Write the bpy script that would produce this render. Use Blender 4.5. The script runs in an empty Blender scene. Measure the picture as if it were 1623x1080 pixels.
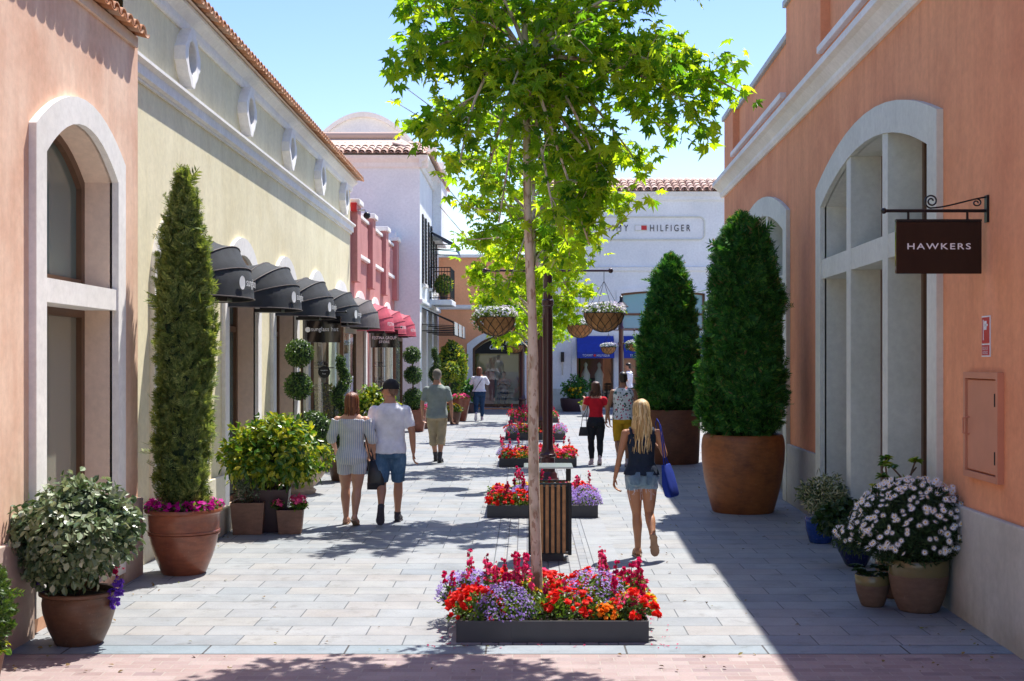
import bpy, math, random
import numpy as np
from mathutils import Vector, Matrix
R = math.radians
RNG = np.random.default_rng(7)
random.seed(5)
sc = bpy.context.scene
COL = sc.collection
HC = 2.2          # camera height
YG = 4e-3

# ------------------------------------------------------------------ mesh builder
class MB:
    def __init__(s):
        s.v = []; s.n = 0; s.loops = []; s.tot = []; s.mi = []
    def add(s, verts, faces, mi=0):
        V = np.asarray(verts, dtype=np.float64).reshape(-1, 3)
        s.v.append(V)
        for f in faces:
            s.loops.append(np.asarray(f, dtype=np.int32) + s.n); s.tot.append(len(f)); s.mi.append(mi)
        s.n += len(V)
    def addn(s, V, F, mi=0):
        """V (n,3) ; F (m,k) uniform faces"""
        F = np.asarray(F, dtype=np.int32)
        s.v.append(V); s.loops.append((F + s.n).ravel()); s.tot.extend([F.shape[1]] * F.shape[0])
        s.mi.extend([mi] * F.shape[0]); s.n += len(V)
    def box(s, a0, a1, b0, b1, c0, c1, fr=None, mi=0):
        P = [(a0,b0,c0),(a1,b0,c0),(a1,b1,c0),(a0,b1,c0),(a0,b0,c1),(a1,b0,c1),(a1,b1,c1),(a0,b1,c1)]
        if fr: P = [fr(*p) for p in P]
        s.add(P, [(0,3,2,1),(4,5,6,7),(0,1,5,4),(1,2,6,5),(2,3,7,6),(3,0,4,7)], mi)
    def bbox(s, a0, a1, b0, b1, c0, c1, r=.01, fr=None, mi=0):
        """box with chamfered vertical+horizontal edges (lofted)"""
        def rect(z, i):
            x0, x1, y0, y1 = a0+i, a1-i, b0+i, b1-i
            q = r
            return [(x0+q,y0,z),(x1-q,y0,z),(x1,y0+q,z),(x1,y1-q,z),(x1-q,y1,z),(x0+q,y1,z),(x0,y1-q,z),(x0,y0+q,z)]
        rings = [rect(c0, r*.7), rect(c0+r, 0), rect(c1-r, 0), rect(c1, r*.7)]
        P = [p for q in rings for p in q]
        if fr: P = [fr(*p) for p in P]
        F = []
        for i in range(3):
            for j in range(8):
                k = (j+1) % 8
                F.append((i*8+j, i*8+k, (i+1)*8+k, (i+1)*8+j))
        F.append(tuple(range(7, -1, -1))); F.append(tuple(range(24, 32)))
        s.add(P, F, mi)
    def tube(s, pts, rad, n=8, cap=True, mi=0, fr=None):
        pts = [Vector(p) for p in pts]
        if not hasattr(rad, '__len__'): rad = [rad]*len(pts)
        P = []; F = []
        prev = None
        for i, p in enumerate(pts):
            t = (pts[min(i+1, len(pts)-1)] - pts[max(i-1, 0)])
            t = t.normalized() if t.length > 1e-9 else Vector((0,0,1))
            if prev is None:
                a = Vector((1,0,0)) if abs(t.x) < .8 else Vector((0,1,0))
                a = (a - t*a.dot(t)).normalized()
            else:
                a = (prev - t*prev.dot(t))
                a = a.normalized() if a.length > 1e-6 else Vector((1,0,0))
            prev = a; b = t.cross(a)
            for j in range(n):
                th = 2*math.pi*j/n
                P.append(p + a*(rad[i]*math.cos(th)) + b*(rad[i]*math.sin(th)))
        for i in range(len(pts)-1):
            for j in range(n):
                k = (j+1) % n
                F.append((i*n+j, i*n+k, (i+1)*n+k, (i+1)*n+j))
        if cap:
            F.append(tuple(range(n-1, -1, -1))); F.append(tuple(range((len(pts)-1)*n, len(pts)*n)))
        if fr: P = [fr(*p) for p in P]
        s.add([tuple(p) for p in P], F, mi)
    def rings(s, rings, cap=True, mi=0):
        n = len(rings[0]); P = [p for r in rings for p in r]; F = []
        for i in range(len(rings)-1):
            for j in range(n):
                k = (j+1) % n
                F.append((i*n+j, i*n+k, (i+1)*n+k, (i+1)*n+j))
        if cap:
            F.append(tuple(range(n-1, -1, -1))); F.append(tuple(range((len(rings)-1)*n, len(rings)*n)))
        s.add(P, F, mi)
    def lathe(s, prof, n=32, c=(0,0,0), mi=0, wob=0, seed=0):
        rg = np.random.default_rng(seed)
        P = []; F = []
        for r, z in prof:
            for j in range(n):
                th = 2*math.pi*j/n
                w = 1 + wob*math.sin(3*th+seed+z*9)
                P.append((c[0]+r*w*math.cos(th), c[1]+r*w*math.sin(th), c[2]+z))
        for i in range(len(prof)-1):
            for j in range(n):
                k = (j+1) % n
                F.append((i*n+j, i*n+k, (i+1)*n+k, (i+1)*n+j))
        s.add(P, F, mi)
    def sphere(s, c, r, nu=12, nv=8, mi=0, noise=0, seed=0):
        rx, ry, rz = (r, r, r) if not hasattr(r, '__len__') else r
        rg = np.random.default_rng(seed)
        rings = []
        for i in range(nv+1):
            ph = math.pi*i/nv
            rr = max(math.sin(ph), .02)
            q = []
            for j in range(nu):
                th = 2*math.pi*j/nu
                k = 1 + noise*rg.uniform(-1, 1)
                q.append((c[0]+rx*k*rr*math.cos(th), c[1]+ry*k*rr*math.sin(th), c[2]-rz*k*math.cos(ph)))
            rings.append(q)
        s.rings(rings, True, mi)
    def scatter(s, tmpl, pos, rot, scale, mi=0):
        """tmpl (V,F) with F uniform; pos (n,3) rot (n,3,3) scale (n,) or (n,3)"""
        V, F = tmpl
        V = np.asarray(V, float); F = np.asarray(F, int)
        n = len(pos)
        if n == 0: return
        scale = np.asarray(scale, float)
        if scale.ndim == 0: scale = np.full(n, float(scale))
        if scale.ndim == 1: scale = scale[:, None].repeat(3, 1)
        W = V[None, :, :] * scale[:, None, :]
        W = np.einsum('nij,nkj->nki', rot, W) + np.asarray(pos)[:, None, :]
        FF = (F[None, :, :] + (np.arange(n) * len(V))[:, None, None]).reshape(-1, F.shape[1])
        s.addn(W.reshape(-1, 3), FF, mi)
    def mesh(s, name, off=None):
        me = bpy.data.meshes.new(name)
        if s.n == 0: return me
        V = np.concatenate(s.v)
        if off is not None: V = V - np.asarray(off)
        L = np.concatenate([np.atleast_1d(l) for l in s.loops]).astype(np.int32)
        T = np.asarray(s.tot, dtype=np.int32)
        me.vertices.add(len(V)); me.vertices.foreach_set('co', V.ravel().astype(np.float32))
        me.loops.add(len(L)); me.loops.foreach_set('vertex_index', L)
        me.polygons.add(len(T))
        st = np.concatenate([[0], np.cumsum(T)[:-1]]).astype(np.int32)
        me.polygons.foreach_set('loop_start', st)
        me.polygons.foreach_set('loop_total', T)
        me.polygons.foreach_set('material_index', np.asarray(s.mi, dtype=np.int32))
        me.update(calc_edges=True)
        me.validate()
        return me

def setp(o, label=None, cat=None, group=None, kind=None):
    if label: o['label'] = label
    if cat: o['category'] = cat
    if group: o['group'] = group
    if kind: o['kind'] = kind
    return o

def thing(name, label, cat, loc=(0,0,0), rz=0, group=None, scale=1):
    o = bpy.data.objects.new(name, None); COL.objects.link(o)
    o.empty_display_size = .2
    o.location = loc; o.rotation_euler = (0,0,rz)
    if scale != 1: o.scale = (scale,)*3
    return setp(o, label, cat, group)

def part(name, mb, mat, parent=None, off=None, smooth=False, label=None, recalc=False, bevel=0):
    me = mb.mesh(name, off)
    mats = mat if isinstance(mat, (list, tuple)) else [mat]
    for m in mats: me.materials.append(m)
    o = bpy.data.objects.new(name, me); COL.objects.link(o)
    if parent: o.parent = parent
    if recalc:
        import bmesh
        bm = bmesh.new(); bm.from_mesh(me)
        bmesh.ops.recalc_face_normals(bm, faces=bm.faces); bm.to_mesh(me); bm.free()
    me.polygons.foreach_set('use_smooth', np.full(len(me.polygons), bool(smooth)))
    if smooth:
        if smooth != True: me.set_sharp_from_angle(angle=R(smooth))
    if bevel:
        b = o.modifiers.new('bevel', 'BEVEL'); b.width = bevel; b.segments = 2; b.limit_method = 'ANGLE'; b.angle_limit = R(40)
    if label: o['label'] = label
    return o

def structure(name, mb, mat, smooth=False):
    o = part(name, mb, mat, None, smooth=smooth); o['kind'] = 'structure'; return o

def copy_tree(o, parent=None):
    c = o.copy(); COL.objects.link(c)
    if parent: c.parent = parent
    for ch in list(o.children): copy_tree(ch, c)
    return c

# ------------------------------------------------------------------ materials
def nmat(name):
    m = bpy.data.materials.new(name); m.use_nodes = True
    nt = m.node_tree; b = nt.nodes['Principled BSDF']
    return m, nt, b
def N(nt, t, **kw):
    n = nt.nodes.new(t)
    for k, v in kw.items(): setattr(n, k, v)
    return n
def posnode(nt, scale=(1,1,1), local=False):
    mp = N(nt, 'ShaderNodeMapping'); mp.inputs['Scale'].default_value = scale
    if local:
        g = N(nt, 'ShaderNodeTexCoord'); nt.links.new(g.outputs['Object'], mp.inputs[0])
    else:
        g = N(nt, 'ShaderNodeNewGeometry'); nt.links.new(g.outputs['Position'], mp.inputs[0])
    return mp.outputs[0]
def noise(nt, co, scale, detail=4, rough=.55):
    n = N(nt, 'ShaderNodeTexNoise'); n.inputs['Scale'].default_value = scale; n.inputs['Detail'].default_value = detail
    n.inputs['Roughness'].default_value = rough
    nt.links.new(co, n.inputs['Vector']); return n.outputs['Fac']
def ramp(nt, fac, stops):
    r = N(nt, 'ShaderNodeValToRGB')
    el = r.color_ramp.elements
    while len(el) < len(stops): el.new(.5)
    for e, (p, c) in zip(el, stops): e.position = p; e.color = (*c, 1)
    nt.links.new(fac, r.inputs[0]); return r.outputs[0]
def mixc(nt, fac, a, b, mode='MIX'):
    m = N(nt, 'ShaderNodeMix', data_type='RGBA', blend_type=mode)
    for i, x in ((6, a), (7, b)):
        if isinstance(x, tuple): m.inputs[i].default_value = (*x, 1)
        else: nt.links.new(x, m.inputs[i])
    if isinstance(fac, (int, float)): m.inputs[0].default_value = fac
    else: nt.links.new(fac, m.inputs[0])
    return m.outputs[2]
def bump(nt, h, b, strength=.3, dist=.01):
    n = N(nt, 'ShaderNodeBump'); n.inputs['Strength'].default_value = strength; n.inputs['Distance'].default_value = dist
    nt.links.new(h, n.inputs['Height']); nt.links.new(n.outputs[0], b.inputs['Normal']); return n
def sca(c, k): return tuple(min(1, x*k) for x in c)

def plain(name, c, rough=.6, metal=0, var=.12, vs=6, bs=0, bscale=80, spec=None, local=True, coat=0):
    m, nt, b = nmat(name)
    co = posnode(nt, local=local)
    if var:
        f = noise(nt, co, vs, 5)
        nt.links.new(ramp(nt, f, [(.3, sca(c, 1-var)), (.7, sca(c, 1+var))]), b.inputs['Base Color'])
    else: b.inputs['Base Color'].default_value = (*c, 1)
    b.inputs['Roughness'].default_value = rough; b.inputs['Metallic'].default_value = metal
    if spec is not None: b.inputs['Specular IOR Level'].default_value = spec
    if coat: b.inputs['Coat Weight'].default_value = coat
    if bs: bump(nt, noise(nt, co, bscale, 3), b, bs, .01)
    return m

def stucco(name, c, c2=None, streak=.35):
    """coloured lime render: cloudy patches, vertical wash marks and fine grain"""
    m, nt, b = nmat(name)
    co = posnode(nt); cov = posnode(nt, (3.2, 3.2, .35))
    c2 = c2 or sca(c, .72)
    a = ramp(nt, noise(nt, co, .9, 6, .6), [(.30, c2), (.52, c), (.75, sca(c, 1.10))])
    st = ramp(nt, noise(nt, cov, 1.6, 5, .65), [(.42, (0,0,0)), (.70, (1,1,1))])
    mm = N(nt, 'ShaderNodeMath', operation='MULTIPLY'); mm.inputs[1].default_value = streak
    nt.links.new(st, mm.inputs[0])
    col = mixc(nt, mm.outputs[0], a, sca(c2, .95))
    fine = ramp(nt, noise(nt, co, 14, 6, .7), [(.3, (.90,.90,.90)), (.7, (1.06,1.06,1.06))])
    col = mixc(nt, 1.0, col, fine, 'MULTIPLY')
    # splash dirt near the ground
    sep = N(nt, 'ShaderNodeSeparateXYZ'); g = N(nt, 'ShaderNodeNewGeometry'); nt.links.new(g.outputs['Position'], sep.inputs[0])
    ad = N(nt, 'ShaderNodeMath', operation='ADD'); nt.links.new(sep.outputs[2], ad.inputs[0])
    n2 = N(nt, 'ShaderNodeMath', operation='MULTIPLY'); n2.inputs[1].default_value = .5
    nt.links.new(noise(nt, co, 3, 5), n2.inputs[0]); nt.links.new(n2.outputs[0], ad.inputs[1])
    dr = ramp(nt, ad.outputs[0], [(.25, (.80,.76,.70)), (.55, (1,1,1))])
    col = mixc(nt, 1.0, col, dr, 'MULTIPLY')
    nt.links.new(col, b.inputs['Base Color'])
    b.inputs['Roughness'].default_value = .9; b.inputs['Specular IOR Level'].default_value = .2
    h1 = noise(nt, co, 120, 3); h2 = noise(nt, co, 2.5, 3)
    ad2 = N(nt, 'ShaderNodeMath', operation='MULTIPLY_ADD'); ad2.inputs[1].default_value = 6
    nt.links.new(h2, ad2.inputs[0]); nt.links.new(h1, ad2.inputs[2])
    bump(nt, ad2.outputs[0], b, .3, .003)
    return m

def leafmat(name, stops, trans=.45, rough=.45, spec=.4, tcol=None):
    """leaf: colour varies leaf by leaf; light passes through"""
    m, nt, b = nmat(name)
    g = N(nt, 'ShaderNodeNewGeometry')
    c = ramp(nt, g.outputs['Random Per Island'], stops)
    nt.links.new(c, b.inputs['Base Color']); b.inputs['Roughness'].default_value = rough
    b.inputs['Specular IOR Level'].default_value = spec
    if trans:
        t = N(nt, 'ShaderNodeBsdfTranslucent')
        c2 = mixc(nt, 1.0, c, tcol or (1.9, 1.75, .55), 'MULTIPLY')
        m2 = nt.nodes.get('Mix') 
        nt.links.new(c2, t.inputs[0])
        mx = N(nt, 'ShaderNodeMixShader'); mx.inputs[0].default_value = trans
        out = nt.nodes['Material Output']
        nt.links.new(b.outputs[0], mx.inputs[1]); nt.links.new(t.outputs[0], mx.inputs[2]); nt.links.new(mx.outputs[0], out.inputs[0])
    return m

def glass(name, c=(.03,.045,.045), rough=.03, alpha=1.0):
    m, nt, b = nmat(name)
    b.inputs['Base Color'].default_value = (*c, 1); b.inputs['Roughness'].default_value = rough
    b.inputs['Specular IOR Level'].default_value = .9; b.inputs['IOR'].default_value = 1.55
    co = posnode(nt)
    bump(nt, noise(nt, co, .8, 2), b, .08, .02)
    if alpha < 1:
        out = nt.nodes['Material Output']; t = N(nt, 'ShaderNodeBsdfTransparent'); t.inputs[0].default_value = (.85,.93,.9,1)
        gl = N(nt, 'ShaderNodeBsdfGlossy'); gl.inputs['Roughness'].default_value = .01
        fr = N(nt, 'ShaderNodeFresnel'); fr.inputs[0].default_value = 1.6
        ad = N(nt, 'ShaderNodeMath', operation='ADD'); ad.inputs[1].default_value = 1-alpha if alpha > .5 else .12
        ad.inputs[1].default_value = alpha; nt.links.new(fr.outputs[0], ad.inputs[0])
        mx = N(nt, 'ShaderNodeMixShader'); nt.links.new(ad.outputs[0], mx.inputs[0])
        nt.links.new(t.outputs[0], mx.inputs[1]); nt.links.new(gl.outputs[0], mx.inputs[2]); nt.links.new(mx.outputs[0], out.inputs[0])
    return m

def glazed_pot(name, c, c2, split=None, rough=.35, band=None):
    """fired clay with uneven glaze; optional second colour below height split"""
    m, nt, b = nmat(name)
    co = posnode(nt, local=True); cov = posnode(nt, (4,4,14), local=True)
    col = ramp(nt, noise(nt, co, 3.5, 6, .65), [(.30, c2), (.5, c), (.72, sca(c, 1.5))])
    col = mixc(nt, .35, col, ramp(nt, noise(nt, cov, 2.2, 4), [(.35, sca(c, .55)), (.65, sca(c, 1.3))]))
    if split is not None:
        tc = N(nt, 'ShaderNodeTexCoord'); sp = N(nt, 'ShaderNodeSeparateXYZ'); nt.links.new(tc.outputs['Object'], sp.inputs[0])
        nz = N(nt, 'ShaderNodeMath', operation='MULTIPLY_ADD'); nz.inputs[1].default_value = .03
        nt.links.new(noise(nt, co, 9, 3), nz.inputs[0]); nt.links.new(sp.outputs[2], nz.inputs[2])
        gt = N(nt, 'ShaderNodeMath', operation='GREATER_THAN'); gt.inputs[1].default_value = split+.015
        nt.links.new(nz.outputs[0], gt.inputs[0])
        col = mixc(nt, gt.outputs[0], col, band)
        rr = N(nt, 'ShaderNodeMapRange'); rr.inputs[3].default_value = .75; rr.inputs[4].default_value = .22
        nt.links.new(gt.outputs[0], rr.inputs[0]); nt.links.new(rr.outputs[0], b.inputs['Roughness'])
    else: b.inputs['Roughness'].default_value = rough
    sp = ramp(nt, noise(nt, co, 45, 4), [(.62, (0,0,0)), (.75, (1,1,1))])
    f = N(nt, 'ShaderNodeMath', operation='MULTIPLY'); f.inputs[1].default_value = .18; nt.links.new(sp, f.inputs[0])
    col = mixc(nt, f.outputs[0], col, (.45,.38,.32))
    nt.links.new(col, b.inputs['Base Color'])
    bump(nt, noise(nt, posnode(nt, (1,1,9), local=True), 8, 4), b, .25, .006)
    return m

def paving(name, bw, rh, cols, mortar=(.06,.06,.06), msize=.006, off=.5, freq=2, rot=0, patch=.25, offset=(0,0,0)):
    m, nt, b = nmat(name)
    g = N(nt, 'ShaderNodeNewGeometry'); mp = N(nt, 'ShaderNodeMapping'); mp.inputs['Rotation'].default_value = (0,0,rot)
    mp.inputs['Location'].default_value = offset
    nt.links.new(g.outputs['Position'], mp.inputs[0]); co = mp.outputs[0]
    br = N(nt, 'ShaderNodeTexBrick'); br.offset = off; br.offset_frequency = freq
    br.inputs['Color1'].default_value = (0,0,0,1); br.inputs['Color2'].default_value = (1,1,1,1); br.inputs['Mortar'].default_value = (.5,.5,.5,1)
    br.inputs['Scale'].default_value = 1; br.inputs['Mortar Size'].default_value = msize; br.inputs['Mortar Smooth'].default_value = .3
    br.inputs['Brick Width'].default_value = bw; br.inputs['Row Height'].default_value = rh; br.inputs['Bias'].default_value = 0
    nt.links.new(co, br.inputs['Vector'])
    n = len(cols)
    col = ramp(nt, br.outputs['Color'], [(i/(n-1)*.9+.05, c) for i, c in enumerate(cols)])
    pn = ramp(nt, noise(nt, posnode(nt), 2.2, 7, .65), [(.25, (1-patch,)*3), (.75, (1+patch*.6,)*3)])
    col = mixc(nt, 1.0, col, pn, 'MULTIPLY')
    rust = ramp(nt, noise(nt, posnode(nt, (1,1.6,1)), 1.4, 5, .6), [(.48, (0,0,0)), (.72, (1,1,1))])
    ff = N(nt, 'ShaderNodeMath', operation='MULTIPLY'); ff.inputs[1].default_value = .22; nt.links.new(rust, ff.inputs[0])
    col = mixc(nt, ff.outputs[0], col, mixc(nt, 1.0, col, (1.12,.98,.86), 'MULTIPLY'))
    gr = ramp(nt, noise(nt, posnode(nt), 60, 4, .7), [(.3, (.88,)*3), (.7, (1.08,)*3)])
    col = mixc(nt, 1.0, col, gr, 'MULTIPLY')
    sp = ramp(nt, noise(nt, posnode(nt), 17, 3, .5), [(.70, (0,0,0)), (.76, (1,1,1))])
    f2 = N(nt, 'ShaderNodeMath', operation='MULTIPLY'); f2.inputs[1].default_value = .35; nt.links.new(sp, f2.inputs[0])
    col = mixc(nt, f2.outputs[0], col, (.10,.10,.10))
    st = ramp(nt, noise(nt, posnode(nt), 3.6, 6, .7), [(.56, (1,1,1)), (.66, (.80,.79,.77))])
    col = mixc(nt, 1.0, col, st, 'MULTIPLY')
    gum = N(nt, 'ShaderNodeTexVoronoi'); gum.inputs['Scale'].default_value = 1.7; nt.links.new(posnode(nt), gum.inputs['Vector'])
    col = mixc(nt, ramp(nt, gum.outputs['Distance'], [(.030, (.55,.55,.55)), (.040, (0,0,0))]), col, (.07,.07,.07))
    col = mixc(nt, br.outputs['Fac'], col, mortar)
    nt.links.new(col, b.inputs['Base Color'])
    b.inputs['Roughness'].default_value = .62; b.inputs['Specular IOR Level'].default_value = .35
    iv = N(nt, 'ShaderNodeMath', operation='SUBTRACT'); iv.inputs[0].default_value = 1; nt.links.new(br.outputs['Fac'], iv.inputs[1])
    ma = N(nt, 'ShaderNodeMath', operation='MULTIPLY_ADD'); ma.inputs[1].default_value = .25
    nt.links.new(noise(nt, posnode(nt), 25, 5), ma.inputs[0]); nt.links.new(iv.outputs[0], ma.inputs[2])
    bump(nt, ma.outputs[0], b, .5, .006)
    return m

def bark_plane():
    m, nt, b = nmat('plane_bark')
    co = posnode(nt, (1.6,1.6,.7), local=True)
    v = ramp(nt, noise(nt, co, 5.5, 3, .5), [(.36, (.22,.15,.09)), (.42, (.55,.46,.34)), (.52, (.62,.55,.43)), (.66, (.38,.32,.22))])
    sp = ramp(nt, noise(nt, co, 17, 3), [(.56, (0,0,0)), (.60, (1,1,1))])
    f = N(nt, 'ShaderNodeMath', operation='MULTIPLY'); f.inputs[1].default_value = .7; nt.links.new(sp, f.inputs[0])
    nt.links.new(mixc(nt, f.outputs[0], v, (.26,.15,.09)), b.inputs['Base Color'])
    b.inputs['Roughness'].default_value = .85
    bump(nt, noise(nt, co, 9, 5), b, .5, .01)
    return m

M = {}
def mats():
    M['pink'] = stucco('pink_render', (.88,.62,.46), (.74,.43,.29), .6)
    M['yellow'] = stucco('yellow_render', (.84,.76,.52), (.75,.66,.42), .5)
    M['rose'] = stucco('rose_render', (.57,.26,.235), (.48,.205,.185))
    M['terra'] = stucco('terracotta_render', (.84,.375,.195), (.72,.295,.15), .55)
    M['terra_far'] = stucco('far_terracotta_render', (.92,.44,.23), (.84,.38,.19), .25)
    M['white'] = stucco('white_render', (.84,.86,.85), (.77,.80,.80), .2)
    M['stone'] = stucco('pale_cast_stone', (.88,.85,.80), (.80,.77,.71), .2)
    M['cream'] = stucco('cream_cast_stone', (.72,.68,.56), (.60,.55,.42), .3)
    M['reveal'] = stucco('reveal_render', (.80,.62,.49), (.72,.54,.42), .25)
    M['greystone'] = stucco('grey_green_stone', (.70,.71,.62), (.62,.63,.54), .25)
    M['plinth'] = stucco('plinth_render', (.54,.53,.46), (.43,.42,.36), .45)
    M['plinthpink'] = stucco('pinkish_plinth_render', (.60,.47,.40), (.48,.36,.30), .4)
    M['brown'] = plain('bronze_window_frame', (.13,.065,.035), .4, .2, .15)
    M['tile'] = leafmat('clay_roof_tile', [(0,(.42,.18,.09)),(.35,(.55,.26,.13)),(.7,(.62,.36,.22)),(1,(.48,.34,.25))], 0, .85, .2)
    M['tilepale'] = leafmat('pale_roof_tile', [(0,(.50,.32,.24)),(.5,(.62,.46,.38)),(1,(.50,.36,.30))], 0, .85, .2)
    M['pane'] = glass('shop_glass', (.12,.17,.16))
    M['panereflect'] = glass('painted_reflection_glass', (.07,.42,.50), .15)  # teal of mirrored sky and trees put into the base colour
    M['paneblind'] = glass('glass_with_pale_blind', (.25,.25,.20), .06)
    M['clear'] = glass('clear_glass', alpha=.02)
    M['clear2'] = glass('vitrine_glass', alpha=.12)
    M['dark'] = plain('dark_interior', (.02,.018,.016), .8, 0, 0)
    M['black'] = plain('black_metal', (.012,.012,.014), .35, .3, 0)
    M['iron'] = plain('dark_iron', (.02,.02,.022), .45, .5, .1)
    M['signblack'] = plain('gloss_black_sign', (.006,.005,.006), .06, 0, 0, spec=.6)
    M['white_paint'] = plain('white_lettering', (.80,.80,.80), .5, 0, 0)
    M['maroon'] = plain('maroon_lamp_paint', (.055,.014,.018), .28, .1, .1, coat=.3)
    M['charcoal_cloth'] = plain('charcoal_awning_cloth', (.024,.028,.034), .85, 0, .38, 5, .25, 400)
    M['taupe_cloth'] = plain('taupe_awning_cloth', (.115,.095,.09), .7, 0, .2, 8, .25, 400)
    M['red_cloth'] = plain('faded_red_awning_cloth', (.42,.045,.075), .7, 0, .2, 8, .25, 400)
    M['blue_cloth'] = plain('royal_blue_awning_cloth', (.008,.035,.32), .7, 0, .15, 8, .2, 400)
    M['navy_cloth'] = plain('navy_awning_cloth', (.01,.06,.16), .7, 0, .15, 8)
    M['planter'] = plain('grey_planter_steel', (.055,.057,.062), .5, .2, .12)
    M['wood'] = plain('slat_wood', (.36,.17,.065), .5, 0, .3, 14)
    M['soil'] = plain('potting_soil', (.025,.017,.012), .95, 0, .4, 30, .6, 60)
    M['bark'] = plain('brown_bark', (.12,.08,.05), .9, 0, .3, 20, .5, 40)
    M['planebark'] = bark_plane()
    M['steel'] = plain('brushed_steel', (.45,.47,.48), .3, .9, .05)
    M['red'] = plain('sign_red', (.55,.015,.02), .35, 0, 0)
    M['hatch'] = plain('orange_painted_hatch', (.60,.25,.14), .45, 0, .08, 3)
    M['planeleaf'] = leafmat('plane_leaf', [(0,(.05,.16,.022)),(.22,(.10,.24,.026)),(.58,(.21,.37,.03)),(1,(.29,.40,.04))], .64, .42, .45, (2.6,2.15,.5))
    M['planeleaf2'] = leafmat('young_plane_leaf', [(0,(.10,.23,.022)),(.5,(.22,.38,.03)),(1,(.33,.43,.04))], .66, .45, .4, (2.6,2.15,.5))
    M['laurel'] = leafmat('glossy_yellow_green_leaf', [(0,(.03,.10,.016)),(.35,(.09,.20,.022)),(.65,(.22,.31,.03)),(1,(.50,.48,.05))], .3, .3, .55)
    M['box'] = leafmat('box_leaf', [(0,(.02,.06,.012)),(.5,(.05,.12,.018)),(1,(.12,.20,.03))], .25, .4, .45)
    M['conifer'] = leafmat('conifer_spray', [(0,(.018,.075,.018)),(.5,(.035,.15,.03)),(.85,(.08,.24,.04)),(.93,(.15,.33,.05)),(1,(.20,.13,.07))], .25, .55, .25)
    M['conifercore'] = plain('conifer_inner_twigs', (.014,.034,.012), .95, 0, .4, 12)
    M['cypress'] = leafmat('cypress_spray', [(0,(.07,.12,.04)),(.5,(.15,.21,.065)),(1,(.30,.35,.12))], .3, .6, .25)
    M['greyleaf'] = leafmat('silver_green_leaf', [(0,(.05,.10,.045)),(.45,(.13,.19,.085)),(.8,(.27,.34,.19)),(1,(.50,.54,.40))], .15, .35, .5, (1.2,1.2,.7))
    M['varieg'] = leafmat('cream_edged_leaf', [(0,(.04,.09,.03)),(.4,(.14,.18,.06)),(.7,(.42,.42,.22)),(1,(.60,.58,.36))], .2, .4, .4, (1.2,1.2,.7))
    M['herb'] = leafmat('grey_herb_leaf', [(0,(.08,.12,.08)),(1,(.24,.30,.22))], .2, .6, .2, (1.2,1.2,.8))
    M['green'] = leafmat('bedding_leaf', [(0,(.03,.08,.015)),(.6,(.08,.17,.03)),(1,(.22,.30,.04))], .3, .45, .4)
    M['daisyleaf'] = leafmat('daisy_leaf', [(0,(.012,.035,.012)),(1,(.04,.085,.025))], .2, .5, .3)
    def fl(n, a, b, t=.35): M[n] = leafmat(n+'_petal', [(0, a), (1, b)], t, .6, .2, (1.3,1.1,1.1))
    fl('fred', (.55,.008,.008), (.85,.03,.015)); fl('fcrim', (.42,.006,.08), (.75,.02,.16)); fl('fpink', (.75,.03,.22), (.85,.15,.30))
    fl('fmag', (.40,.004,.22), (.72,.02,.42)); fl('fpur', (.32,.20,.66), (.55,.42,.85)); fl('fviol', (.13,.04,.45), (.30,.13,.70))
    fl('fyel', (.80,.48,.01), (.85,.68,.03)); fl('foran', (.80,.16,.01), (.88,.34,.02)); fl('fwhite', (.86,.89,.92), (.93,.95,.96), .25)
    fl('flilac', (.50,.45,.70), (.80,.78,.85)); 
    M['coir'] = plain('coir_basket_liner', (.30,.15,.055), .95, 0, .35, 10, .8, 60)
    M['brownglaze'] = glazed_pot('brown_glazed_clay', (.13,.062,.032), (.07,.035,.022), rough=.4)
    M['terracotta'] = glazed_pot('glazed_terracotta', (.24,.075,.038), (.14,.035,.025), rough=.28)
    M['corten'] = glazed_pot('rusted_steel', (.27,.085,.018), (.13,.038,.012), rough=.5)
    M['corten2'] = glazed_pot('dark_rusted_steel', (.15,.055,.025), (.09,.03,.018), rough=.6)
    M['claybox'] = glazed_pot('brown_clay_box', (.20,.105,.07), (.13,.065,.05), rough=.6)
    M['purplebox'] = plain('dark_plum_planter', (.05,.022,.028), .5, 0, .15)
    M['palepot'] = glazed_pot('pale_sandstone_pot', (.50,.38,.29), (.38,.27,.19), rough=.7)
    M['bluepot'] = glazed_pot('cobalt_glaze', (.012,.045,.20), (.008,.022,.11), rough=.15)
    M['navypot'] = glazed_pot('navy_glaze', (.01,.016,.075), (.006,.01,.04), rough=.15)
    M['duo'] = glazed_pot('two_tone_clay', (.16,.095,.06), (.11,.062,.04), .31, band=(.17,.14,.06))
    M['duosmall'] = glazed_pot('small_two_tone_clay', (.15,.09,.055), (.10,.06,.04), .19, band=(.18,.15,.06))
    M['greypot'] = plain('pale_grey_planter', (.42,.45,.45), .6, 0, .1)
mats()

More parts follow.
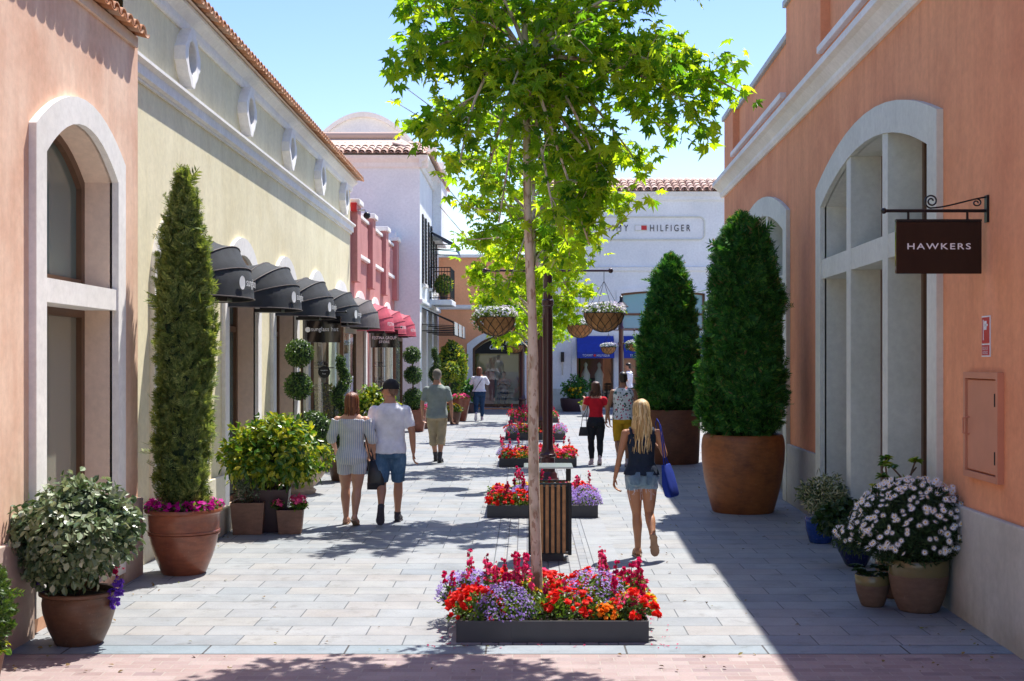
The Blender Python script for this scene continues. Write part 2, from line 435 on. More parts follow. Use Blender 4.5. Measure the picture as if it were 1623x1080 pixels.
# ------------------------------------------------------------------ leaf templates
def plane_leaf():
    """five pointed lobes, folded a little along the ribs, with a stalk"""
    pts = []
    lob = [(-150,.50),(-118,.30),(-100,.62),(-82,.46),(-62,.92),(-45,.60),(-34,.72),(-22,.52),(0,1.12),(22,.52),(34,.72),(45,.60),(62,.92),(82,.46),(100,.62),(118,.30),(150,.50)]
    V = [(0,0,0)]
    for a, r in lob:
        t = R(a); V.append((r*.5*math.sin(t), r*.5*math.cos(t), -.10*r*r - (.05 if r > .6 else -.02)))
    F = [(0, i+1, i) for i in range(1, len(lob))]
    V = np.array(V); V[:,1] += .15
    return V, np.array(F)
def simple_leaf(w=.45, fold=.15):
    V = np.array([(0,0,0),(w*.5,.35,fold*.5),(w*.42,.7,fold*.3),(0,1,-.05),(-w*.42,.7,fold*.3),(-w*.5,.35,fold*.5),(0,.5,-.02)])
    F = np.array([(0,1,6),(1,2,6),(2,3,6),(3,4,6),(4,5,6),(5,0,6)])
    V[:,1] -= .1
    return V, F
def spray():
    """feathery conifer tip: a spine with side blades"""
    V = []; F = []
    def blade(p, q, w):
        p = np.array(p, float); q = np.array(q, float); d = q-p; s_ = np.cross(d, (0,0,1)); s_ /= (np.linalg.norm(s_)+1e-9)
        k = len(V); m = p + d*.45
        V.extend([p, m+s_*w, q, m-s_*w]); F.append((k, k+1, k+2)); F.append((k, k+2, k+3))
    blade((0,0,0), (0,1,0), .055)
    for i, t in enumerate((.12,.3,.48,.66)):
        L = .52-.38*t
        blade((0,t,0), (L*.8, t+L*.75, .10), .052); blade((0,t,0), (-L*.8, t+L*.75, -.08), .052)
        if i < 3: blade((0,t,0), (.02, t+L*.7, L*.5), .04)
    return np.array(V), np.array(F)
def petal_disc(n=5, cup=.2, notch=.55):
    V = [(0,0,0)]; F = []
    for i in range(n*2):
        r = .5 if i % 2 == 0 else .5*notch
        t = math.pi*i/n
        V.append((r*math.cos(t), r*math.sin(t), cup*r))
    for i in range(n*2): F.append((0, 1+i, 1+(i+1) % (n*2)))
    return np.array(V), np.array(F)
def ball_flower():
    """small double bloom: crossed cupped discs"""
    V1, F1 = petal_disc(5, .5, .75); V2 = V1*np.array((.7,.7,.7)); V2[:,2] += .12
    V3 = V1*np.array((.95,.95,-.3)); 
    return np.concatenate([V1, V2, V3]), np.concatenate([F1, F1+len(V1), F1+2*len(V1)])
T_PLANE = plane_leaf(); T_LEAF = simple_leaf(); T_LEAFW = simple_leaf(.62, .2); T_LEAFN = simple_leaf(.24, .1)
T_SPRAY = spray(); T_DISC = petal_disc(); T_BALL = ball_flower(); T_DAISY = petal_disc(11, .05, .45); T_STAR = petal_disc(5, .15, .35)

def norm(a): return a/(np.linalg.norm(a, axis=-1, keepdims=True)+1e-9)
def orient(n, ydir=None, zdir=None, jit=.4, rg=RNG):
    """rotation matrices (n,3,3): template +Z near zdir, +Y near ydir"""
    z = np.tile(np.array((0,0,1.)), (n,1)) if zdir is None else np.array(zdir, float)
    z = norm(norm(z) + rg.normal(0, jit, (n,3)))
    y = rg.normal(0, 1, (n,3)) if ydir is None else norm(np.array(ydir, float)) + rg.normal(0, jit*.6, (n,3))
    y = norm(y - (y*z).sum(1, keepdims=True)*z)
    x = np.cross(y, z)
    return np.stack([x, y, z], axis=2)
def shell(n, c, r, rg=RNG, inner=.8, zmin=-1.0):
    d = norm(rg.normal(0, 1, (n*3,3))); d = d[d[:,2] > zmin][:n]
    k = rg.uniform(inner, 1.03, (len(d),1))
    return np.array(c) + d*np.array(r)*k, d
# ------------------------------------------------------------------ frames
KS = .010
def side_frame(x0, side, m=0., yr=12.):
    """wall running down the street. u = distance along street, w = out towards the street, z up (the street climbs gently)"""
    def f(u, w, z): return (x0 + m*(u-11) + side*w, u, z - KS*(u-yr))
    return f
def front_frame(y0):
    """wall facing the camera. u = x, w = towards the camera"""
    def f(u, w, z): return (u, y0-w, z)
    return f

def arch_pts(op, pad=0., n=18, jamb=True, bottom=None):
    """outline of an opening from the foot of its near jamb over the arch to the other foot"""
    a, b, zs, rise = op['a']-pad, op['b']+pad, op['zs'], op.get('rise', 0)
    zb = op['zb'] if bottom is None else bottom
    c = (a+b)/2; h = (b-a)/2
    P = [(a, zb)] if jamb else []
    if rise <= 0:
        P += [(a, zs+pad), (b, zs+pad)]
    else:
        e = op.get('pw', 2.)
        for i in range(n+1):
            t = -math.cos(math.pi*i/n)
            k = (math.sqrt(max(0, 1-t*t)) if op.get('ell') else (1-t*t))
            P.append((c+h*t, zs + (pad*.85 if not op.get('ell') else 0) + (rise+ (pad if op.get('ell') else pad*.15))*k))
    if jamb: P.append((b, zb))
    return P

def wall_mb(mb, fr, u0, u1, z0, z1, ops, depth=.3, mi=0, mir=1, back=True):
    ops = sorted(ops, key=lambda o: o['a'])
    def q(a, b, za, zb_):
        if b-a < 1e-4 or zb_-za < 1e-4: return
        n = max(1, int((b-a)/4))
        for i in range(n):
            p, r = a+(b-a)*i/n, a+(b-a)*(i+1)/n
            mb.add([fr(p,0,za), fr(r,0,za), fr(r,0,zb_), fr(p,0,zb_)], [(0,1,2,3)], mi)
    cur = u0
    for o in ops:
        q(cur, o['a'], z0, z1)
        q(o['a'], o['b'], z0, o['zb'])
        ap = arch_pts(o, jamb=False)
        for (ua, za), (ub, zb_) in zip(ap[:-1], ap[1:]):
            mb.add([fr(ua,0,za), fr(ub,0,zb_), fr(ub,0,z1), fr(ua,0,z1)], [(0,1,2,3)], mi)
        full = arch_pts(o)
        d = o.get('depth', depth)
        for (ua, za), (ub, zb_) in zip(full[:-1], full[1:]):
            mb.add([fr(ua,0,za), fr(ub,0,zb_), fr(ub,-d,zb_), fr(ua,-d,za)], [(0,1,2,3)], mir)
        mb.add([fr(o['a'],0,o['zb']), fr(o['b'],0,o['zb']), fr(o['b'],-d,o['zb']), fr(o['a'],-d,o['zb'])], [(0,1,2,3)], mir)
        cur = o['b']
    q(cur, u1, z0, z1)

def strip(mb, fr, inner, outer, w0, w1, mi=0):
    """solid band between two outlines, from depth w0 to w1"""
    n = len(inner)
    for i in range(n-1):
        a, b, c, d = inner[i], inner[i+1], outer[i+1], outer[i]
        P = [fr(p[0], w, p[1]) for w in (w0, w1) for p in (a, b, c, d)]
        mb.add(P, [(4,5,6,7), (0,1,5,4), (2,3,7,6), (0,3,2,1)], mi)
    for i in (0, n-1):
        a, d = inner[i], outer[i]
        mb.add([fr(a[0],w0,a[1]), fr(d[0],w0,d[1]), fr(d[0],w1,d[1]), fr(a[0],w1,a[1])], [(0,1,2,3)], mi)

def surround(name, fr, op, width, w0, w1, mat, parent, bottom=None, bevel=.008):
    mb = MB()
    strip(mb, fr, arch_pts(op, bottom=bottom), arch_pts(op, width, bottom=bottom), w0, w1)
    return part(name, mb, mat, parent, off=parent_off(parent))
def parent_off(p):
    off = Vector((0,0,0))
    while p is not None: off += Vector(p.location); p = p.parent
    return tuple(off)

def pane_poly(mb, fr, op, w, inset=0):
    P = arch_pts(dict(op, a=op['a']+inset, b=op['b']-inset, zs=op['zs']-inset*.8, zb=op['zb']+inset))
    mb.add([fr(u, w, z) for u, z in P], [tuple(range(len(P)))])

def window(fr, op, depth, parent, pane, frame_w=.08, mull=(), trans=(), fm=None, name='window'):
    """glazing set back in an opening: frame is the part, pane its sub-part"""
    fm = fm or M['brown']
    mb = MB()
    ins = arch_pts(dict(op, a=op['a']+frame_w, b=op['b']-frame_w, zs=op['zs']-frame_w*.8), bottom=op['zb']+frame_w)
    out = arch_pts(op)
    strip(mb, fr, ins, out, -depth-.02, -depth+.05)
    mb.box(op['a']+frame_w, op['b']-frame_w, -depth-.02, -depth+.048, op['zb'], op['zb']+frame_w, fr)
    for u in mull: mb.box(u-frame_w/2, u+frame_w/2, -depth-.02, -depth+.045, op['zb']+frame_w+.002, op['zs']-.01, fr)
    for z in trans: mb.box(op['a']+frame_w, op['b']-frame_w, -depth-.02, -depth+.042, z-frame_w/2, z+frame_w/2, fr)
    w = part(name, mb, fm, parent, off=parent_off(parent))
    pb = MB(); pane_poly(pb, fr, op, -depth+.0, frame_w*.5)
    part('pane', pb, pane, w, off=parent_off(parent))
    return w

def moulding(mb, fr, u0, u1, z0, prof, mi=0, ends=True):
    """prof: list of (w,z) outline swept along u"""
    n = max(1, int((u1-u0)/3)); k = len(prof)
    P = []; F = []
    for i in range(n+1):
        u = u0+(u1-u0)*i/n
        P += [fr(u, w, z0+z) for w, z in prof]
    for i in range(n):
        for j in range(k):
            j2 = (j+1) % k
            F.append((i*k+j, i*k+j2, (i+1)*k+j2, (i+1)*k+j))
    F.append(tuple(range(k))); F.append(tuple(range(n*k+k-1, n*k-1, -1)))
    mb.add(P, F, mi)

def tiles(mb, fr, u0, u1, w_edge, z_edge, slope, depth, r=.085, rowlen=.38, seg=6):
    """barrel tiles: cover tiles over channels, laid in overlapping courses; each tile its own island"""
    rg = np.random.default_rng(int(abs(u0*10))+3)
    n = int((u1-u0)/(r*2.35)); nrow = max(1, int(depth/rowlen))
    ca, sa = math.cos(slope), math.sin(slope)
    for i in range(n):
        uc = u0 + (i+.5)*(u1-u0)/n
        for j in range(nrow):
            d0 = j*rowlen - .03; d1 = d0 + rowlen + .06
            jit = rg.uniform(-.01, .01)
            for kind in (0, 1):
                if kind == 1 and j == 0: pass
                P = []; F = []
                for e, dd in enumerate((d0, d1)):
                    rr = r*(1.0 if e == 0 else .82)
                    for layer in (0, .014):
                        for s_ in range(seg+1):
                            th = math.pi*s_/seg
                            if kind == 0:
                                uu = uc + jit + (rr+layer)*math.cos(th); hh = (rr+layer)*math.sin(th)*.8 + .02
                            else:
                                uu = uc + (u1-u0)/n/2 + (rr+layer)*math.cos(th); hh = -(rr+layer)*math.sin(th)*.55 + .05
                            hh += (.02 if e == 0 else -.005)
                            P.append(fr(uu, w_edge - dd*ca - hh*sa*0, z_edge + dd*sa + hh))
                m = seg+1
                for s_ in range(seg):
                    F.append((s_, s_+1, 2*m+s_+1, 2*m+s_)); F.append((m+s_, 3*m+s_, 3*m+s_+1, m+s_+1))
                    F.append((s_, m+s_, m+s_+1, s_+1))
                F.append((0, 2*m, 3*m, m)); F.append((m-1, 2*m-1, 4*m-1, 3*m-1))
                mb.add(P, F)

_tc = {}
def text_geo(s, spacing=1.0, shear=0):
    key = (s, spacing, shear)
    if key in _tc: return _tc[key]
    cu = bpy.data.curves.new('lettering', 'FONT'); cu.body = s; cu.size = 1; cu.space_character = spacing; cu.resolution_u = 4; cu.shear = shear
    o = bpy.data.objects.new('lettering', cu); COL.objects.link(o)
    dg = bpy.context.evaluated_depsgraph_get(); ev = o.evaluated_get(dg); me = ev.to_mesh()
    V = np.array([v.co[:] for v in me.vertices]); F = [tuple(p.vertices) for p in me.polygons]
    ev.to_mesh_clear(); bpy.data.objects.remove(o); bpy.data.curves.remove(cu)
    V[:,0] -= (V[:,0].min()+V[:,0].max())/2; V[:,1] -= (V[:,1].min()+V[:,1].max())/2
    _tc[key] = (V, F); return V, F
def text_on(mb, s, width, height, place, spacing=1.0, shear=0, bold=0):
    V, F = text_geo(s, spacing, shear)
    W = V[:,0].max()-V[:,0].min(); H = V[:,1].max()-V[:,1].min()
    sx, sy = width/W, height/H
    shifts = [(0,0,0)] if not bold else [(-bold,0,0), (bold,0,.0006), (0,bold,.0012), (0,-bold,.0018)]
    for dx, dy, dz in shifts:
        mb.add([place(v[0]*sx+dx, v[1]*sy+dy, dz) for v in V], F)

def disc(mb, r, place, n=24, sy=1):
    mb.add([place(r*math.cos(2*math.pi*i/n), sy*r*math.sin(2*math.pi*i/n), 0) for i in range(n)], [tuple(range(n))])

FA = side_frame(-3.80, 1); FB = side_frame(-3.95, 1); FG = side_frame(3.60, -1, .0238)
def mass(mb, fr, u0, u1, w0, w1, z0, z1, mi=0):
    mb.box(u0, u1, w0, w1, z0, z1, fr, mi)

# ================================================================== PINK BUILDING (left, near)
def pink_building():
    t = thing('pink_building', 'dusty pink rendered building at the left edge with one tall arched window', 'building', (-3.8, 11, 0))
    off = (-3.8, 11, 0)
    op = dict(a=10.32, b=12.13, zb=.12, zs=3.72, rise=.36)
    mb = MB(); wall_mb(mb, FA, 2, 12.93, -.2, 5.25, [op], .32)
    mb.add([FA(12.93,0,-.2), FA(12.93,-.5,-.2), FA(12.93,-.5,5.25), FA(12.93,0,5.25)], [(0,1,2,3)])
    mass(mb, FA, 2, 12.92, -6, -.40, -.2, 5.25)
    part('wall', mb, [M['pink'], M['reveal']], t, off)
    surround('window_surround', FA, op, .22, -.02, .06, M['stone'], t)
    up = dict(op, zb=2.74); lo = dict(a=op['a'], b=op['b'], zb=.12, zs=2.55, rise=0)
    window(FA, up, .30, t, M['paneblind'] if False else M['pane'], .085)
    window(FA, lo, .30, t, M['paneblind'], .085)
    mb = MB(); mb.box(op['a']+.001, op['b']-.001, -.31, .045, 2.55, 2.74, FA); part('lintel_beam', mb, M['stone'], t, off)
    mb = MB()
    mb.box(2, op['a']-.221, 0, .05, -.2, .76, FA); part('plinth', mb, M['plinthpink'], t, off, bevel=.01)
    mb = MB(); mb.box(op['b']+.221, 12.95, 0, .05, -.2, .76, FA); part('plinth', mb, M['plinthpink'], t, off, bevel=.01)
    mb = MB(); tiles(mb, FA, 5.5, 12.80, .10, 5.20, R(16), 2.6)
    r = part('roof', mb, M['tile'], t, off, smooth=50)
    mb = MB(); mb.add([FA(5.4,.03,5.22), FA(12.84,.03,5.22), FA(12.84,-2.4,5.90), FA(5.4,-2.4,5.90), FA(5.4,.03,5.12), FA(12.84,.03,5.12), FA(12.84,-2.4,5.12), FA(5.4,-2.4,5.12)], [(0,1,2,3),(4,7,6,5),(0,4,5,1),(1,5,6,2),(2,6,7,3),(3,7,4,0)])
    part('eaves_board', mb, M['reveal'], r, off)

def oval(fr, t, uc, zc):
    off = parent_off(t)
    n = 28; hw, hh = .19, .19
    def ring(k, w, q):
        P = []
        for i in range(n):
            th = 2*math.pi*i/n
            c, s_ = math.cos(th), math.sin(th)
            # flattened oval with small square lugs on the four axes
            rr = 1.0 + (q if (abs(c) > .93 or abs(s_) > .93) else 0)
            P.append(fr(uc + (hw+k)*rr*c, w, zc + (hh+k)*rr*s_))
        return P
    mb = MB()
    R_ = [ring(0, -.02, 0), ring(0, .12, 0), ring(.012, .13, 0), ring(.10, .13, .17), ring(.105, .12, .17), ring(.105, 0, .15)]
    P = [p for q in R_ for p in q]; F = []
    for i in range(len(R_)-1):
        for j in range(n):
            k = (j+1) % n; F.append((i*n+j, i*n+k, (i+1)*n+k, (i+1)*n+j))
    mb.add(P, F); w = part('oval_window', mb, M['stone'], t, off, smooth=40)
    mb = MB(); mb.add(ring(-.001, .012, 0), [tuple(range(n))]); part('pane', mb, M['pane'], w, off)
    mb = MB()
    for a in range(6):
        th = math.pi*a/6
        mb.tube([fr(uc-hw*math.cos(th), .03, zc-hh*math.sin(th)), fr(uc+hw*math.cos(th), .03, zc+hh*math.sin(th))], .007, 5)
    for k in (.35, .7): mb.tube([fr(uc+hw*k*math.cos(2*math.pi*i/20), .03, zc+hh*k*math.sin(2*math.pi*i/20)) for i in range(21)], .007, 5)
    part('grille', mb, M['iron'], w, off)

def shop_open(c): return dict(a=c-.93, b=c+.93, zb=.10, zs=2.95, rise=.60, ell=True)
B_C = [15.05, 18.3, 21.55, 24.8, 28.05]
C_C = [31.2, 34.3, 37.3]
def yellow_building():
    off = (-3.95, 20, 0)
    t = thing('yellow_building', 'long pale yellow rendered building with a row of oval windows above charcoal awnings', 'building', off)
    ops = [shop_open(c) for c in B_C]
    mb = MB(); wall_mb(mb, FB, 12.95, 29.55, -.3, 6.08, ops, .34)
    mass(mb, FB, 12.96, 29.54, -7, -.42, -.3, 6.07)
    mb.add([FB(29.55,0,-.3), FB(29.55,-.5,-.3), FB(29.55,-.5,6.08), FB(29.55,0,6.08)], [(0,1,2,3)])
    part('wall', mb, [M['yellow'], M['reveal']], t, off)
    for i, o in enumerate(ops):
        surround('door_surround', FB, o, .24, -.02, .05, M['stone'], t)
        if i == 3: continue
        window(FB, o, .30, t, M['pane'] if i % 2 else M['paneblind'], .08, mull=((o['a']+o['b'])/2,), trans=(2.55,), name='shop_window')
    mb = MB(); e = [12.95] + [x for o in ops for x in (o['a']-.242, o['b']+.242)] + [29.6]
    for a, b in zip(e[::2], e[1::2]):
        mb = MB(); mb.box(a, b, 0, .05, -.3, .62, FB); part('plinth', mb, M['cream'], t, off, bevel=.01)
    prof = [(-.01,0),(.03,0),(.03,.03),(.07,.045),(.07,.15),(.12,.18),(.12,.215),(-.01,.225)]
    mb = MB(); moulding(mb, FB, 12.98, 29.62, 4.93, prof); part('string_course', mb, M['stone'], t, off)
    prof = [(-.01,0),(.03,0),(.05,.04),(.05,.11),(.12,.17),(.16,.19),(.16,.23),(-.01,.24)]
    mb = MB(); moulding(mb, FB, 12.9, 29.62, 5.87, prof); part('cornice', mb, M['stone'], t, off)
    for i, c in enumerate([15.16, 18.4, 21.65, 24.9, 28.15]): oval(FB, t, c, 5.55)
    mb = MB(); tiles(mb, FB, 12.5, 29.6, .27, 6.10, R(17), 3.0)
    r = part('roof', mb, M['tile'], t, off, smooth=50)
    mb = MB(); mb.add([FB(12.5,.20,6.115), FB(29.5,.20,6.115), FB(29.5,-2.9,7.0), FB(12.5,-2.9,7.0), FB(12.5,-2.9,6.05), FB(29.5,-2.9,6.05)], [(0,1,2,3),(2,5,4,3),(1,5,2),(0,3,4),(0,4,5,1)])
    part('roof_deck', mb, M['reveal'], r, off)

def rose_building():
    off = (-3.95, 34, 0)
    t = thing('rose_building', 'dark rose rendered building with stepped parapet piers and red awnings', 'building', off)
    ops = [shop_open(c) for c in C_C]
    mb = MB(); wall_mb(mb, FB, 29.56, 39.45, -.4, 5.45, ops, .34)
    mass(mb, FB, 29.57, 39.44, -7, -.42, -.4, 5.4)
    mb.add([FB(29.56,0,4), FB(29.56,-.5,4), FB(29.56,-.5,5.45), FB(29.56,0,5.45)], [(0,1,2,3)])
    part('wall', mb, [M['rose'], M['reveal']], t, off)
    for o in ops: surround('door_surround', FB, o, .2, -.02, .05, M['stone'], t)
    for i in (0, 2): window(FB, ops[i], .30, t, M['pane'], .08, mull=((ops[i]['a']+ops[i]['b'])/2,), trans=(2.5,), name='shop_window')
    for a in (29.75, 32.7, 35.8, 38.75):
        mb = MB(); mb.box(a, a+.62, .002, .14, 3.9, 5.62, FB); p = part('parapet_pier', mb, M['rose'], t, off)
        mb = MB(); mb.box(a-.06, a+.68, -.35, .20, 5.62, 5.74, FB); part('pier_cap', mb, M['stone'], p, off, bevel=.02)
    for a, b in ((30.39,32.68),(33.34,35.78),(36.44,38.73)):
        mb = MB(); mb.box(a, b, -.35, .06, 5.452, 5.53, FB); part('coping', mb, M['stone'], t, off, bevel=.01)
        mb = MB(); mb.box(a+.1, b-.1, .001, .09, 4.50, 4.59, FB); part('panel_sill', mb, M['stone'], t, off, bevel=.01)
        mb = MB(); mb.box(a+.2, b-.2, .001, .045, 4.62, 5.34, FB); part('raised_panel', mb, M['rose'], t, off, bevel=.01)
    mb = MB(); mb.tube([FB(38.95,-.3,5.76), FB(38.95,.1,5.78)], .15, 14); part('scroll_ornament', mb, M['stone'], t, off, smooth=40)

def awning(c, cloth, label, group, text=None, fr=FB, dot=True, red=False):
    t = thing('awning', label, 'awning', fr(c, 0, 2.85), group=group)
    off = fr(c, 0, 2.85)
    hw = 1.02
    piv = 2.88
    hoops = [(19, .80, 1.0), (39, .80, .985), (58, .67, .95), (80, .53, .90)]
    n = 20
    def hoop(el, rad, k, drop=None):
        P = []
        for i in range(n+1):
            th = math.pi*i/n
            u = c - hw*k*math.cos(th); s_ = math.sin(th)**.85 * rad
            w = s_*math.cos(R(el)) + .02; z = piv + s_*math.sin(R(el))
            P.append((u, w, z))
        return P
    H = [hoop(*h) for h in hoops]
    val = [(u, w*1.05+.005, 2.80) for u, w, z in H[0]]
    mb = MB()
    rows = [val, [(u, w*1.035+.004, (z+2.80)/2) for u, w, z in H[0]], H[0]]
    for a, b in zip(H[:-1], H[1:]):
        mid = []
        for i, ((u0,w0,z0),(u1,w1,z1)) in enumerate(zip(a, b)):
            sag = .014*math.sin(math.pi*i/n)
            mid.append(((u0+u1)/2, (w0+w1)/2-sag*.6, (z0+z1)/2-sag))
        rows += [mid, b]
    P = [fr(*p) for r in rows for p in r]; m = n+1; F = []
    for i in range(len(rows)-1):
        for j in range(n): F.append((i*m+j, i*m+j+1, (i+1)*m+j+1, (i+1)*m+j))
    mb.add(P, F)
    part('awning_cloth', mb, cloth, t, off, smooth=25)
    mb = MB()
    for h in H+[val]: mb.tube([fr(u, w+.006, z) for u, w, z in h], .007, 5)
    mb.tube([fr(c-hw, .03, 2.80), fr(c-hw, .03, 3.05)], .012, 5); mb.tube([fr(c+hw, .03, 2.80), fr(c+hw, .03, 3.05)], .012, 5)
    part('awning_frame', mb, M['taupe_cloth'] if not red else cloth, t, off)
    mb = MB(); mb.box(c-.35, c-.1, .25, .62, 2.755, 2.80, fr); part('winding_gear', mb, M['black'], t, off)
    if text:
        def on_val(arc0):
            # arc length positions along valance
            pts = [Vector((w, u)) for u, w, z in val]
            L = [0]
            for a, b in zip(pts[:-1], pts[1:]): L.append(L[-1]+(b-a).length)
            def pl(x, y, d):
                s_ = arc0*L[-1] + x
                s_ = max(0, min(L[-1]-1e-4, s_)); i = max(k for k in range(len(L)) if L[k] <= s_); i = min(i, len(pts)-2)
                tt = (s_-L[i])/(L[i+1]-L[i]); p = pts[i].lerp(pts[i+1], tt)
                d_ = (pts[i+1]-pts[i]).normalized(); nrm = Vector((abs(d_.y), -d_.x if d_.y > 0 else d_.x))
                q = p + nrm*(.014+d)
                return fr(q.y, q.x, 2.96+y)
            return pl
        mb = MB()
        if dot: disc(mb, .07, lambda x, y, d: on_val(.38)(x, y, d), sy=1.1)
        text_on(mb, text, .62 if dot else .42, .12 if dot else .08, lambda x, y, d: on_val(.38)(x+(.42 if dot else 0), y, d))
        part('lettering', mb, M['white_paint'], t, off)
    return t

def hanging_sign(name, label, wallfr, uc, zt, w, h, side, lines, scroll=True, disc_at=None, gap=.055, mat=None):
    """board at right angles to the wall, on an iron bracket with a scroll"""
    base = wallfr(uc, 0, zt)
    t = thing(name, label, 'sign', base)
    s = side     # +1: hangs to +x of wall, -1 to -x
    def F(a, b, z): return (base[0] + s*a, base[1] + b, z)      # a out from wall, b along the street
    zt = base[2]
    mb = MB()
    P = lambda a, b, z: F(a, b, z)
    mb.bbox(gap, gap+w, -.018, .018, zt-h, zt, .004, P)
    part('sign_board', mb, M['signblack'], t, base)
    mb = MB()
    zb = zt + .085
    mb.tube([F(-.0,0,zb), F(gap+w+.08,0,zb)], .013, 8)
    mb.sphere(F(gap+w+.09,0,zb), .024, 8, 6)
    mb.box(0, .02, -.03, .03, zb-.09, zb+.12, P)
    for a in (gap+w*.16, gap+w*.85): mb.tube([F(a,0,zt), F(a,0,zb)], .010, 6)
    mb.box(gap, gap+w, -.022, .022, zt, zt+.018, P)
    if scroll:
        q = []
        for i in range(40):
            u = i/39; th = -R(90)+u*R(620); r = .055*(1-u*.75)
            q.append(F(gap+w*.58 + r*math.cos(th), 0, zb+.075 + r*math.sin(th)))
        mb.tube(q, .007, 6)
        q = [F(gap+w*.58-(x)*(gap+w*.58-.02), 0, zb+.022 + .085*x**.6*math.sin(min(1,x*1.0)*1.45)) for x in np.linspace(0,1,14)]
        mb.tube(q, .007, 6)
        q = []
        for i in range(30):
            u = i/29; th = R(60)+u*R(500); r = .04*(1-u*.75)
            q.append(F(.09 + r*math.cos(th), 0, zb+.062 + r*.8*math.sin(th)))
        mb.tube(q, .006, 6)
    part('bracket', mb, M['black'], t, base, smooth=40)
    mb = MB()
    cx = gap+w/2
    def pl(ox, oz):
        def g(x, y, d): return (base[0]+s*cx + (x+ox), base[1]-.0195-d-.002, zt-h/2+oz+y)
        return g
    for (txt, tw, th, ox, oz, sp, bo) in lines: text_on(mb, txt, tw, th, pl(ox, oz), sp, bold=bo)
    if disc_at: disc(mb, disc_at[2], pl(disc_at[0], disc_at[1]))
    part('lettering', mb, M['white_paint'], t, base)
    return t

def vitrine(c, label):
    off = FB(c, .3, 0)
    t = thing('display_window', label, 'display window', off, group='glazed display windows under the awnings')
    a, b, W, H = c-.93, c+.93, .64, 2.62
    mb = MB()
    for u in (a, b-.07): mb.box(u, u+.07, W-.07, W, .10, H, FB)
    for u in (a+.002, b-.068): mb.box(u, u+.066, .055, .10, .10, H, FB)
    for z0, z1 in ((.0,.099),(H+.001,H+.09)): mb.box(a-.002, b+.002, .055, W+.002, z0, z1, FB)
    part('frame', mb, M['brown'], t, off)
    mb = MB()
    mb.add([FB(a+.03,.10,.1), FB(a+.03,W-.07,.1), FB(a+.03,W-.07,H), FB(a+.03,.10,H)], [(0,1,2,3)])
    mb.add([FB(b-.03,.10,.1), FB(b-.03,W-.07,.1), FB(b-.03,W-.07,H), FB(b-.03,.10,H)], [(0,1,2,3)])
    mb.add([FB(a+.07,W-.03,.1), FB(b-.07,W-.03,.1), FB(b-.07,W-.03,H), FB(a+.07,W-.03,H)], [(0,1,2,3)])
    part('glass', mb, M['clear2'], t, off)
    if c < 30:
        mb = MB(); disc(mb, .11, lambda x, y, d: (FB(a+.03,W-.35,0)[0]+x, a+.022, 1.78+y)); part('round_sticker', mb, M['iron'], t, off)
        mb = MB()
        for dy in (.03,-.03): text_on(mb, 'sunglass' if dy > 0 else 'hut', .13 if dy > 0 else .06, .025, lambda x, y, d: (FB(a+.03,W-.35,0)[0]+x, a+.018, 1.78+dy+y))
        part('sticker_lettering', mb, M['white_paint'], t, off)
    mb = MB(); mb.box(a, b, -.40, -.36, .1, 2.95, FB)
    part('back_panel', mb, M['cream'], t, off)
    mb = MB()
    for i in range(5):
        for z in (.8, 1.2, 1.6, 2.0):
            u = a+.3+i*.3; mb.sphere(FB(u, .1, z+.05), (.05,.05,.04), 8, 5)
    for z in (.78, 1.18, 1.58, 1.98): mb.box(a+.15, b-.15, 0.0, .22, z-.02, z, FB)
    part('display_shelf', mb, M['dark'], t, off)
    return t

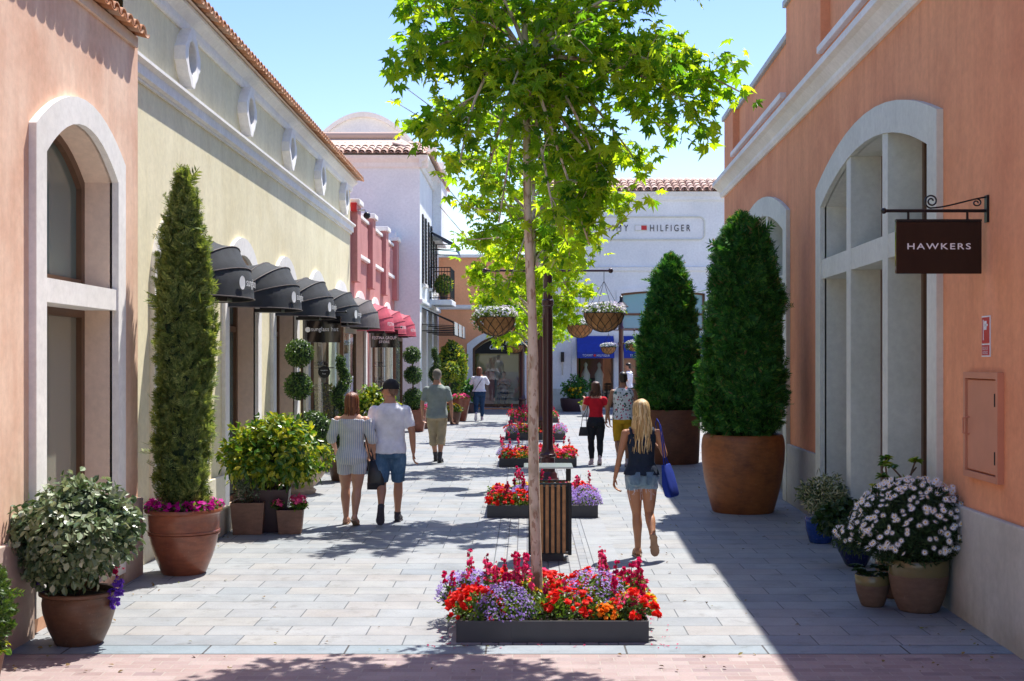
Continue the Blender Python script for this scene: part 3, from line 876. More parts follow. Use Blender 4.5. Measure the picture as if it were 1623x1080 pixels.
def white_building():
    off = (-3.2, 43, 0)
    t = thing('white_building', 'tall white rendered building with pale tiled roof and shuttered windows behind the rose building', 'building', off)
    ff = front_frame(39.5); fs = side_frame(-3.2, 1, 0, 40)
    Z = 7.95
    mb = MB(); wall_mb(mb, ff, -9, -3.2, -.5, Z, [], .2)
    wins = [dict(a=40.6+i*2.35, b=41.5+i*2.35, zb=4.2, zs=6.3) for i in range(3)]
    shops = [dict(a=40.3+i*2.5, b=42.2+i*2.5, zb=.1, zs=3.0, depth=.25) for i in range(3)]
    # upper and lower storeys of the street wall
    wall_mb(mb, fs, 39.5, 48.0, 3.6, Z, wins, .12); wall_mb(mb, fs, 39.5, 48.0, -.5, 3.6, shops, .25)
    mass(mb, fs, 39.51, 48, -5.8, -.32, -.5, Z-.01)
    part('wall', mb, [M['white'], M['white']], t, off)
    for o in shops: window(fs, o, .22, t, M['pane'], .08, mull=((o['a']+o['b'])/2,), name='shop_window')
    for o in wins:
        w = window(fs, o, .1, t, M['pane'], .06)
        for sgn in (0, 1):
            u = o['a']-.32 if sgn == 0 else o['b']+.02
            mb = MB(); mb.box(u, u+.30, .005, .04, o['zb'], o['zs'], fs)
            for k in range(18): mb.box(u+.03, u+.27, .04, .05, o['zb']+.06+k*.112, o['zb']+.12+k*.112, fs)
            part('shutter', mb, M['iron'], t, off)
        mb = MB(); mb.box(o['a']-.08, o['b']+.08, .001, .1, o['zb']-.10, o['zb']-.002, fs); part('sill', mb, M['stone'], w, off, bevel=.01)
    prof = [(0,0),(.05,0),(.08,.06),(.08,.16),(.20,.24),(.26,.28),(.26,.36),(0,.37)]
    mb = MB(); moulding(mb, ff, -9, -2.95, Z-.37, prof); moulding(mb, fs, 39.26, 48.2, Z-.37, prof); part('cornice', mb, M['stone'], t, off)
    mb = MB(); moulding(mb, fs, 39.5, 48.0, 3.55, [(0,0),(.05,0),(.08,.04),(.08,.12),(0,.13)]); part('string_course', mb, M['white'], t, off)
    mb = MB()
    tiles(mb, ff, -7.6, -3.05, .36, Z+.02, R(18), 1.7, r=.092, rowlen=.42)
    tiles(mb, fs, 39.9, 48.2, .36, Z+.02, R(18), 1.3, r=.092, rowlen=.42)
    mb.tube([(-7.6, 40.8, Z+.80), (-3.9, 40.8, Z+.80)], .12, 8)
    part('roof', mb, M['tilepale'], t, off, smooth=50)
    mb = MB(); mb.add([(-9,39.2,Z+.03),(-2.95,39.2,Z+.03),(-3.9,40.8,Z+.72),(-9,40.8,Z+.72),(-3.9,47,Z+.72),(-2.95,48.2,Z+.03),(-9,47,Z+.72)], [(0,1,2,3),(1,5,4,2),(3,2,4,6)])
    part('roof_deck', mb, M['reveal'], t, off)
    # projecting bay at the far end
    mb = MB(); mb.box(44.8, 48.0, 0.001, .30, 5.9, 8.3, fs); mb.box(44.7, 48.1, 0.0, .40, 8.3, 8.55, fs)
    part('far_bay', mb, M['white'], t, off, bevel=.02)
    # curved gable behind the roof
    g = thing('curved_gable', 'white curved parapet gable rising behind the pale tiled roof', 'gable', (-5.4, 44, 8))
    mb = MB(); n = 24
    def prof_z(x): return 8.7 + 1.15*math.cos(min(abs(x)/1.75, 1)*math.pi/2)**.8 if abs(x) < 1.75 else 8.7
    P = []; F = []
    xs = np.linspace(-2.4, 2.4, n+1)
    for x in xs:
        z = prof_z(x)
        for y in (43.8, 44.2): P += [(x-5.4, y, 7.5), (x-5.4, y, z)]
    for i in range(n):
        a = i*4; b = a+4
        F += [(a, b, b+1, a+1), (a+2, a+3, b+3, b+2), (a+1, b+1, b+3, a+3)]
    mb.add(P, F); part('wall', mb, M['white'], g, (-5.4,44,8))
    mb = MB(); P = []
    for i in range(n): 
        x0, x1 = xs[i], xs[i+1]; z0, z1 = prof_z(x0), prof_z(x1)
        mb.add([(x-5.4, y, z+dz) for (x, z) in ((x0,z0),(x1,z1)) for y in (43.65, 44.3) for dz in (.001, .16)], [(0,1,5,4),(2,6,7,3),(1,3,7,5),(0,4,6,2),(0,2,3,1),(4,5,7,6)])
    part('coping', mb, M['stone'], g, (-5.4,44,8))

def balcony():
    off = (-2.85, 44.4, 3.8)
    t = thing('balcony', 'stone balcony with black railing and a green plant on the white building', 'balcony', off)
    mb = MB(); mb.bbox(-3.2, -2.45, 43.2, 45.6, 3.62, 3.80, .02); part('slab', mb, M['white'], t, off)
    mb = MB()
    for z in (3.86, 4.85): mb.tube([(-3.18,43.24,z),(-2.5,43.24,z),(-2.5,45.56,z),(-3.18,45.56,z)], .018, 6)
    for i in range(8): mb.tube([(-3.15+i*.09,43.24,3.82),(-3.15+i*.09,43.24,4.85)], .009, 5)
    for i in range(24): mb.tube([(-2.5,43.3+i*.097,3.82),(-2.5,43.3+i*.097,4.85)], .009, 5)
    part('railing', mb, M['black'], t, off)
    p = thing('balcony_plant', 'leafy green plant standing on the balcony behind the black railing', 'plant', (-2.75, 43.7, 3.8))
    mb = MB(); mb.lathe([(0,0),(.12,0),(.16,.28),(.13,.28),(.12,.24),(0,.24)], 16); part('pot', mb, M['brownglaze'], p)
    mb = MB(); q, d = shell(700, (0,0,.5), (.26,.4,.32)); mb.scatter(T_LEAF, q, orient(len(q), d, d+np.array((0,0,.5)), .6), .11); part('foliage', mb, M['laurel'], p)
    a = thing('blue_awning', 'small navy blue awning on an iron frame above the balcony', 'awning', (-3.2, 44.4, 5.4))
    mb = MB()
    mb.add([(-3.18,43.3,6.05),(-3.18,45.5,6.05),(-2.35,45.5,5.62),(-2.35,43.3,5.62),(-2.30,43.3,5.35),(-2.30,45.5,5.35)], [(0,1,2,3),(3,2,5,4)]); part('awning_cloth', mb, M['navy_cloth'], a, (-3.2,44.4,5.4))
    mb = MB()
    for y in (43.3, 45.5):
        mb.tube([(-3.18,y,5.45),(-2.30,y,5.38)], .014, 5); mb.tube([(-3.18,y,5.62),(-2.5,y,5.60)], .014, 5); mb.tube([(-3.18,y,6.05),(-2.35,y,5.62),(-2.30,y,5.35)], .014, 5)
    part('awning_frame', mb, M['black'], a, (-3.2,44.4,5.4))

def flat_awning(u0, label):
    fs = side_frame(-3.2, 1, 0, 40); off = fs(u0, 0, 3)
    t = thing('flat_awning', label, 'awning', off, group='black framed box awnings on the white building')
    mb = MB()
    for u in (u0-.95, u0+.95):
        mb.tube([fs(u,.0,3.45), fs(u,.95,3.02), fs(u,.97,2.62)], .016, 6); mb.tube([fs(u,0,2.75), fs(u,.95,2.75)], .016, 6); mb.tube([fs(u,0,2.95), fs(u,.95,2.9)], .012, 6)
    for w, z in ((.95,3.02),(.97,2.62),(.95,2.75)): mb.tube([fs(u0-.95,w,z), fs(u0+.95,w,z)], .016, 6)
    part('awning_frame', mb, M['black'], t, off)
    mb = MB(); mb.add([fs(u0-.95,.0,3.46), fs(u0+.95,.0,3.46), fs(u0+.95,.96,3.04), fs(u0-.95,.96,3.04)], [(0,1,2,3)])
    part('awning_cloth', mb, M['charcoal_cloth'], t, off)
    mb = MB(); mb.add([fs(u0-.95,.99,3.03), fs(u0+.95,.99,3.03), fs(u0+.95,1.0,2.63), fs(u0-.95,1.0,2.63)], [(0,1,2,3)])
    part('valance', mb, M['greypot'], t, off)

# ================================================================== END OF THE STREET
FE = front_frame(48.0)
def end_buildings():
    off = (-1, 48, 0)
    t = thing('terracotta_end_building', 'flat roofed terracotta building closing the street behind the tree trunk', 'building', off)
    op = dict(a=-1.98, b=-.22, zb=.06, zs=2.20, rise=.44, depth=.3)
    mb = MB(); wall_mb(mb, FE, -9, .86, -.2, 5.50, [op], .3)
    mb.box(-9, .86, -6, -2.8, -.2, 5.49, FE)      # behind the shop room
    mb.add([FE(-9,0,5.5), FE(.86,0,5.5), FE(.86,-6,5.5), FE(-9,-6,5.5)], [(0,1,2,3)])
    part('wall', mb, [M['terra_far'], M['white']], t, off)
    surround('shop_surround', FE, op, .20, -.02, .06, M['white'], t)
    mb = MB(); mb.box(-9, .86, -.25, .08, 5.501, 5.62, FE); part('coping', mb, M['white'], t, off, bevel=.01)
    mb = MB(); moulding(mb, FE, -3.2, .855, 3.62, [(0,0),(.05,0),(.09,.05),(.09,.15),(0,.17)]); part('string_course', mb, M['white'], t, off)
    
    for u in (-1.2, -3.19):
        mb = MB(); mb.box(u, u+.08, .001, .05, 3.8, 5.49, FE); part('pilaster', mb, M['terra_far'], t, off)
    w = window(FE, dict(op, zb=.10), .22, t, M['clear'], .09, name='shop_window')
    # fascia that fills the head of the arch
    fa = dict(op, a=op['a']+.09, b=op['b']-.09, zs=2.13, zb=2.02, rise=.40)
    mb = MB(); P = arch_pts(fa); mb.add([FE(u, -.165, z) for u, z in P], [tuple(range(len(P)))]); f = part('fascia', mb, M['dark'], t, off)
    mb = MB(); text_on(mb, 'Clarks', .52, .17, lambda x, y, d: FE(-1.10+x, -.158+d, 2.26+y), .95, .35, bold=.006); part('lettering', mb, M['white_paint'], f, off)
    # shop room behind the glass
    mb = MB(); x0, x1 = -2.6, .4
    mb.add([FE(x0,-.34,-.02), FE(x1,-.34,-.02), FE(x1,-2.7,-.02), FE(x0,-2.7,-.02), FE(x0,-.34,3), FE(x1,-.34,3), FE(x1,-2.7,3), FE(x0,-2.7,3)], [(0,1,2,3),(3,2,6,7),(0,3,7,4),(1,5,6,2),(4,7,6,5)])
    part('shop_room', mb, M['cream'], t, off)
    mb = MB(); mb.box(-1.62, -1.22, -1.6, -1.2, .0, 1.35, FE)
    part('shop_display', mb, M['rose'], t, off, bevel=.01)
    mb = MB(); mb.box(-1.9, -.3, -1.95, -1.9, .0, 1.95, FE); part('pale_reflection_panel', mb, M['white_paint'], t, off)  # pale panel added behind the glass to stand in for its pale reflection

    off = (4, 48, 0)
    t = thing('white_end_building', 'pale white shop building with blue awnings and tiled roof at the street end', 'building', off)
    up = dict(a=3.40, b=6.45, zb=2.86, zs=4.20, rise=.10, depth=.25)
    s1 = dict(a=1.80, b=3.12, zb=.06, zs=2.55, depth=.25); s2 = dict(a=3.42, b=4.9, zb=.0, zs=2.55, depth=.25); s3 = dict(a=5.2, b=6.6, zb=.06, zs=2.55, depth=.25)
    mb = MB(); wall_mb(mb, FE, .87, 9, 2.70, 7.85, [up], .25); wall_mb(mb, FE, .87, 9, -.2, 2.70, [s1, s2, s3], .25)
    mb.box(.87, 9, -6, -2.8, -.2, 7.84, FE)
    mb.add([FE(.87,0,-.2), FE(.87,-6,-.2), FE(.87,-6,7.85), FE(.87,0,7.85)], [(0,1,2,3)])
    part('wall', mb, [M['white'], M['white']], t, off)
    surround('window_surround', FE, up, .16, -.02, .06, M['white'], t)
    window(FE, up, .2, t, M['panereflect'], .08, mull=(4.92,), trans=(3.45,))
    window(FE, s1, .2, t, M['clear'], .07, name='shop_window')
    window(FE, s3, .2, t, M['clear'], .07, name='shop_window')
    window(FE, dict(s2, b=4.0, a=3.42), .2, t, M['pane'], .06, name='shop_door')
    mb = MB()
    for u in (1.62, 3.14, 5.0):
        mb = MB(); mb.box(u, u+.16 if u != 3.14 else 3.40, .001, .07, -.2, 2.72, FE); part('pilaster', mb, M['white'], t, off, bevel=.01)
    mb = MB(); moulding(mb, FE, .87, 9, 5.00, [(0,0),(.04,0),(.07,.05),(.07,.12),(.1,.15),(0,.17)]); part('string_course', mb, M['white'], t, off)
    mb = MB(); moulding(mb, FE, .80, 9, 7.55, [(0,0),(.05,0),(.1,.06),(.1,.16),(.22,.26),(.22,.32),(0,.33)]); part('cornice', mb, M['white'], t, off)
    mb = MB(); moulding(mb, FE, .87, 9, -.1, [(0,0),(.05,0),(.05,.75),(0,.78)]) if False else mb.box(.87, 1.61, .001, .05, -.2, .75, FE)
    part('plinth', mb, M['greystone'], t, off)
    mb = MB(); tiles(mb, FE, .75, 9, .30, 7.90, R(20), 1.6, r=.11, rowlen=.40); part('roof', mb, M['tilepale'], t, off, smooth=50)
    mb = MB(); mb.add([FE(.7,.25,7.88), FE(9,.25,7.88), FE(9,-1.9,8.62), FE(.7,-1.9,8.62), FE(.7,-6,7.88), FE(9,-6,7.88)], [(0,1,2,3),(3,2,5,4)]); part('roof_deck', mb, M['reveal'], t, off)
    # dark shop rooms
    mb = MB()
    mb.add([FE(1.3,-.27,-.02), FE(7,-.27,-.02), FE(7,-2.7,-.02), FE(1.3,-2.7,-.02), FE(1.3,-.27,2.8), FE(7,-.27,2.8), FE(7,-2.7,2.8), FE(1.3,-2.7,2.8)], [(0,1,2,3),(3,2,6,7),(0,3,7,4),(1,5,6,2),(4,7,6,5)])
    part('shop_room', mb, M['taupe_cloth'], t, off)
    mb = MB()
    for i, x in enumerate((2.15, 2.65)):
        mb = MB(); mb.lathe([(0,.1),(.13,.1),(.10,.5),(.14,.95),(.17,1.25),(.08,1.42),(.05,1.5),(.08,1.62),(0,1.72)], 12, (x, 48.7, 0)); part('mannequin', mb, M['stone'], t, off, smooth=True)
    mb = MB(); mb.box(4.45, 4.85, -1.5, -1.1, 0, 1.9, FE); mb.box(2.0, 2.9, -1.9, -1.8, 1.1, 2.0, FE); part('clothes_display', mb, M['rose'], t, off)
    # sign panel
    s = thing('shop_name_panel', 'long raised panel with green grey border and shop name high on white wall', 'sign', (4.31, 48, 6.5))
    def rr(a, b, c, d, r, n=6):
        P = []
        for cx, cy, a0 in ((b-r,d-r,0),(a+r,d-r,90),(a+r,c+r,180),(b-r,c+r,270)):
            for i in range(n+1): th = R(a0+90*i/n); P.append((cx+r*math.cos(th), cy+r*math.sin(th)))
        return P
    mb = MB(); o = rr(2.17, 6.45, 6.13, 7.0, .22); i_ = rr(2.22, 6.40, 6.18, 6.95, .18)
    o2 = rr(2.13,6.49,6.09,7.04,.24)
    strip(mb, FE, i_+[i_[0]], o+[o[0]], .001, .05); part('border', mb, M['greystone'], s, (4.31,48,6.5))
    mb = MB(); text_on(mb, 'TOMMY', 1.24, .24, lambda x, y, d: FE(3.04+x, .03+d, 6.57+y), 1.6)
    text_on(mb, 'HILFIGER', 1.46, .24, lambda x, y, d: FE(5.18+x, .03+d, 6.57+y), 1.5)
    part('lettering', mb, M['iron'], s, (4.31,48,6.5))
    mb = MB(); mb.box(3.90, 4.35, .01, .03, 6.47, 6.69, FE); l = part('flag_logo', mb, M['greystone'], s, (4.31,48,6.5))
    mb = MB(); mb.box(3.92, 4.13, .031, .035, 6.50, 6.66, FE); part('white_half', mb, M['white_paint'], l, (4.31,48,6.5))
    mb = MB(); mb.box(4.131, 4.33, .031, .035, 6.50, 6.66, FE); part('red_half', mb, M['red'], l, (4.31,48,6.5))
    for k, (a, b) in enumerate(((1.80,3.12),(3.42,4.90),(5.2,6.6))):
        lab = ['royal blue awning over the shop window nearest the lamp on white wall', 'royal blue awning over the dark shop doorway', 'royal blue awning mostly hidden behind the clipped conifers'][k]
        s = thing('blue_shop_awning', lab, 'awning', ((a+b)/2, 48, 1.9), group='royal blue awnings along the white shop')
        mb = MB(); mb.add([FE(a,.07,2.66), FE(b,.07,2.66), FE(b,.62,2.08), FE(a,.62,2.08), FE(a,.63,1.86), FE(b,.63,1.86)], [(0,1,2,3),(3,2,5,4)])
        mb.add([FE(a,.07,2.66), FE(a,.62,2.08), FE(a,.63,1.86), FE(a,.07,1.86)], [(0,1,2,3)]); mb.add([FE(b,.07,2.66), FE(b,.62,2.08), FE(b,.63,1.86), FE(b,.07,1.86)], [(0,1,2,3)])
        part('awning_cloth', mb, M['blue_cloth'], s, ((a+b)/2,48,1.9))
        mb = MB(); text_on(mb, 'TOMMY', .36, .085, lambda x, y, d: FE((a+b)/2-.30+x, .64+d, 1.96+y), 1.3); text_on(mb, 'HILFIGER', .46, .085, lambda x, y, d: FE((a+b)/2+.26+x, .64+d, 1.96+y), 1.25)
        part('lettering', mb, M['white_paint'], s, ((a+b)/2,48,1.9))
        mb = MB(); mb.box((a+b)/2-.08, (a+b)/2+.0, .638, .642, 1.92, 2.0, FE); part('flag_logo', mb, M['red'], s, ((a+b)/2,48,1.9))
    s = thing('wall_lamp', 'slim dark wall lamp on the white wall left of the blue awnings', 'wall lamp', (1.28, 47.95, 1.7))
    mb = MB(); mb.bbox(1.22, 1.34, .0, .12, 1.72, 2.08, .01, FE); part('lamp_body', mb, M['iron'], s, (1.28,47.95,1.7))
    mb = MB(); mb.tube([FE(1.28,.06,1.25), FE(1.28,.06,1.72)], .02, 6); part('stem', mb, M['steel'], s, (1.28,47.95,1.7))

# ================================================================== RIGHT BUILDING
def arcade(t, off, a, b, bays, zs=4.22, rise=.40):
    """deep arched shopfront split by stone fins"""
    pass

def right_building():
    off = (3.7, 15, 0)
    t = thing('terracotta_building', 'large terracotta rendered building on the shaded right side with stone framed arches', 'building', off)
    A = dict(a=11.80, b=16.62, zb=.03, zs=4.02, rise=.42, depth=.36)
    B = dict(a=19.40, b=24.2, zb=.03, zs=4.02, rise=.42, depth=.36)
    mb = MB(); wall_mb(mb, FG, -2, 26.7, -.3, 5.42, [A, B], .36)
    mass(mb, FG, -2, 26.69, -8, -.46, -.3, 5.4)
    # parapet with sunk panels
    def pw(u0, u1, z0, z1, w=0): 
        mb.box(u0, u1, -.45, w, z0, z1, FG)
    pw(-2, 26.7, 5.42, 5.98)
    for u0, u1, zt in ((25.4,26.7,6.92),(16.9,19.45,7.28),(9.5,11.6,7.28),(2,4,7.28)): pw(u0, u1, 5.981, zt)
    for u0, u1, zt in ((19.451,25.399,6.92),(11.601,16.899,7.0),(4.001,9.499,7.0),(-2,1.999,7.0)): pw(u0, u1, 5.981, zt, -.12)
    mb.add([FG(26.7,0,-.3), FG(26.7,-8,-.3), FG(26.7,-8,5.42), FG(26.7,0,5.42)], [(0,1,2,3)])
    part('wall', mb, [M['terra'], M['greystone']], t, off)
    mb = MB()
    for u0, u1, zt, w in ((25.35,26.76,6.921,.05),(16.85,19.5,7.281,.05),(9.45,11.65,7.281,.05),(1.95,4.05,7.281,.05),(19.501,25.349,6.921,-.06),(11.651,16.849,7.001,-.06),(4.051,9.449,7.001,-.06)):
        mb = MB(); mb.box(u0, u1, -.5, w, zt, zt+.10, FG); part('coping', mb, M['greypot'], t, off, bevel=.012)
    mb = MB()
    for u0, u1 in ((19.6,25.25),(11.7,16.8),(4.1,9.4)): 
        mb = MB(); mb.box(u0, u1, -.119, .07, 5.982, 6.07, FG); part('panel_sill', mb, M['stone'], t, off, bevel=.01)
    prof = [(-.01,0),(.04,0),(.07,.05),(.07,.10),(.16,.19),(.22,.22),(.22,.30),(-.01,.32)]
    mb = MB(); moulding(mb, FG, -2, 26.9, 5.40, prof); part('cornice', mb, M['stone'], t, off)
    mb = MB()
    for u0, u1 in ((-2, A['a']-.302), (A['b']+.302, B['a']-.302), (B['b']+.302, 26.72)):
        mb = MB(); mb.box(u0, u1, 0, .055, -.3, .90, FG); part('plinth', mb, M['plinth'], t, off, bevel=.012)
    for o in (A, B):
        surround('arch_surround', FG, o, .30, -.02, .06, M['greystone'], t)
        L = o['b']-o['a']; fw = .22; bw = (L-2*fw)/3
        xs = [o['a'] + i*(bw+fw) for i in range(3)]
        c = (o['a']+o['b'])/2; h = L/2
        zc = lambda u: o['zs'] + o['rise']*(1-((u-c)/h)**2)
        # fins
        for i in (0, 1):
            u0 = xs[i]+bw
            mb = MB()
            P = []
            for w in (-.36, .045): P += [FG(u0,w,.03), FG(u0+fw,w,.03), FG(u0+fw,w,zc(u0+fw)-.003), FG(u0,w,zc(u0)-.003)]
            mb.add(P, [(0,1,2,3),(4,7,6,5),(0,4,5,1),(1,5,6,2),(2,6,7,3),(3,7,4,0)])
            part('stone_fin', mb, M['greystone'], t, off)
        mb = MB()
        for i in range(3):
            mb = MB(); mb.box(xs[i]+.001, xs[i]+bw-.001, -.355, .04, 3.12, 3.36, FG); part('transom_beam', mb, M['greystone'], t, off)
        for i in range(3):
            u0, u1 = xs[i], xs[i]+bw
            # upper light follows the arch
            n = 8; us = np.linspace(u0, u1, n+1)
            out = [(u0, 3.36)] + [(u, zc(u)-.004) for u in us] + [(u1, 3.36)]
            f = .08
            ui = np.linspace(u0+f, u1-f, n+1)
            inn = [(u0+f, 3.36+f)] + [(u, zc(u)-f) for u in ui] + [(u1-f, 3.36+f)]
            mb = MB(); strip(mb, FG, inn, out, -.37, -.30); mb.box(u0+f, u1-f, -.37, -.302, 3.361, 3.36+f, FG)
            w = part('window', mb, M['brown'], t, off)
            mb = MB(); mb.add([FG(u,-.345,z) for u, z in inn], [tuple(range(len(inn)))]); part('pane', mb, M['pane'], w, off)
            window(FG, dict(a=u0, b=u1, zb=.04, zs=3.12, rise=0), .34, t, M['pane'], .08, name='shop_window')
        mb = MB(); mb.box(o['a']-.3, o['b']+.3, -.36, .12, -.02, .03, FG); part('threshold', mb, M['greystone'], t, off)
    # service hatch
    s = thing('wall_hatch', 'orange painted metal service hatch with small handle on the right wall', 'hatch', FG(10.35, 0, 1.2))
    o2 = FG(10.35, 0, 1.2)
    mb = MB(); strip(mb, FG, [(9.98,1.21),(9.98,1.95),(10.72,1.95),(10.72,1.21),(9.98,1.21)], [(9.93,1.16),(9.93,2.0),(10.77,2.0),(10.77,1.16),(9.93,1.16)], .001, .05)
    part('frame', mb, M['hatch'], s, o2)
    mb = MB(); mb.bbox(9.99, 10.71, .001, .035, 1.22, 1.94, .006, FG); part('door', mb, M['hatch'], s, o2)
    mb = MB(); mb.tube([FG(10.66,.036,1.50), FG(10.66,.085,1.51), FG(10.66,.085,1.63), FG(10.66,.036,1.64)], .008, 6); part('handle', mb, M['hatch'], s, o2)
    mb = MB(); mb.tube([FG(9.99,.045,1.30), FG(9.99,.045,1.40)], .012, 6); mb.tube([FG(9.99,.045,1.74), FG(9.99,.045,1.84)], .012, 6); part('hinge', mb, M['iron'], s, o2)
    # red fire hose sign
    s = thing('fire_hose_sign', 'small red and white fire hose sign fixed above the orange hatch', 'sign', FG(10.33, 0, 2.1)); o2 = FG(10.33,0,2.1)
    mb = MB(); mb.box(10.23, 10.43, .001, .008, 2.12, 2.44, FG); part('sign_plate', mb, M['white_paint'], s, o2)
    mb = MB(); mb.box(10.242, 10.418, .0085, .011, 2.225, 2.428, FG); mb.box(10.242, 10.418, .0085, .011, 2.132, 2.212, FG); part('red_field', mb, M['red'], s, o2)
    mb = MB()
    mb.box(10.30, 10.36, .0115, .013, 2.33, 2.40, FG); mb.box(10.27, 10.34, .0115, .013, 2.36, 2.375, FG); mb.box(10.37, 10.385, .0115, .013, 2.25, 2.41, FG)
    text_on(mb, 'BOCA DE', .13, .025, lambda x, y, d: FG(10.33-x, .0125+d, 2.187+y)); text_on(mb, 'INCENDIO', .13, .025, lambda x, y, d: FG(10.33-x, .0125+d, 2.153+y))
    part('pictogram', mb, M['white_paint'], s, o2)

def build_all():
    pink_building(); yellow_building(); rose_building(); white_building(); balcony()
    g1 = 'charcoal awnings on the yellow building'
    labs = ['charcoal domed awning partly hidden behind the tall cypress', 'charcoal domed awning second from the near end of the row', 'charcoal domed awning in the middle of the row, third from the cypress', 'charcoal domed awning directly above the glazed display window and black hanging sign']
    for c, l in zip(B_C[:4], labs): awning(c, M['charcoal_cloth'], l, g1, 'sunglass hut')
    awning(B_C[4], M['taupe_cloth'], 'grey brown domed awning between the charcoal awnings and the red ones', None)
    g2 = 'faded red awnings on the rose building'
    for c, l in zip(C_C, ['faded red domed awning nearest the yellow building', 'faded red domed awning beside the black FESTINA GROUP sign', 'faded red domed awning nearest the white building']):
        awning(c, M['red_cloth'], l, g2, 'FESTINA', dot=False, red=True)
    vitrine(24.8, 'glazed display window with brown corner posts under the charcoal awning'); vitrine(34.3, 'glazed display window with brown corner posts under the red awning')
    for i, u in enumerate((41.25, 43.75, 46.25)): flat_awning(u, ['black framed box awning with pale valance nearest the rose building', 'middle one of the three black framed box awnings', 'black framed box awning with pale valance below the balcony end'][i])
    hanging_sign('hanging_sign', 'black hanging sign reading sunglass hut on the yellow building', FB, 23.0, 2.86, .66, .44, 1,
        [('sunglass hut', .47, .095, .055, -.0, 1.05, .0)], disc_at=(-.24, 0, .045))
    hanging_sign('hanging_sign', 'black hanging sign reading FESTINA GROUP on the rose building', FB, 33.0, 2.86, .68, .42, 1,
        [('FESTINA GROUP', .60, .075, 0, .03, 1.05, .0), ('STORE', .26, .06, 0, -.07, 1.0, .0)])
    hanging_sign('hanging_sign', 'glossy black hanging sign reading HAWKERS on the right terracotta wall', FG, 10.3, 3.17, .665, .405, -1,
        [('HAWKERS', .49, .046, 0, 0.01, 1.25, .0012)])
    end_buildings(); right_building()
    # alarm box and camera at the roof end of the yellow building
    s = thing('alarm_box', 'small red alarm box at the far end of the yellow wall under its eave', 'alarm', FB(29.7,.06,5.3)); o = FB(29.7,.06,5.3)
    mb = MB(); mb.bbox(29.62, 29.8, .0, .14, 5.45, 5.65, .01, FB); part('box', mb, M['red'], s, o)
    s = thing('security_camera', 'dark dome security camera on a bracket beside the red alarm box', 'camera', FB(29.9,.1,5.3)); o = FB(29.9,.1,5.3)
    mb = MB(); mb.tube([FB(29.85,.02,5.5), FB(29.85,.30,5.5), FB(29.85,.32,5.42)], .02, 6); part('bracket', mb, M['steel'], s, o)
    mb = MB(); mb.sphere(FB(29.85,.34,5.38), .08, 12, 8); part('lens_dome', mb, M['black'], s, o, smooth=True)

def ground():
    mb = MB(); mb.add([(-90,-30,-.004),(90,-30,-.004),(90,9.82,-.004),(-90,9.82,-.004)], [(0,1,2,3)])
    mb.add([(-90,9.82,-.004),(90,9.82,-.004),(90,160,-.004),(-90,160,-.004)], [(0,1,2,3)])
    structure('ground', mb, plain('compacted_ground', (.30,.29,.27), .9, 0, .2))
    mb = MB(); mb.add([(-3.93,9.83,0),(4.4,9.83,0),(4.4,47.95,0),(-4.3,47.95,0),(-4.3,13,0),(-3.93,13,0)], [(0,1,2,3,4,5)])
    structure('stone_pavement', mb, paving('stone_pavers', .62, .34, [(.235,.26,.28),(.30,.31,.315),(.26,.285,.30),(.315,.315,.305),(.28,.305,.32),(.312,.303,.292),(.25,.275,.295),(.305,.315,.32)], (.10,.11,.12), .0055, .5, 2, 0, .22, (0,-.315,0)))
    mb = MB(); mb.add([(-.24,9.83,YG),(.62,9.83,YG),(.62,47.9,YG),(-.24,47.9,YG)], [(0,1,2,3)])
    structure('central_sett_strip', mb, paving('narrow_setts', .22, .107, [(.25,.27,.29),(.30,.31,.315),(.275,.29,.305),(.31,.31,.30)], (.10,.10,.11), .0065, .5, 2, R(90), .2))
    mb = MB()
    for a, b in ((-.58,-.247), (.627,.96)): mb.add([(a,9.83,YG),(b,9.83,YG),(b,47.9,YG),(a,47.9,YG)], [(0,1,2,3)])
    structure('border_slabs', mb, paving('long_slabs', 1.1, .34, [(.27,.29,.31),(.30,.315,.325),(.285,.30,.315)], (.09,.10,.11), .006, .5, 2, R(90), .15, (0,0,0)))
    mb = MB(); mb.add([(-8,9.545,.002),(8,9.545,.002),(8,9.815,.002),(-8,9.815,.002)], [(0,1,2,3)])
    structure('kerb_strip', mb, paving('kerb_slabs', 1.02, 2.0, [(.20,.25,.29),(.25,.29,.32),(.22,.27,.30)], (.06,.06,.06), .008, 0, 2, 0, .2, (0.3,.9,0)))
    mb = MB(); mb.add([(-8,2,0),(8,2,0),(8,9.54,0),(-8,9.54,0)], [(0,1,2,3)])
    structure('brick_pavement', mb, paving('brick_setts', .205, .105, [(.29,.21,.20),(.35,.265,.25),(.32,.24,.23),(.37,.295,.28),(.27,.20,.20)], (.34,.29,.26), .006, .5, 2, 0, .15, (.0,.015,0)))
# ------------------------------------------------------------------ plants, pots, street furniture
def G(px, py):
    """ground point under a pixel of the 1623 px photograph (used once to survey the place)"""
    s_ = (py-553)/HC
    return ((px-835)/s_, 2100/s_)

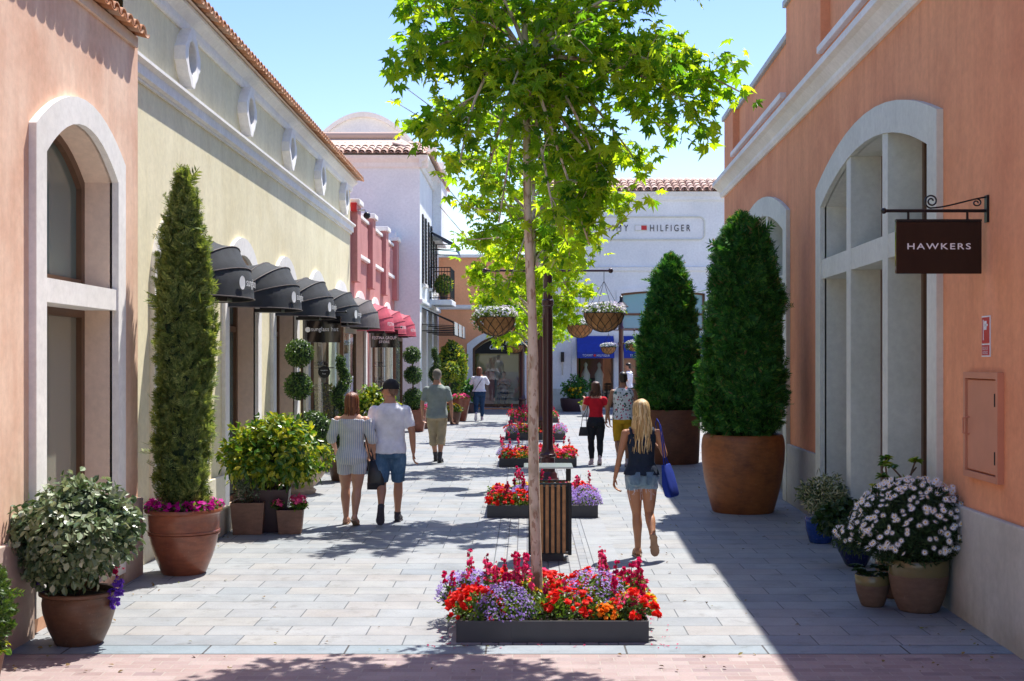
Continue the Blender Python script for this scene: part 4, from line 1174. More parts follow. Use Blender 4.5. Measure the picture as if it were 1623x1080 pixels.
def pot_mesh(t, prof, mat, n=40, soil_r=None, soil_z=None, name='pot', wob=0):
    mb = MB(); mb.lathe(prof, n, wob=wob); p = part(name, mb, mat, t, smooth=50)
    mb = MB(); mb.add([(soil_r*math.cos(2*math.pi*i/20), soil_r*math.sin(2*math.pi*i/20), soil_z) for i in range(20)], [tuple(range(20))])
    part('soil', mb, M['soil'], t)
    return p
def sqpot(t, w0, w1, h, mat, n=1, wall=.025):
    mb = MB()
    def sq(w, z): return [(-w,-w,z),(w,-w,z),(w,w,z),(-w,w,z)]
    mb.rings([sq(w0/2,0), sq(w1/2,h), sq(w1/2-wall,h), sq(w1/2-wall-.004,h-.05)], True)
    part('pot', mb, mat, t, bevel=.006)
    mb = MB(); k = w1/2-wall-.001; mb.add(sq(k, h-.03), [(0,1,2,3)]); part('soil', mb, M['soil'], t)

def ball(t, c, r, n, mat, size, name='foliage', tmpl=None, core=True, rg=RNG, inner=.88, jit=.5, up=.4, zmin=-1):
    mb = MB()
    rr = r if hasattr(r, '__len__') else (r, r, r)
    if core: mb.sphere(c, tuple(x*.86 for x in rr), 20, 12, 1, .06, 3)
    q, d = shell(n, c, rr, rg, inner, zmin)
    sc_ = rg.uniform(.7, 1.25, len(q))*size
    mb.scatter(tmpl or T_LEAF, q, orient(len(q), d+np.array((0,0,.3)), d+np.array((0,0,up)), jit, rg), sc_)
    return part(name, mb, [mat, M['conifercore']], t)

def flowers(mb, c, r, n, size, tmpl=None, rg=RNG, zmin=.0, mi=0, jit=.35, inner=.92):
    q, d = shell(n, c, r, rg, inner, zmin)
    mb.scatter(tmpl or T_BALL, q, orient(len(q), None, d+np.array((0,-.15,.6)), jit, rg), rg.uniform(.75,1.2,len(q))*size, mi)

def conifer(t, z0, prof, n, size, mat, seed, tmpl=T_SPRAY, upb=.9, lump=.07):
    """clipped column: prof = list of (z, radius); feathery sprays over a dark twiggy core"""
    rg = np.random.default_rng(seed)
    zs = np.array([p[0] for p in prof]); rs = np.array([p[1] for p in prof])
    ph = rg.uniform(0, 6.28, 12)
    def rad(z, th):
        k = 1 + lump*(np.sin(3*th+ph[0]+z*2.3)*.5 + np.sin(5*th+ph[1]-z*5.1)*.35 + np.sin(8*th+ph[2]+z*9)*.3)
        return np.interp(z, zs, rs)*k
    mb = MB()
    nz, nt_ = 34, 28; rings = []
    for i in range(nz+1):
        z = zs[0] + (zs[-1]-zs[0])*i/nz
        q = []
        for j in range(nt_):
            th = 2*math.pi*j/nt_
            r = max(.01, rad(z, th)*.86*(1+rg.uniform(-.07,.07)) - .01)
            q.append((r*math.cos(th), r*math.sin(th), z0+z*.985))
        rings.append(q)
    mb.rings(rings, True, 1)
    w = rs.max(); zz = rg.uniform(zs[0], zs[-1], n*3); keep = rg.uniform(0, w*1.0, n*3) < np.interp(zz, zs, rs)+.03
    zz = zz[keep][:n]; th = rg.uniform(0, 2*math.pi, len(zz))
    # gather the sprays into tufts that stand out or sink in
    nc = max(60, n//26); ci = rg.integers(0, nc, len(zz)); pull = .72
    cz = rg.permutation(zz)[:nc] if len(zz) > nc else zz; cz = np.resize(cz, nc); cth = rg.uniform(0, 2*math.pi, nc); ck = rg.uniform(.82, 1.11, nc)
    m_ = rg.uniform(0,1,len(zz)) < pull; tw = size*.75
    zz = np.where(m_, np.clip(cz[ci]+rg.normal(0,tw,len(zz)), zs[0], zs[-1]), zz); rr_ = np.maximum(np.interp(zz, zs, rs), .05)
    th = np.where(m_, cth[ci]+rg.normal(0,1,len(zz))*tw/rr_, th)
    k = np.where(m_, ck[ci]*rg.uniform(.93,1.02,len(zz)), rg.uniform(.84, 1.0, len(zz))); r = rad(zz, th)*k
    P = np.stack([r*np.cos(th), r*np.sin(th), z0+zz], 1)
    slope = -np.gradient(rs, zs); sl = np.interp(zz, zs, slope)
    out = np.stack([np.cos(th), np.sin(th), np.zeros_like(th)], 1)
    d = out*(.9-upb*.3)+np.array((0,0,1))*(upb*rg.uniform(.4,1.3,(len(zz),1)))
    long_ = np.where(rg.uniform(0,1,len(zz)) > .97, 1.7, 1.0)
    mb.scatter(tmpl, P, orient(len(zz), d, out+rg.normal(0,.5,(len(zz),3)), .55, rg), rg.uniform(.6,1.25,len(zz))*size*long_)
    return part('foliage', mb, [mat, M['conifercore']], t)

def bush(t, c, r, n, mat, size, tmpl=T_LEAF, clumps=14, seed=1, stems=6, spread=.55, name='foliage', zfoot=.4, droop=.2, clr=.42, jit=.6):
    """loose shrub: leaf clumps spread round several stems, gaps between them"""
    rg = np.random.default_rng(seed)
    rr = np.array(r if hasattr(r, '__len__') else (r,r,r), float)
    mb = MB(); cl = []
    for i in range(clumps):
        d = norm(rg.normal(0,1,3)); d[2] = d[2]*.9+.05
        cl.append(np.array(c) + d*rr*rg.uniform(spread, .78))
    for q0 in cl:
        m = n//clumps
        q, d = shell(m, q0, rr*clr*rg.uniform(.8,1.25), rg, .35)
        od = norm(q-np.array(c))
        mb.scatter(tmpl, q, orient(len(q), d+od*.6+np.array((0,0,-droop)), d+od*.5+np.array((0,0,.9)), jit, rg), rg.uniform(.65,1.2,len(q))*size)
    f = part(name, mb, mat, t)
    if stems:
        mb = MB()
        for q0 in cl[:stems*2]:
            b = np.array((c[0]*.3, c[1]*.3, zfoot)); m1 = b*.5+q0*.5+rg.normal(0,.02,3)
            mb.tube([tuple(b), tuple(m1), tuple(q0)], [.013,.009,.004], 5)
        part('stem', mb, M['bark'], t)
    return f

POTA = [(0,0),(.165,0),(.175,.01),(.225,.12),(.26,.24),(.268,.31),(.262,.355),(.268,.362),(.288,.372),(.290,.392),(.280,.400),(.245,.395),(.240,.36),(.0,.34)]
def left_pots():
    # front pot with silvery bush
    x, y = G(125, 1019)
    t = thing('potted_shrub', 'silvery green leafy bush in a round brown glazed pot, nearest on the left', 'potted plant', (x, y, 0))
    pot_mesh(t, POTA, M['brownglaze'], 48, .24, .355)
    bush(t, (-.03,0,.80), (.50,.46,.46), 6600, M['greyleaf'], .064, T_LEAFW, 60, 3, 7, .62, zfoot=.36, clr=.33)
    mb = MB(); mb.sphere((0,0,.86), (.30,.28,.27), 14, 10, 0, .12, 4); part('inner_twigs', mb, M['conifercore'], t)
    rg = np.random.default_rng(4)
    mb = MB(); flowers(mb, (.29,-.06,.39), (.07,.07,.12), 46, .040, T_BALL, rg, -1, 0, .5, .4); flowers(mb, (-.25,-.10,.44), (.04,.05,.07), 14, .04, T_BALL, rg, -1, 0, .5, .4); part('purple_petunias', mb, M['fviol'], t)
    mb = MB(); flowers(mb, (.27,.1,.52), (.035,.035,.035), 8, .045, T_BALL, rg, -1); part('red_flower', mb, M['fcrim'], t)
    # cropped clipped cone and ivy pot at the corner
    t = thing('potted_topiary', 'clipped bright green topiary over trailing ivy, cut off by the left edge', 'potted plant', (-3.62, 8.72, 0))
    pot_mesh(t, [(0,0),(.12,0),(.14,.03),(.17,.18),(.175,.22),(.165,.23),(.15,.22),(0,.2)], M['claybox'], 24, .15, .205)
    conifer(t, .26, [(0,.14),(.1,.19),(.3,.20),(.45,.15),(.56,.06),(.6,.01)], 1400, .06, M['box'], 5, T_SPRAY, .6)
    bush(t, (.06,-.05,.24), (.20,.18,.07), 260, M['laurel'], .055, T_LEAFW, 12, 8, 0, .5, name='ivy')
    # terracotta pot with cypress
    x, y = G(291, 908)
    t = thing('potted_cypress', 'tall slim cypress over magenta petunias in a ribbed terracotta pot', 'potted plant', (x, y, 0))
    pot_mesh(t, [(0,0),(.205,0),(.215,.012),(.275,.16),(.318,.30),(.332,.38),(.345,.382),(.347,.396),(.338,.402),(.349,.408),(.350,.424),(.341,.43),(.343,.50),(.350,.585),(.358,.595),(.374,.606),(.376,.628),(.368,.640),(.33,.635),(.325,.60),(0,.58)], M['terracotta'], 52, .32, .60)
    conifer(t, .64, [(-.06,.10),(0,.19),(.3,.225),(.8,.235),(1.5,.24),(2.1,.225),(2.45,.195),(2.75,.15),(2.95,.10),(3.12,.05),(3.26,.01)], 7200, .115, M['cypress'], 6, T_SPRAY, 1.9, .26)
    mb = MB(); mb.tube([(0,0,.58),(0,0,1.2)], .035, 8); part('trunk', mb, M['bark'], t)
    rg = np.random.default_rng(15); mb = MB()
    for i in range(46):
        top = i < 22; z = rg.uniform(3.35,3.85) if top else rg.uniform(.9,3.4); a = rg.uniform(0,6.28); r = max(.01, (.16*(3.95-z)/.6 if top else .23)); h = rg.uniform(.10,.24) if top else rg.uniform(.08,.15)
        b = np.array((r*math.cos(a), r*math.sin(a), z)); d = norm(np.array((math.cos(a)*.25, math.sin(a)*.25, 1.0)) + rg.normal(0,.08,3)); n = 12
        u = np.linspace(0,1,n)[:,None]; q = b + d*u*h; dd = d + rg.normal(0,.35,(n,3)); mb.scatter(T_SPRAY, q, orient(n, dd, rg.normal(0,1,(n,3)), .2, rg), (.085*(1-u[:,0]*.45)))
    part('stray_shoots', mb, M['cypress'], t)
    rg = np.random.default_rng(5); mb = MB(); mg = MB()
    for i in range(22):
        a = 2*math.pi*i/22; c = (.30*math.cos(a), .30*math.sin(a), .66)
        flowers(mb, c, (.085,.085,.065), 12, .062, T_DISC, rg, -.5, 0, .4, .6)
        q, d = shell(14, c, (.08,.08,.05), rg, .4); mg.scatter(T_LEAF, q, orient(len(q), d, None, .6, rg), .05)
    part('petunias', mb, M['fmag'], t); part('petunia_leaves', mg, M['green'], t)
    # square boxes
    x, y = G(394, 845)
    t = thing('potted_herb', 'grey green bushy herb in a square brown clay box, left of the magenta petunia box', 'potted plant', (x, y, 0), .1)
    sqpot(t, .34, .40, .38, M['claybox'])
    bush(t, (0,0,.52), (.17,.17,.24), 1500, M['herb'], .05, T_LEAFN, 22, 11, 6, .5, zfoot=.35, droop=-.8)
    x, y = G(460, 845)
    t = thing('potted_petunia', 'magenta petunias spilling over a small square brown clay box', 'potted plant', (x, y, 0), .1)
    sqpot(t, .26, .31, .29, M['claybox'])
    rg = np.random.default_rng(9); mb = MB(); mg = MB()
    for i in range(12):
        c = (rg.uniform(-.17,.17), rg.uniform(-.14,.14), .36+rg.uniform(-.02,.06)); flowers(mb, c, (.06,.06,.05), 10, .060, T_DISC, rg, -.3)
        q, d = shell(40, (c[0],c[1],.34), (.07,.07,.05), rg, .4); mg.scatter(T_LEAF, q, orient(len(q), d, None, .6, rg), .045)
    part('petunias', mb, M['fpink'], t); part('petunia_leaves', mg, M['green'], t)
    # yellow green laurel
    x, y = -3.08, 16.0
    t = thing('potted_laurel', 'broad glossy yellow green shrub in a dark plum tapered box', 'potted plant', (x, y, 0), .1)
    sqpot(t, .30, .44, .52, M['purplebox'])
    bush(t, (0,0,.92), (.62,.52,.52), 5200, M['laurel'], .10, T_LEAF, 68, 12, 12, .55, zfoot=.5, clr=.34)
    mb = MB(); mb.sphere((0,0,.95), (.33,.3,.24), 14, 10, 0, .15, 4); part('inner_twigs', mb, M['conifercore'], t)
    # triple ball topiary in pale bowl
    x, y = G(478, 782)
    t = thing('potted_topiary', 'three ball topiary over trailing leaves in a wide pale stone bowl', 'potted plant', (x, y, 0))
    pot_mesh(t, [(0,0),(.20,0),(.22,.05),(.17,.09),(.26,.18),(.36,.32),(.40,.46),(.395,.53),(.42,.55),(.41,.58),(.37,.57),(.36,.5),(0,.48)], M['palepot'], 40, .36, .53)
    mb = MB(); mb.tube([(0,0,.5),(0,0,2.1)], .022, 7); part('trunk', mb, M['bark'], t)
    ball(t, (.17,0,.98), (.27,.27,.26), 1500, M['box'], .05); ball(t, (-.05,0,1.63), .205, 1000, M['box'], .045); ball(t, (-.04,0,2.13), .205, 1000, M['box'], .045)
    bush(t, (.30,-.05,.55), (.22,.24,.24), 1000, M['laurel'], .055, T_LEAFW, 16, 14, 0, .5, name='trailing_leaves')
    # dark pot, spiral
    def spiral(lab, x, y, h, z0, potm, r=.17, sc_=1):
        t = thing('potted_topiary', lab, 'potted plant', (x, y, 0))
        pot_mesh(t, [(0,0),(.16,0),(.18,.02),(.22,.2),(.235,.38),(.25,.40),(.245,.43),(.22,.42),(0,.38)], potm, 32, .21, .395)
        rg = np.random.default_rng(int(abs(x*100))); mb = MB(); pts = []; rad = []
        n = 60
        for i in range(n):
            u = i/(n-1); th = u*2*math.pi*2.6
            k = (1-u)*.17+.02
            pts.append((k*math.cos(th), k*math.sin(th), z0+u*h)); rad.append(r*(1-u*.55))
        mb.tube(pts, [a*.75 for a in rad], 10, True, 1)
        m = 2600; idx = rg.uniform(0, n-1.01, m); i0 = idx.astype(int); P = np.array(pts); P = P[i0]+(P[i0+1]-P[i0])*(idx-i0)[:,None]
        rr = np.array(rad)[i0]; d = norm(rg.normal(0,1,(m,3)))
        q = P + d*rr[:,None]*rg.uniform(.75,1.0,(m,1)); mb.scatter(T_LEAF, q, orient(m, d, d, .5, rg), rg.uniform(.7,1.2,m)*.045)
        part('foliage', mb, [M['box'], M['conifercore']], t)
        return t
    x, y = G(537, 762)
    spiral('spiral clipped topiary in a dark pot beside the glazed display window', x+.05, y, 1.55, .50, M['brownglaze'])
    # hedge bushes by the display window
    for px, py, w, lab in ((520, 742, .42, 'bright green leafy shrub in a dark tub left of the spiral topiary'), (592, 745, .55, 'bright green leafy shrub in a dark tub behind the man with the cap')):
        x, y = G(px, py); y = max(y, 23.8) if px == 520 else y
        t = thing('potted_laurel', lab, 'potted plant', (x, y, 0))
        pot_mesh(t, [(0,0),(.20,0),(.23,.02),(.27,.45),(.29,.48),(.27,.50),(.25,.47),(0,.44)], M['purplebox'], 28, .25, .46)
        bush(t, (0,0,1.05), (w,.42,.52), 2600, M['laurel'], .085, T_LEAFW, 40, int(px), 8, .5, zfoot=.45, clr=.36)
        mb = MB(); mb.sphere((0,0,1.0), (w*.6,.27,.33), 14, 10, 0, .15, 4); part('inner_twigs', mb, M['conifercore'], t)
    # three-ball topiary in terracotta box further on
    x, y = G(660, 684)
    t = thing('potted_topiary', 'three ball topiary in a tapered terracotta box beyond the red awnings', 'potted plant', (x, y, 0))
    sqpot(t, .36, .52, .58, M['terracotta'])
    mb = MB(); mb.tube([(-.08,0,.5),(-.12,0,2.0)], .022, 7); part('trunk', mb, M['bark'], t)
    ball(t, (-.08,0,.86), .28, 1100, M['box'], .06); ball(t, (-.1,0,1.50), .235, 800, M['box'], .055); ball(t, (-.13,0,2.03), .22, 800, M['box'], .055)
    # beyond
    spiral('spiral clipped topiary by the white building, behind the man in grey', -2.72, 39.2, 1.75, .45, M['brownglaze'], .2)
    t = thing('potted_topiary', 'light green leafy ball on a stem by the white building shopfront', 'potted plant', (-2.35, 40.2, 0))
    pot_mesh(t, [(0,0),(.16,0),(.22,.3),(.24,.34),(.2,.33),(0,.3)], M['brownglaze'], 24, .2, .31)
    mb = MB(); mb.tube([(0,0,.3),(0,0,1.4)], .02, 6); part('trunk', mb, M['bark'], t)
    ball(t, (0,0,1.5), .29, 800, M['laurel'], .09)
    t = thing('potted_topiary', 'tall dome clipped golden green shrub left of the shoe shop arch', 'potted plant', (-2.42, 43.0, 0))
    pot_mesh(t, [(0,0),(.2,0),(.27,.4),(.29,.45),(.25,.44),(0,.4)], M['terracotta'], 24, .25, .42)
    conifer(t, .42, [(0,.10),(.3,.16),(.7,.36),(1.1,.43),(1.5,.42),(1.8,.30),(1.95,.12),(2.0,.02)], 2400, .10, M['laurel'], 21, T_LEAF, .5)
    t = thing('potted_shrub', 'low dark green shrub in a tub at the left of the shop arch', 'potted plant', (-2.05, 45.5, 0))
    pot_mesh(t, [(0,0),(.25,0),(.3,.3),(.32,.33),(.28,.32),(0,.3)], M['purplebox'], 24, .28, .31)
    bush(t, (0,0,.75), (.55,.4,.45), 1100, M['conifer'], .13, T_LEAF, 20, 31, 5)
    x, y = G(733, 668)
    t = thing('potted_flowers', 'magenta flowers in a tall tapering terracotta pot before the far shrubs', 'potted plant', (-2.02, 40.4, 0))
    pot_mesh(t, [(0,0),(.15,0),(.17,.03),(.27,.55),(.30,.66),(.31,.69),(.27,.68),(0,.62)], M['terracotta'], 28, .26, .65)
    rg = np.random.default_rng(31); mb = MB(); flowers(mb, (-.02,0,.70), (.28,.26,.14), 70, .09, T_DISC, rg); part('flowers', mb, M['fpink'], t)
    mb = MB(); q, d = shell(220, (0,0,.68), (.28,.28,.12), rg, .5, -.2); mb.scatter(T_LEAF, q, orient(len(q), d, None, .6, rg), .07); part('leaves', mb, M['green'], t)
    t = thing('potted_flowers', 'small pot of yellow flowers beside the tall tapering terracotta pot', 'potted plant', (-2.12, 38.6, 0))
    pot_mesh(t, [(0,0),(.12,0),(.18,.22),(.2,.34),(.21,.36),(.18,.35),(0,.32)], M['brownglaze'], 24, .17, .34)
    mb = MB(); flowers(mb, (0,0,.42), (.22,.2,.18), 34, .09, T_DISC, rg); part('flowers', mb, M['fyel'], t)
    mb = MB(); q, d = shell(300, (0,0,.40), (.24,.22,.17), rg, .5, -.3); mb.scatter(T_LEAF, q, orient(len(q), d, None, .6, rg), .08); part('leaves', mb, M['green'], t)
    t = thing('potted_flowers', 'pink flowers low by the wall behind the man in grey shirt', 'potted plant', (-2.78, 36.6, 0))
    pot_mesh(t, [(0,0),(.13,0),(.2,.3),(.22,.34),(.19,.33),(0,.3)], M['claybox'], 24, .18, .32)
    mb = MB(); flowers(mb, (0,0,.45), (.24,.22,.22), 50, .09, T_DISC, rg); part('flowers', mb, M['fpink'], t)
    mb = MB(); q, d = shell(300, (0,0,.42), (.24,.22,.18), rg, .5, -.3); mb.scatter(T_LEAF, q, orient(len(q), d, None, .6, rg), .08); part('leaves', mb, M['green'], t)

def right_pots():
    x, y = G(1179, 812)
    t = thing('potted_conifer', 'tall bullet shaped dark conifer in a big rounded rust brown pot, nearer of the two', 'potted plant', (x, y+.1, 0))
    pot_mesh(t, [(0,0),(.40,0),(.415,.02),(.47,.22),(.525,.46),(.555,.70),(.56,.88),(.55,.98),(.532,1.035),(.505,1.05),(.48,1.035),(.47,.97),(0,.95)], M['corten'], 60, .47, .985)
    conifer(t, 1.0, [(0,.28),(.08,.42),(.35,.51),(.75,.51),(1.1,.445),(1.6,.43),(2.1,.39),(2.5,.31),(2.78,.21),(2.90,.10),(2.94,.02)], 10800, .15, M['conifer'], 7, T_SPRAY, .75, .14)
    x, y = G(1064, 735)
    t = thing('potted_conifer', 'tall pointed dark conifer in a dark rusty cylinder pot, farther of the two', 'potted plant', (x, y+.2, 0))
    pot_mesh(t, [(0,0),(.53,0),(.545,.02),(.565,.5),(.572,1.0),(.565,1.035),(.54,1.03),(.53,.97),(0,.95)], M['corten2'], 56, .53, .99)
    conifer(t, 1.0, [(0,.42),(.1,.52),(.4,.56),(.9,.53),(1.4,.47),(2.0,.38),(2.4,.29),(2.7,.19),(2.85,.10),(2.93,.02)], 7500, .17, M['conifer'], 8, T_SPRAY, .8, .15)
    x, y = G(1297, 860)
    t = thing('potted_shrub', 'cream edged variegated bush in a small bright cobalt blue pot', 'potted plant', (x+.02, y, 0))
    pot_mesh(t, [(0,0),(.115,0),(.125,.01),(.16,.14),(.172,.24),(.175,.29),(.17,.30),(.15,.295),(0,.27)], M['bluepot'], 36, .155, .285)
    bush(t, (.06,.02,.54), (.28,.27,.27), 1900, M['varieg'], .075, T_LEAFN, 34, 41, 6, .5, zfoot=.28, droop=-.5, clr=.40)
    x, y = G(1360, 900)
    t = thing('potted_shrub', 'dark green leafy plant in a tapering navy blue bowl behind the daisies', 'potted plant', (x, y+.1, 0))
    pot_mesh(t, [(0,0),(.09,0),(.11,.02),(.19,.18),(.245,.31),(.25,.34),(.24,.35),(.22,.33),(0,.3)], M['navypot'], 36, .22, .325)
    bush(t, (-.12,0,.46), (.26,.22,.20), 900, M['daisyleaf'], .09, T_LEAFW, 24, 42, 0, .5, clr=.42)
    x, y = G(1385, 962)
    t = thing('potted_succulent', 'low succulent in the smallest two tone clay pot, front of the daisy group', 'potted plant', (x, y+.05, 0))
    pot_mesh(t, [(0,0),(.085,0),(.10,.015),(.135,.12),(.148,.20),(.15,.265),(.145,.27),(.13,.265),(0,.25)], M['duosmall'], 36, .13, .255)
    mb = MB(); rg = np.random.default_rng(43)
    for i in range(16):
        c = (rg.uniform(-.13,.13), rg.uniform(-.13,.13), .28+rg.uniform(0,.05))
        n = 12; a = np.arange(n)*2.4; d = np.stack([np.cos(a), np.sin(a), np.full(n,.6)], 1); mb.scatter(T_LEAFW, np.tile(c,(n,1)), orient(n, d, np.tile((0,0,1.),(n,1)), .2, rg), .065)
    part('rosettes', mb, M['daisyleaf'], t)
    x, y = G(1420, 958)
    t = thing('potted_succulent', 'tree like succulent with bare branching stems rising behind the white daisies', 'potted plant', (x+.10, y+.35, 0))
    pot_mesh(t, [(0,0),(.12,0),(.14,.02),(.18,.2),(.185,.32),(.18,.34),(.16,.33),(0,.3)], M['duo'], 36, .16, .32)
    mb = MB(); ml = MB(); rg = np.random.default_rng(44)
    for i in range(15):
        a = i*2.4; k = rg.uniform(.08,.26); h = rg.uniform(.92,1.24)
        tip = (k*math.cos(a), k*math.sin(a), h)
        mb.tube([(0,0,.3),(.02,0,.6),(k*.35*math.cos(a), k*.35*math.sin(a), .82),(k*.9*math.cos(a+.4), k*.9*math.sin(a+.4), h-.1), tip], [.02,.016,.012,.009,.008], 6)
        if i % 3 != 2:
            n = 16; b = np.arange(n)*2.4; d = np.stack([np.cos(b), np.sin(b), np.full(n,.5)], 1); ml.scatter(T_LEAFW, np.tile(tip,(n,1)), orient(n, d, np.tile((0,0,1.),(n,1)), .3, rg), .085)
    part('stem', mb, M['bark'], t); part('rosettes', ml, M['laurel'], t)
    x, y = G(1466, 972)
    t = thing('potted_daisies', 'big mound of white daisies in the largest two tone clay pot by the right wall', 'potted plant', (x-.02, y+.12, 0))
    pot_mesh(t, [(0,0),(.155,0),(.17,.015),(.215,.13),(.243,.26),(.252,.38),(.255,.43),(.248,.44),(.23,.435),(0,.41)], M['duo'], 48, .23, .42)
    rg = np.random.default_rng(45); mb = MB(); md = MB(); mc = MB()
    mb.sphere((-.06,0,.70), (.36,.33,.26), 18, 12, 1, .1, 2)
    q, d = shell(7000, (-.06,0,.72), (.47,.44,.36), rg, .62); mb.scatter(T_LEAFN, q, orient(len(q), d+np.array((0,0,.2)), d, .7, rg), rg.uniform(.7,1.2,len(q))*.06)
    q2, d2 = shell(900, (-.52,0,.62), (.20,.2,.16), rg, .3); mb.scatter(T_LEAFN, q2, orient(len(q2), d2, d2, .7, rg), .055)
    part('foliage', mb, [M['daisyleaf'], M['conifercore']], t)
    q, d = shell(420, (-.06,0,.72), (.50,.46,.39), rg, .96, -.5)
    q2, d2 = shell(40, (-.50,0,.64), (.21,.2,.17), rg, .9, -.3)
    q3, d3 = shell(46, (-.06,-.05,1.02), (.34,.3,.11), rg, .8, 0.1)
    q = np.concatenate([q,q2,q3]); d = np.concatenate([d,d2,d3]); rt = orient(len(q), None, d+np.array((-.25,-.5,.6)), .35, rg); ss = rg.uniform(.8,1.15,len(q))*.060
    md.scatter(T_DAISY, q, rt, ss); off = np.einsum('nij,j->ni', rt, np.array((0,0,.005)))
    V, F = petal_disc(6, .0, 1.0); V[0,2] = .25; mc.scatter((V, F), q+off, rt, ss*.24)
    dd = part('daisy_petals', md, M['fwhite'], t); part('daisy_centres', mc, M['fyel'], dd)
    # street end
    t = thing('potted_flowers', 'dark rounded planter with yellow flowers against the white end wall', 'potted plant', (1.70, 46.6, 0))
    pot_mesh(t, [(0,0),(.45,0),(.52,.2),(.54,.42),(.52,.46),(.48,.44),(0,.4)], M['purplebox'], 32, .48, .43)
    bush(t, (0,0,.82), (.5,.45,.45), 1100, M['conifer'], .13, T_LEAF, 24, 51, 5)
    mb = MB(); flowers(mb, (-.02,-.38,.75), (.22,.1,.16), 26, .13, T_DISC, rg, -1); part('flowers', mb, M['fyel'], t)
    t = thing('potted_shrub', 'low pale grey tapered planter with bright leaves near the woman in red', 'potted plant', (1.99, 43.0, 0))
    sqpot(t, .40, .56, .36, M['greypot'])
    ball(t, (0,0,.42), (.28,.28,.14), 320, M['laurel'], .10, core=False, zmin=-.3, inner=.4)

# ------------------------------------------------------------------ street trees
def plane_tree(label, loc, H, crown_r, z0, nbr, seed, leafn, lsize, explicit=(), trunk=None, trunk_r=.046, mat=None):
    rg = np.random.default_rng(seed)
    t = thing('plane_tree', label, 'tree', loc, group='plane trees along the middle of the street')
    tp = trunk or [(0,0,0),(0,0,2),(0,0,4),(0,0,H)]
    tz = np.array([p[2] for p in tp]); tx = np.array([p[0] for p in tp]); ty = np.array([p[1] for p in tp])
    def ax(z): return np.array((np.interp(z, tz, tx), np.interp(z, tz, ty), z))
    mb = MB(); zz = np.linspace(0, H, 26)
    mb.tube([tuple(ax(z)+np.array((.008*math.sin(z*3.1+seed), .008*math.cos(z*2.3), 0))) for z in zz], [trunk_r*(1.22 if z < .05 else 1)*(1-.78*(z/H)**1.2)*(1+.05*math.sin(z*7)) for z in zz], 14)
    part('trunk', mb, M['planebark'], t, smooth=True)
    mb = MB(); L = []   # leaf clump sites (pos, dir, weight)
    br = []
    for e in explicit: br.append((np.array(e[:3], float), e[3], e[4] if len(e) > 4 else 1.0))
    for i in range(nbr):
        z = z0 + (H-z0-.2)*(i+.5)/nbr; a = i*2.39996 + rg.uniform(-.3,.3)
        u = (z-z0)/(H-z0); ln = crown_r*(math.sin(math.pi*min(1, .18+u*.86))**.7)*rg.uniform(.75,1.12)
        br.append((np.array((ln*math.cos(a), ln*math.sin(a), z+ln*rg.uniform(.15,.45))), z-.2, 1.0))
    for tip, zb, wgt in br:
        b = ax(max(z0-.35, zb)); tip = tip+np.array((ax(tip[2])[0]*0, 0, 0)); v = tip-b; ln = np.linalg.norm(v)
        pts = []
        side = rg.normal(0,.06,3)
        for k in range(7):
            u = k/6; p = b+v*u+np.array((0,0,.12*ln*math.sin(math.pi*u)))+side*math.sin(math.pi*u)*ln; pts.append(p)
        mb.tube([tuple(p) for p in pts], [max(.004, .0065+.014*min(1,ln)*(1-u)) for u in np.linspace(0,1,7)], 6)
        nt_ = int(3+ln*5.5)
        for j in range(nt_):
            u = rg.uniform(.12, 1.0)**.85; k = min(5, int(u*6)); p = pts[k]+(pts[k+1]-pts[k])*(u*6-k)
            d = norm(v/ln*.5+rg.normal(0,1,3)*np.array((1,1,.7))); tl = rg.uniform(.16,.38)*(1.15-.4*u)
            q = p+d*tl; mb.tube([tuple(p), tuple((p+q)/2+np.array((0,0,.02))), tuple(q)], [.005,.004,.0025], 4)
            L.append((p, q, wgt))
        L.append((pts[5], pts[6], wgt))
    if seed == 1:
        for q in ([(-.5,0,3.9),(-.85,.05,4.15),(-1.12,.05,4.35)],[(-.5,.1,4.0),(-.9,.1,4.05),(-1.18,.1,4.22)],[(-.35,0,3.3),(-.6,0,3.35),(-.82,.0,3.62)],[(-.3,.1,3.1),(-.55,.1,3.08),(-.78,.1,3.35)],[(.4,.1,3.1),(.65,.1,3.2),(.85,.1,3.38)]):
            mb.tube(q, [.006,.004,.0025], 5); L.append((np.array(q[0]), np.array(q[1]), .35)); L.append((np.array(q[1]), np.array(q[2]), .10))
    part('limbs', mb, M['planebark'], t)
    P = []; D = []
    tot = sum(l[2] for l in L)
    for p, q, w in L:
        m = max(2, int(leafn*w/tot))
        u = rg.uniform(.25,1.12,(m,1)); c = p+(q-p)*u + rg.normal(0,.065,(m,3))
        P.append(c); o = norm(q-p+rg.normal(0,.8,(m,3))); D.append(o)
    P = np.concatenate(P); D = np.concatenate(D); n = len(P)
    y = norm(D*np.array((1,1,.3))+np.array((0,0,-.45)))
    zdir = norm(np.array((0,0,1.))*.9 + D*.45 + rg.normal(0,.45,(n,3)))
    mb = MB(); mb.scatter(T_PLANE, P, orient(n, y, zdir, .35, rg), np.clip(rg.normal(1,.22,n),.45,1.5)*lsize)
    part('crown', mb, mat or M['planeleaf'], t)
    mb = MB()
    for i in range(12 if seed == 1 else 0):
        c = P[rg.integers(n)]; mb.tube([tuple(c), tuple(c-np.array((0,0,.12)))], .002, 4); mb.sphere(tuple(c-np.array((0,0,.13))), .014, 8, 6)
    if mb.n: part('seed_balls', mb, M['bark'], t)
    return t

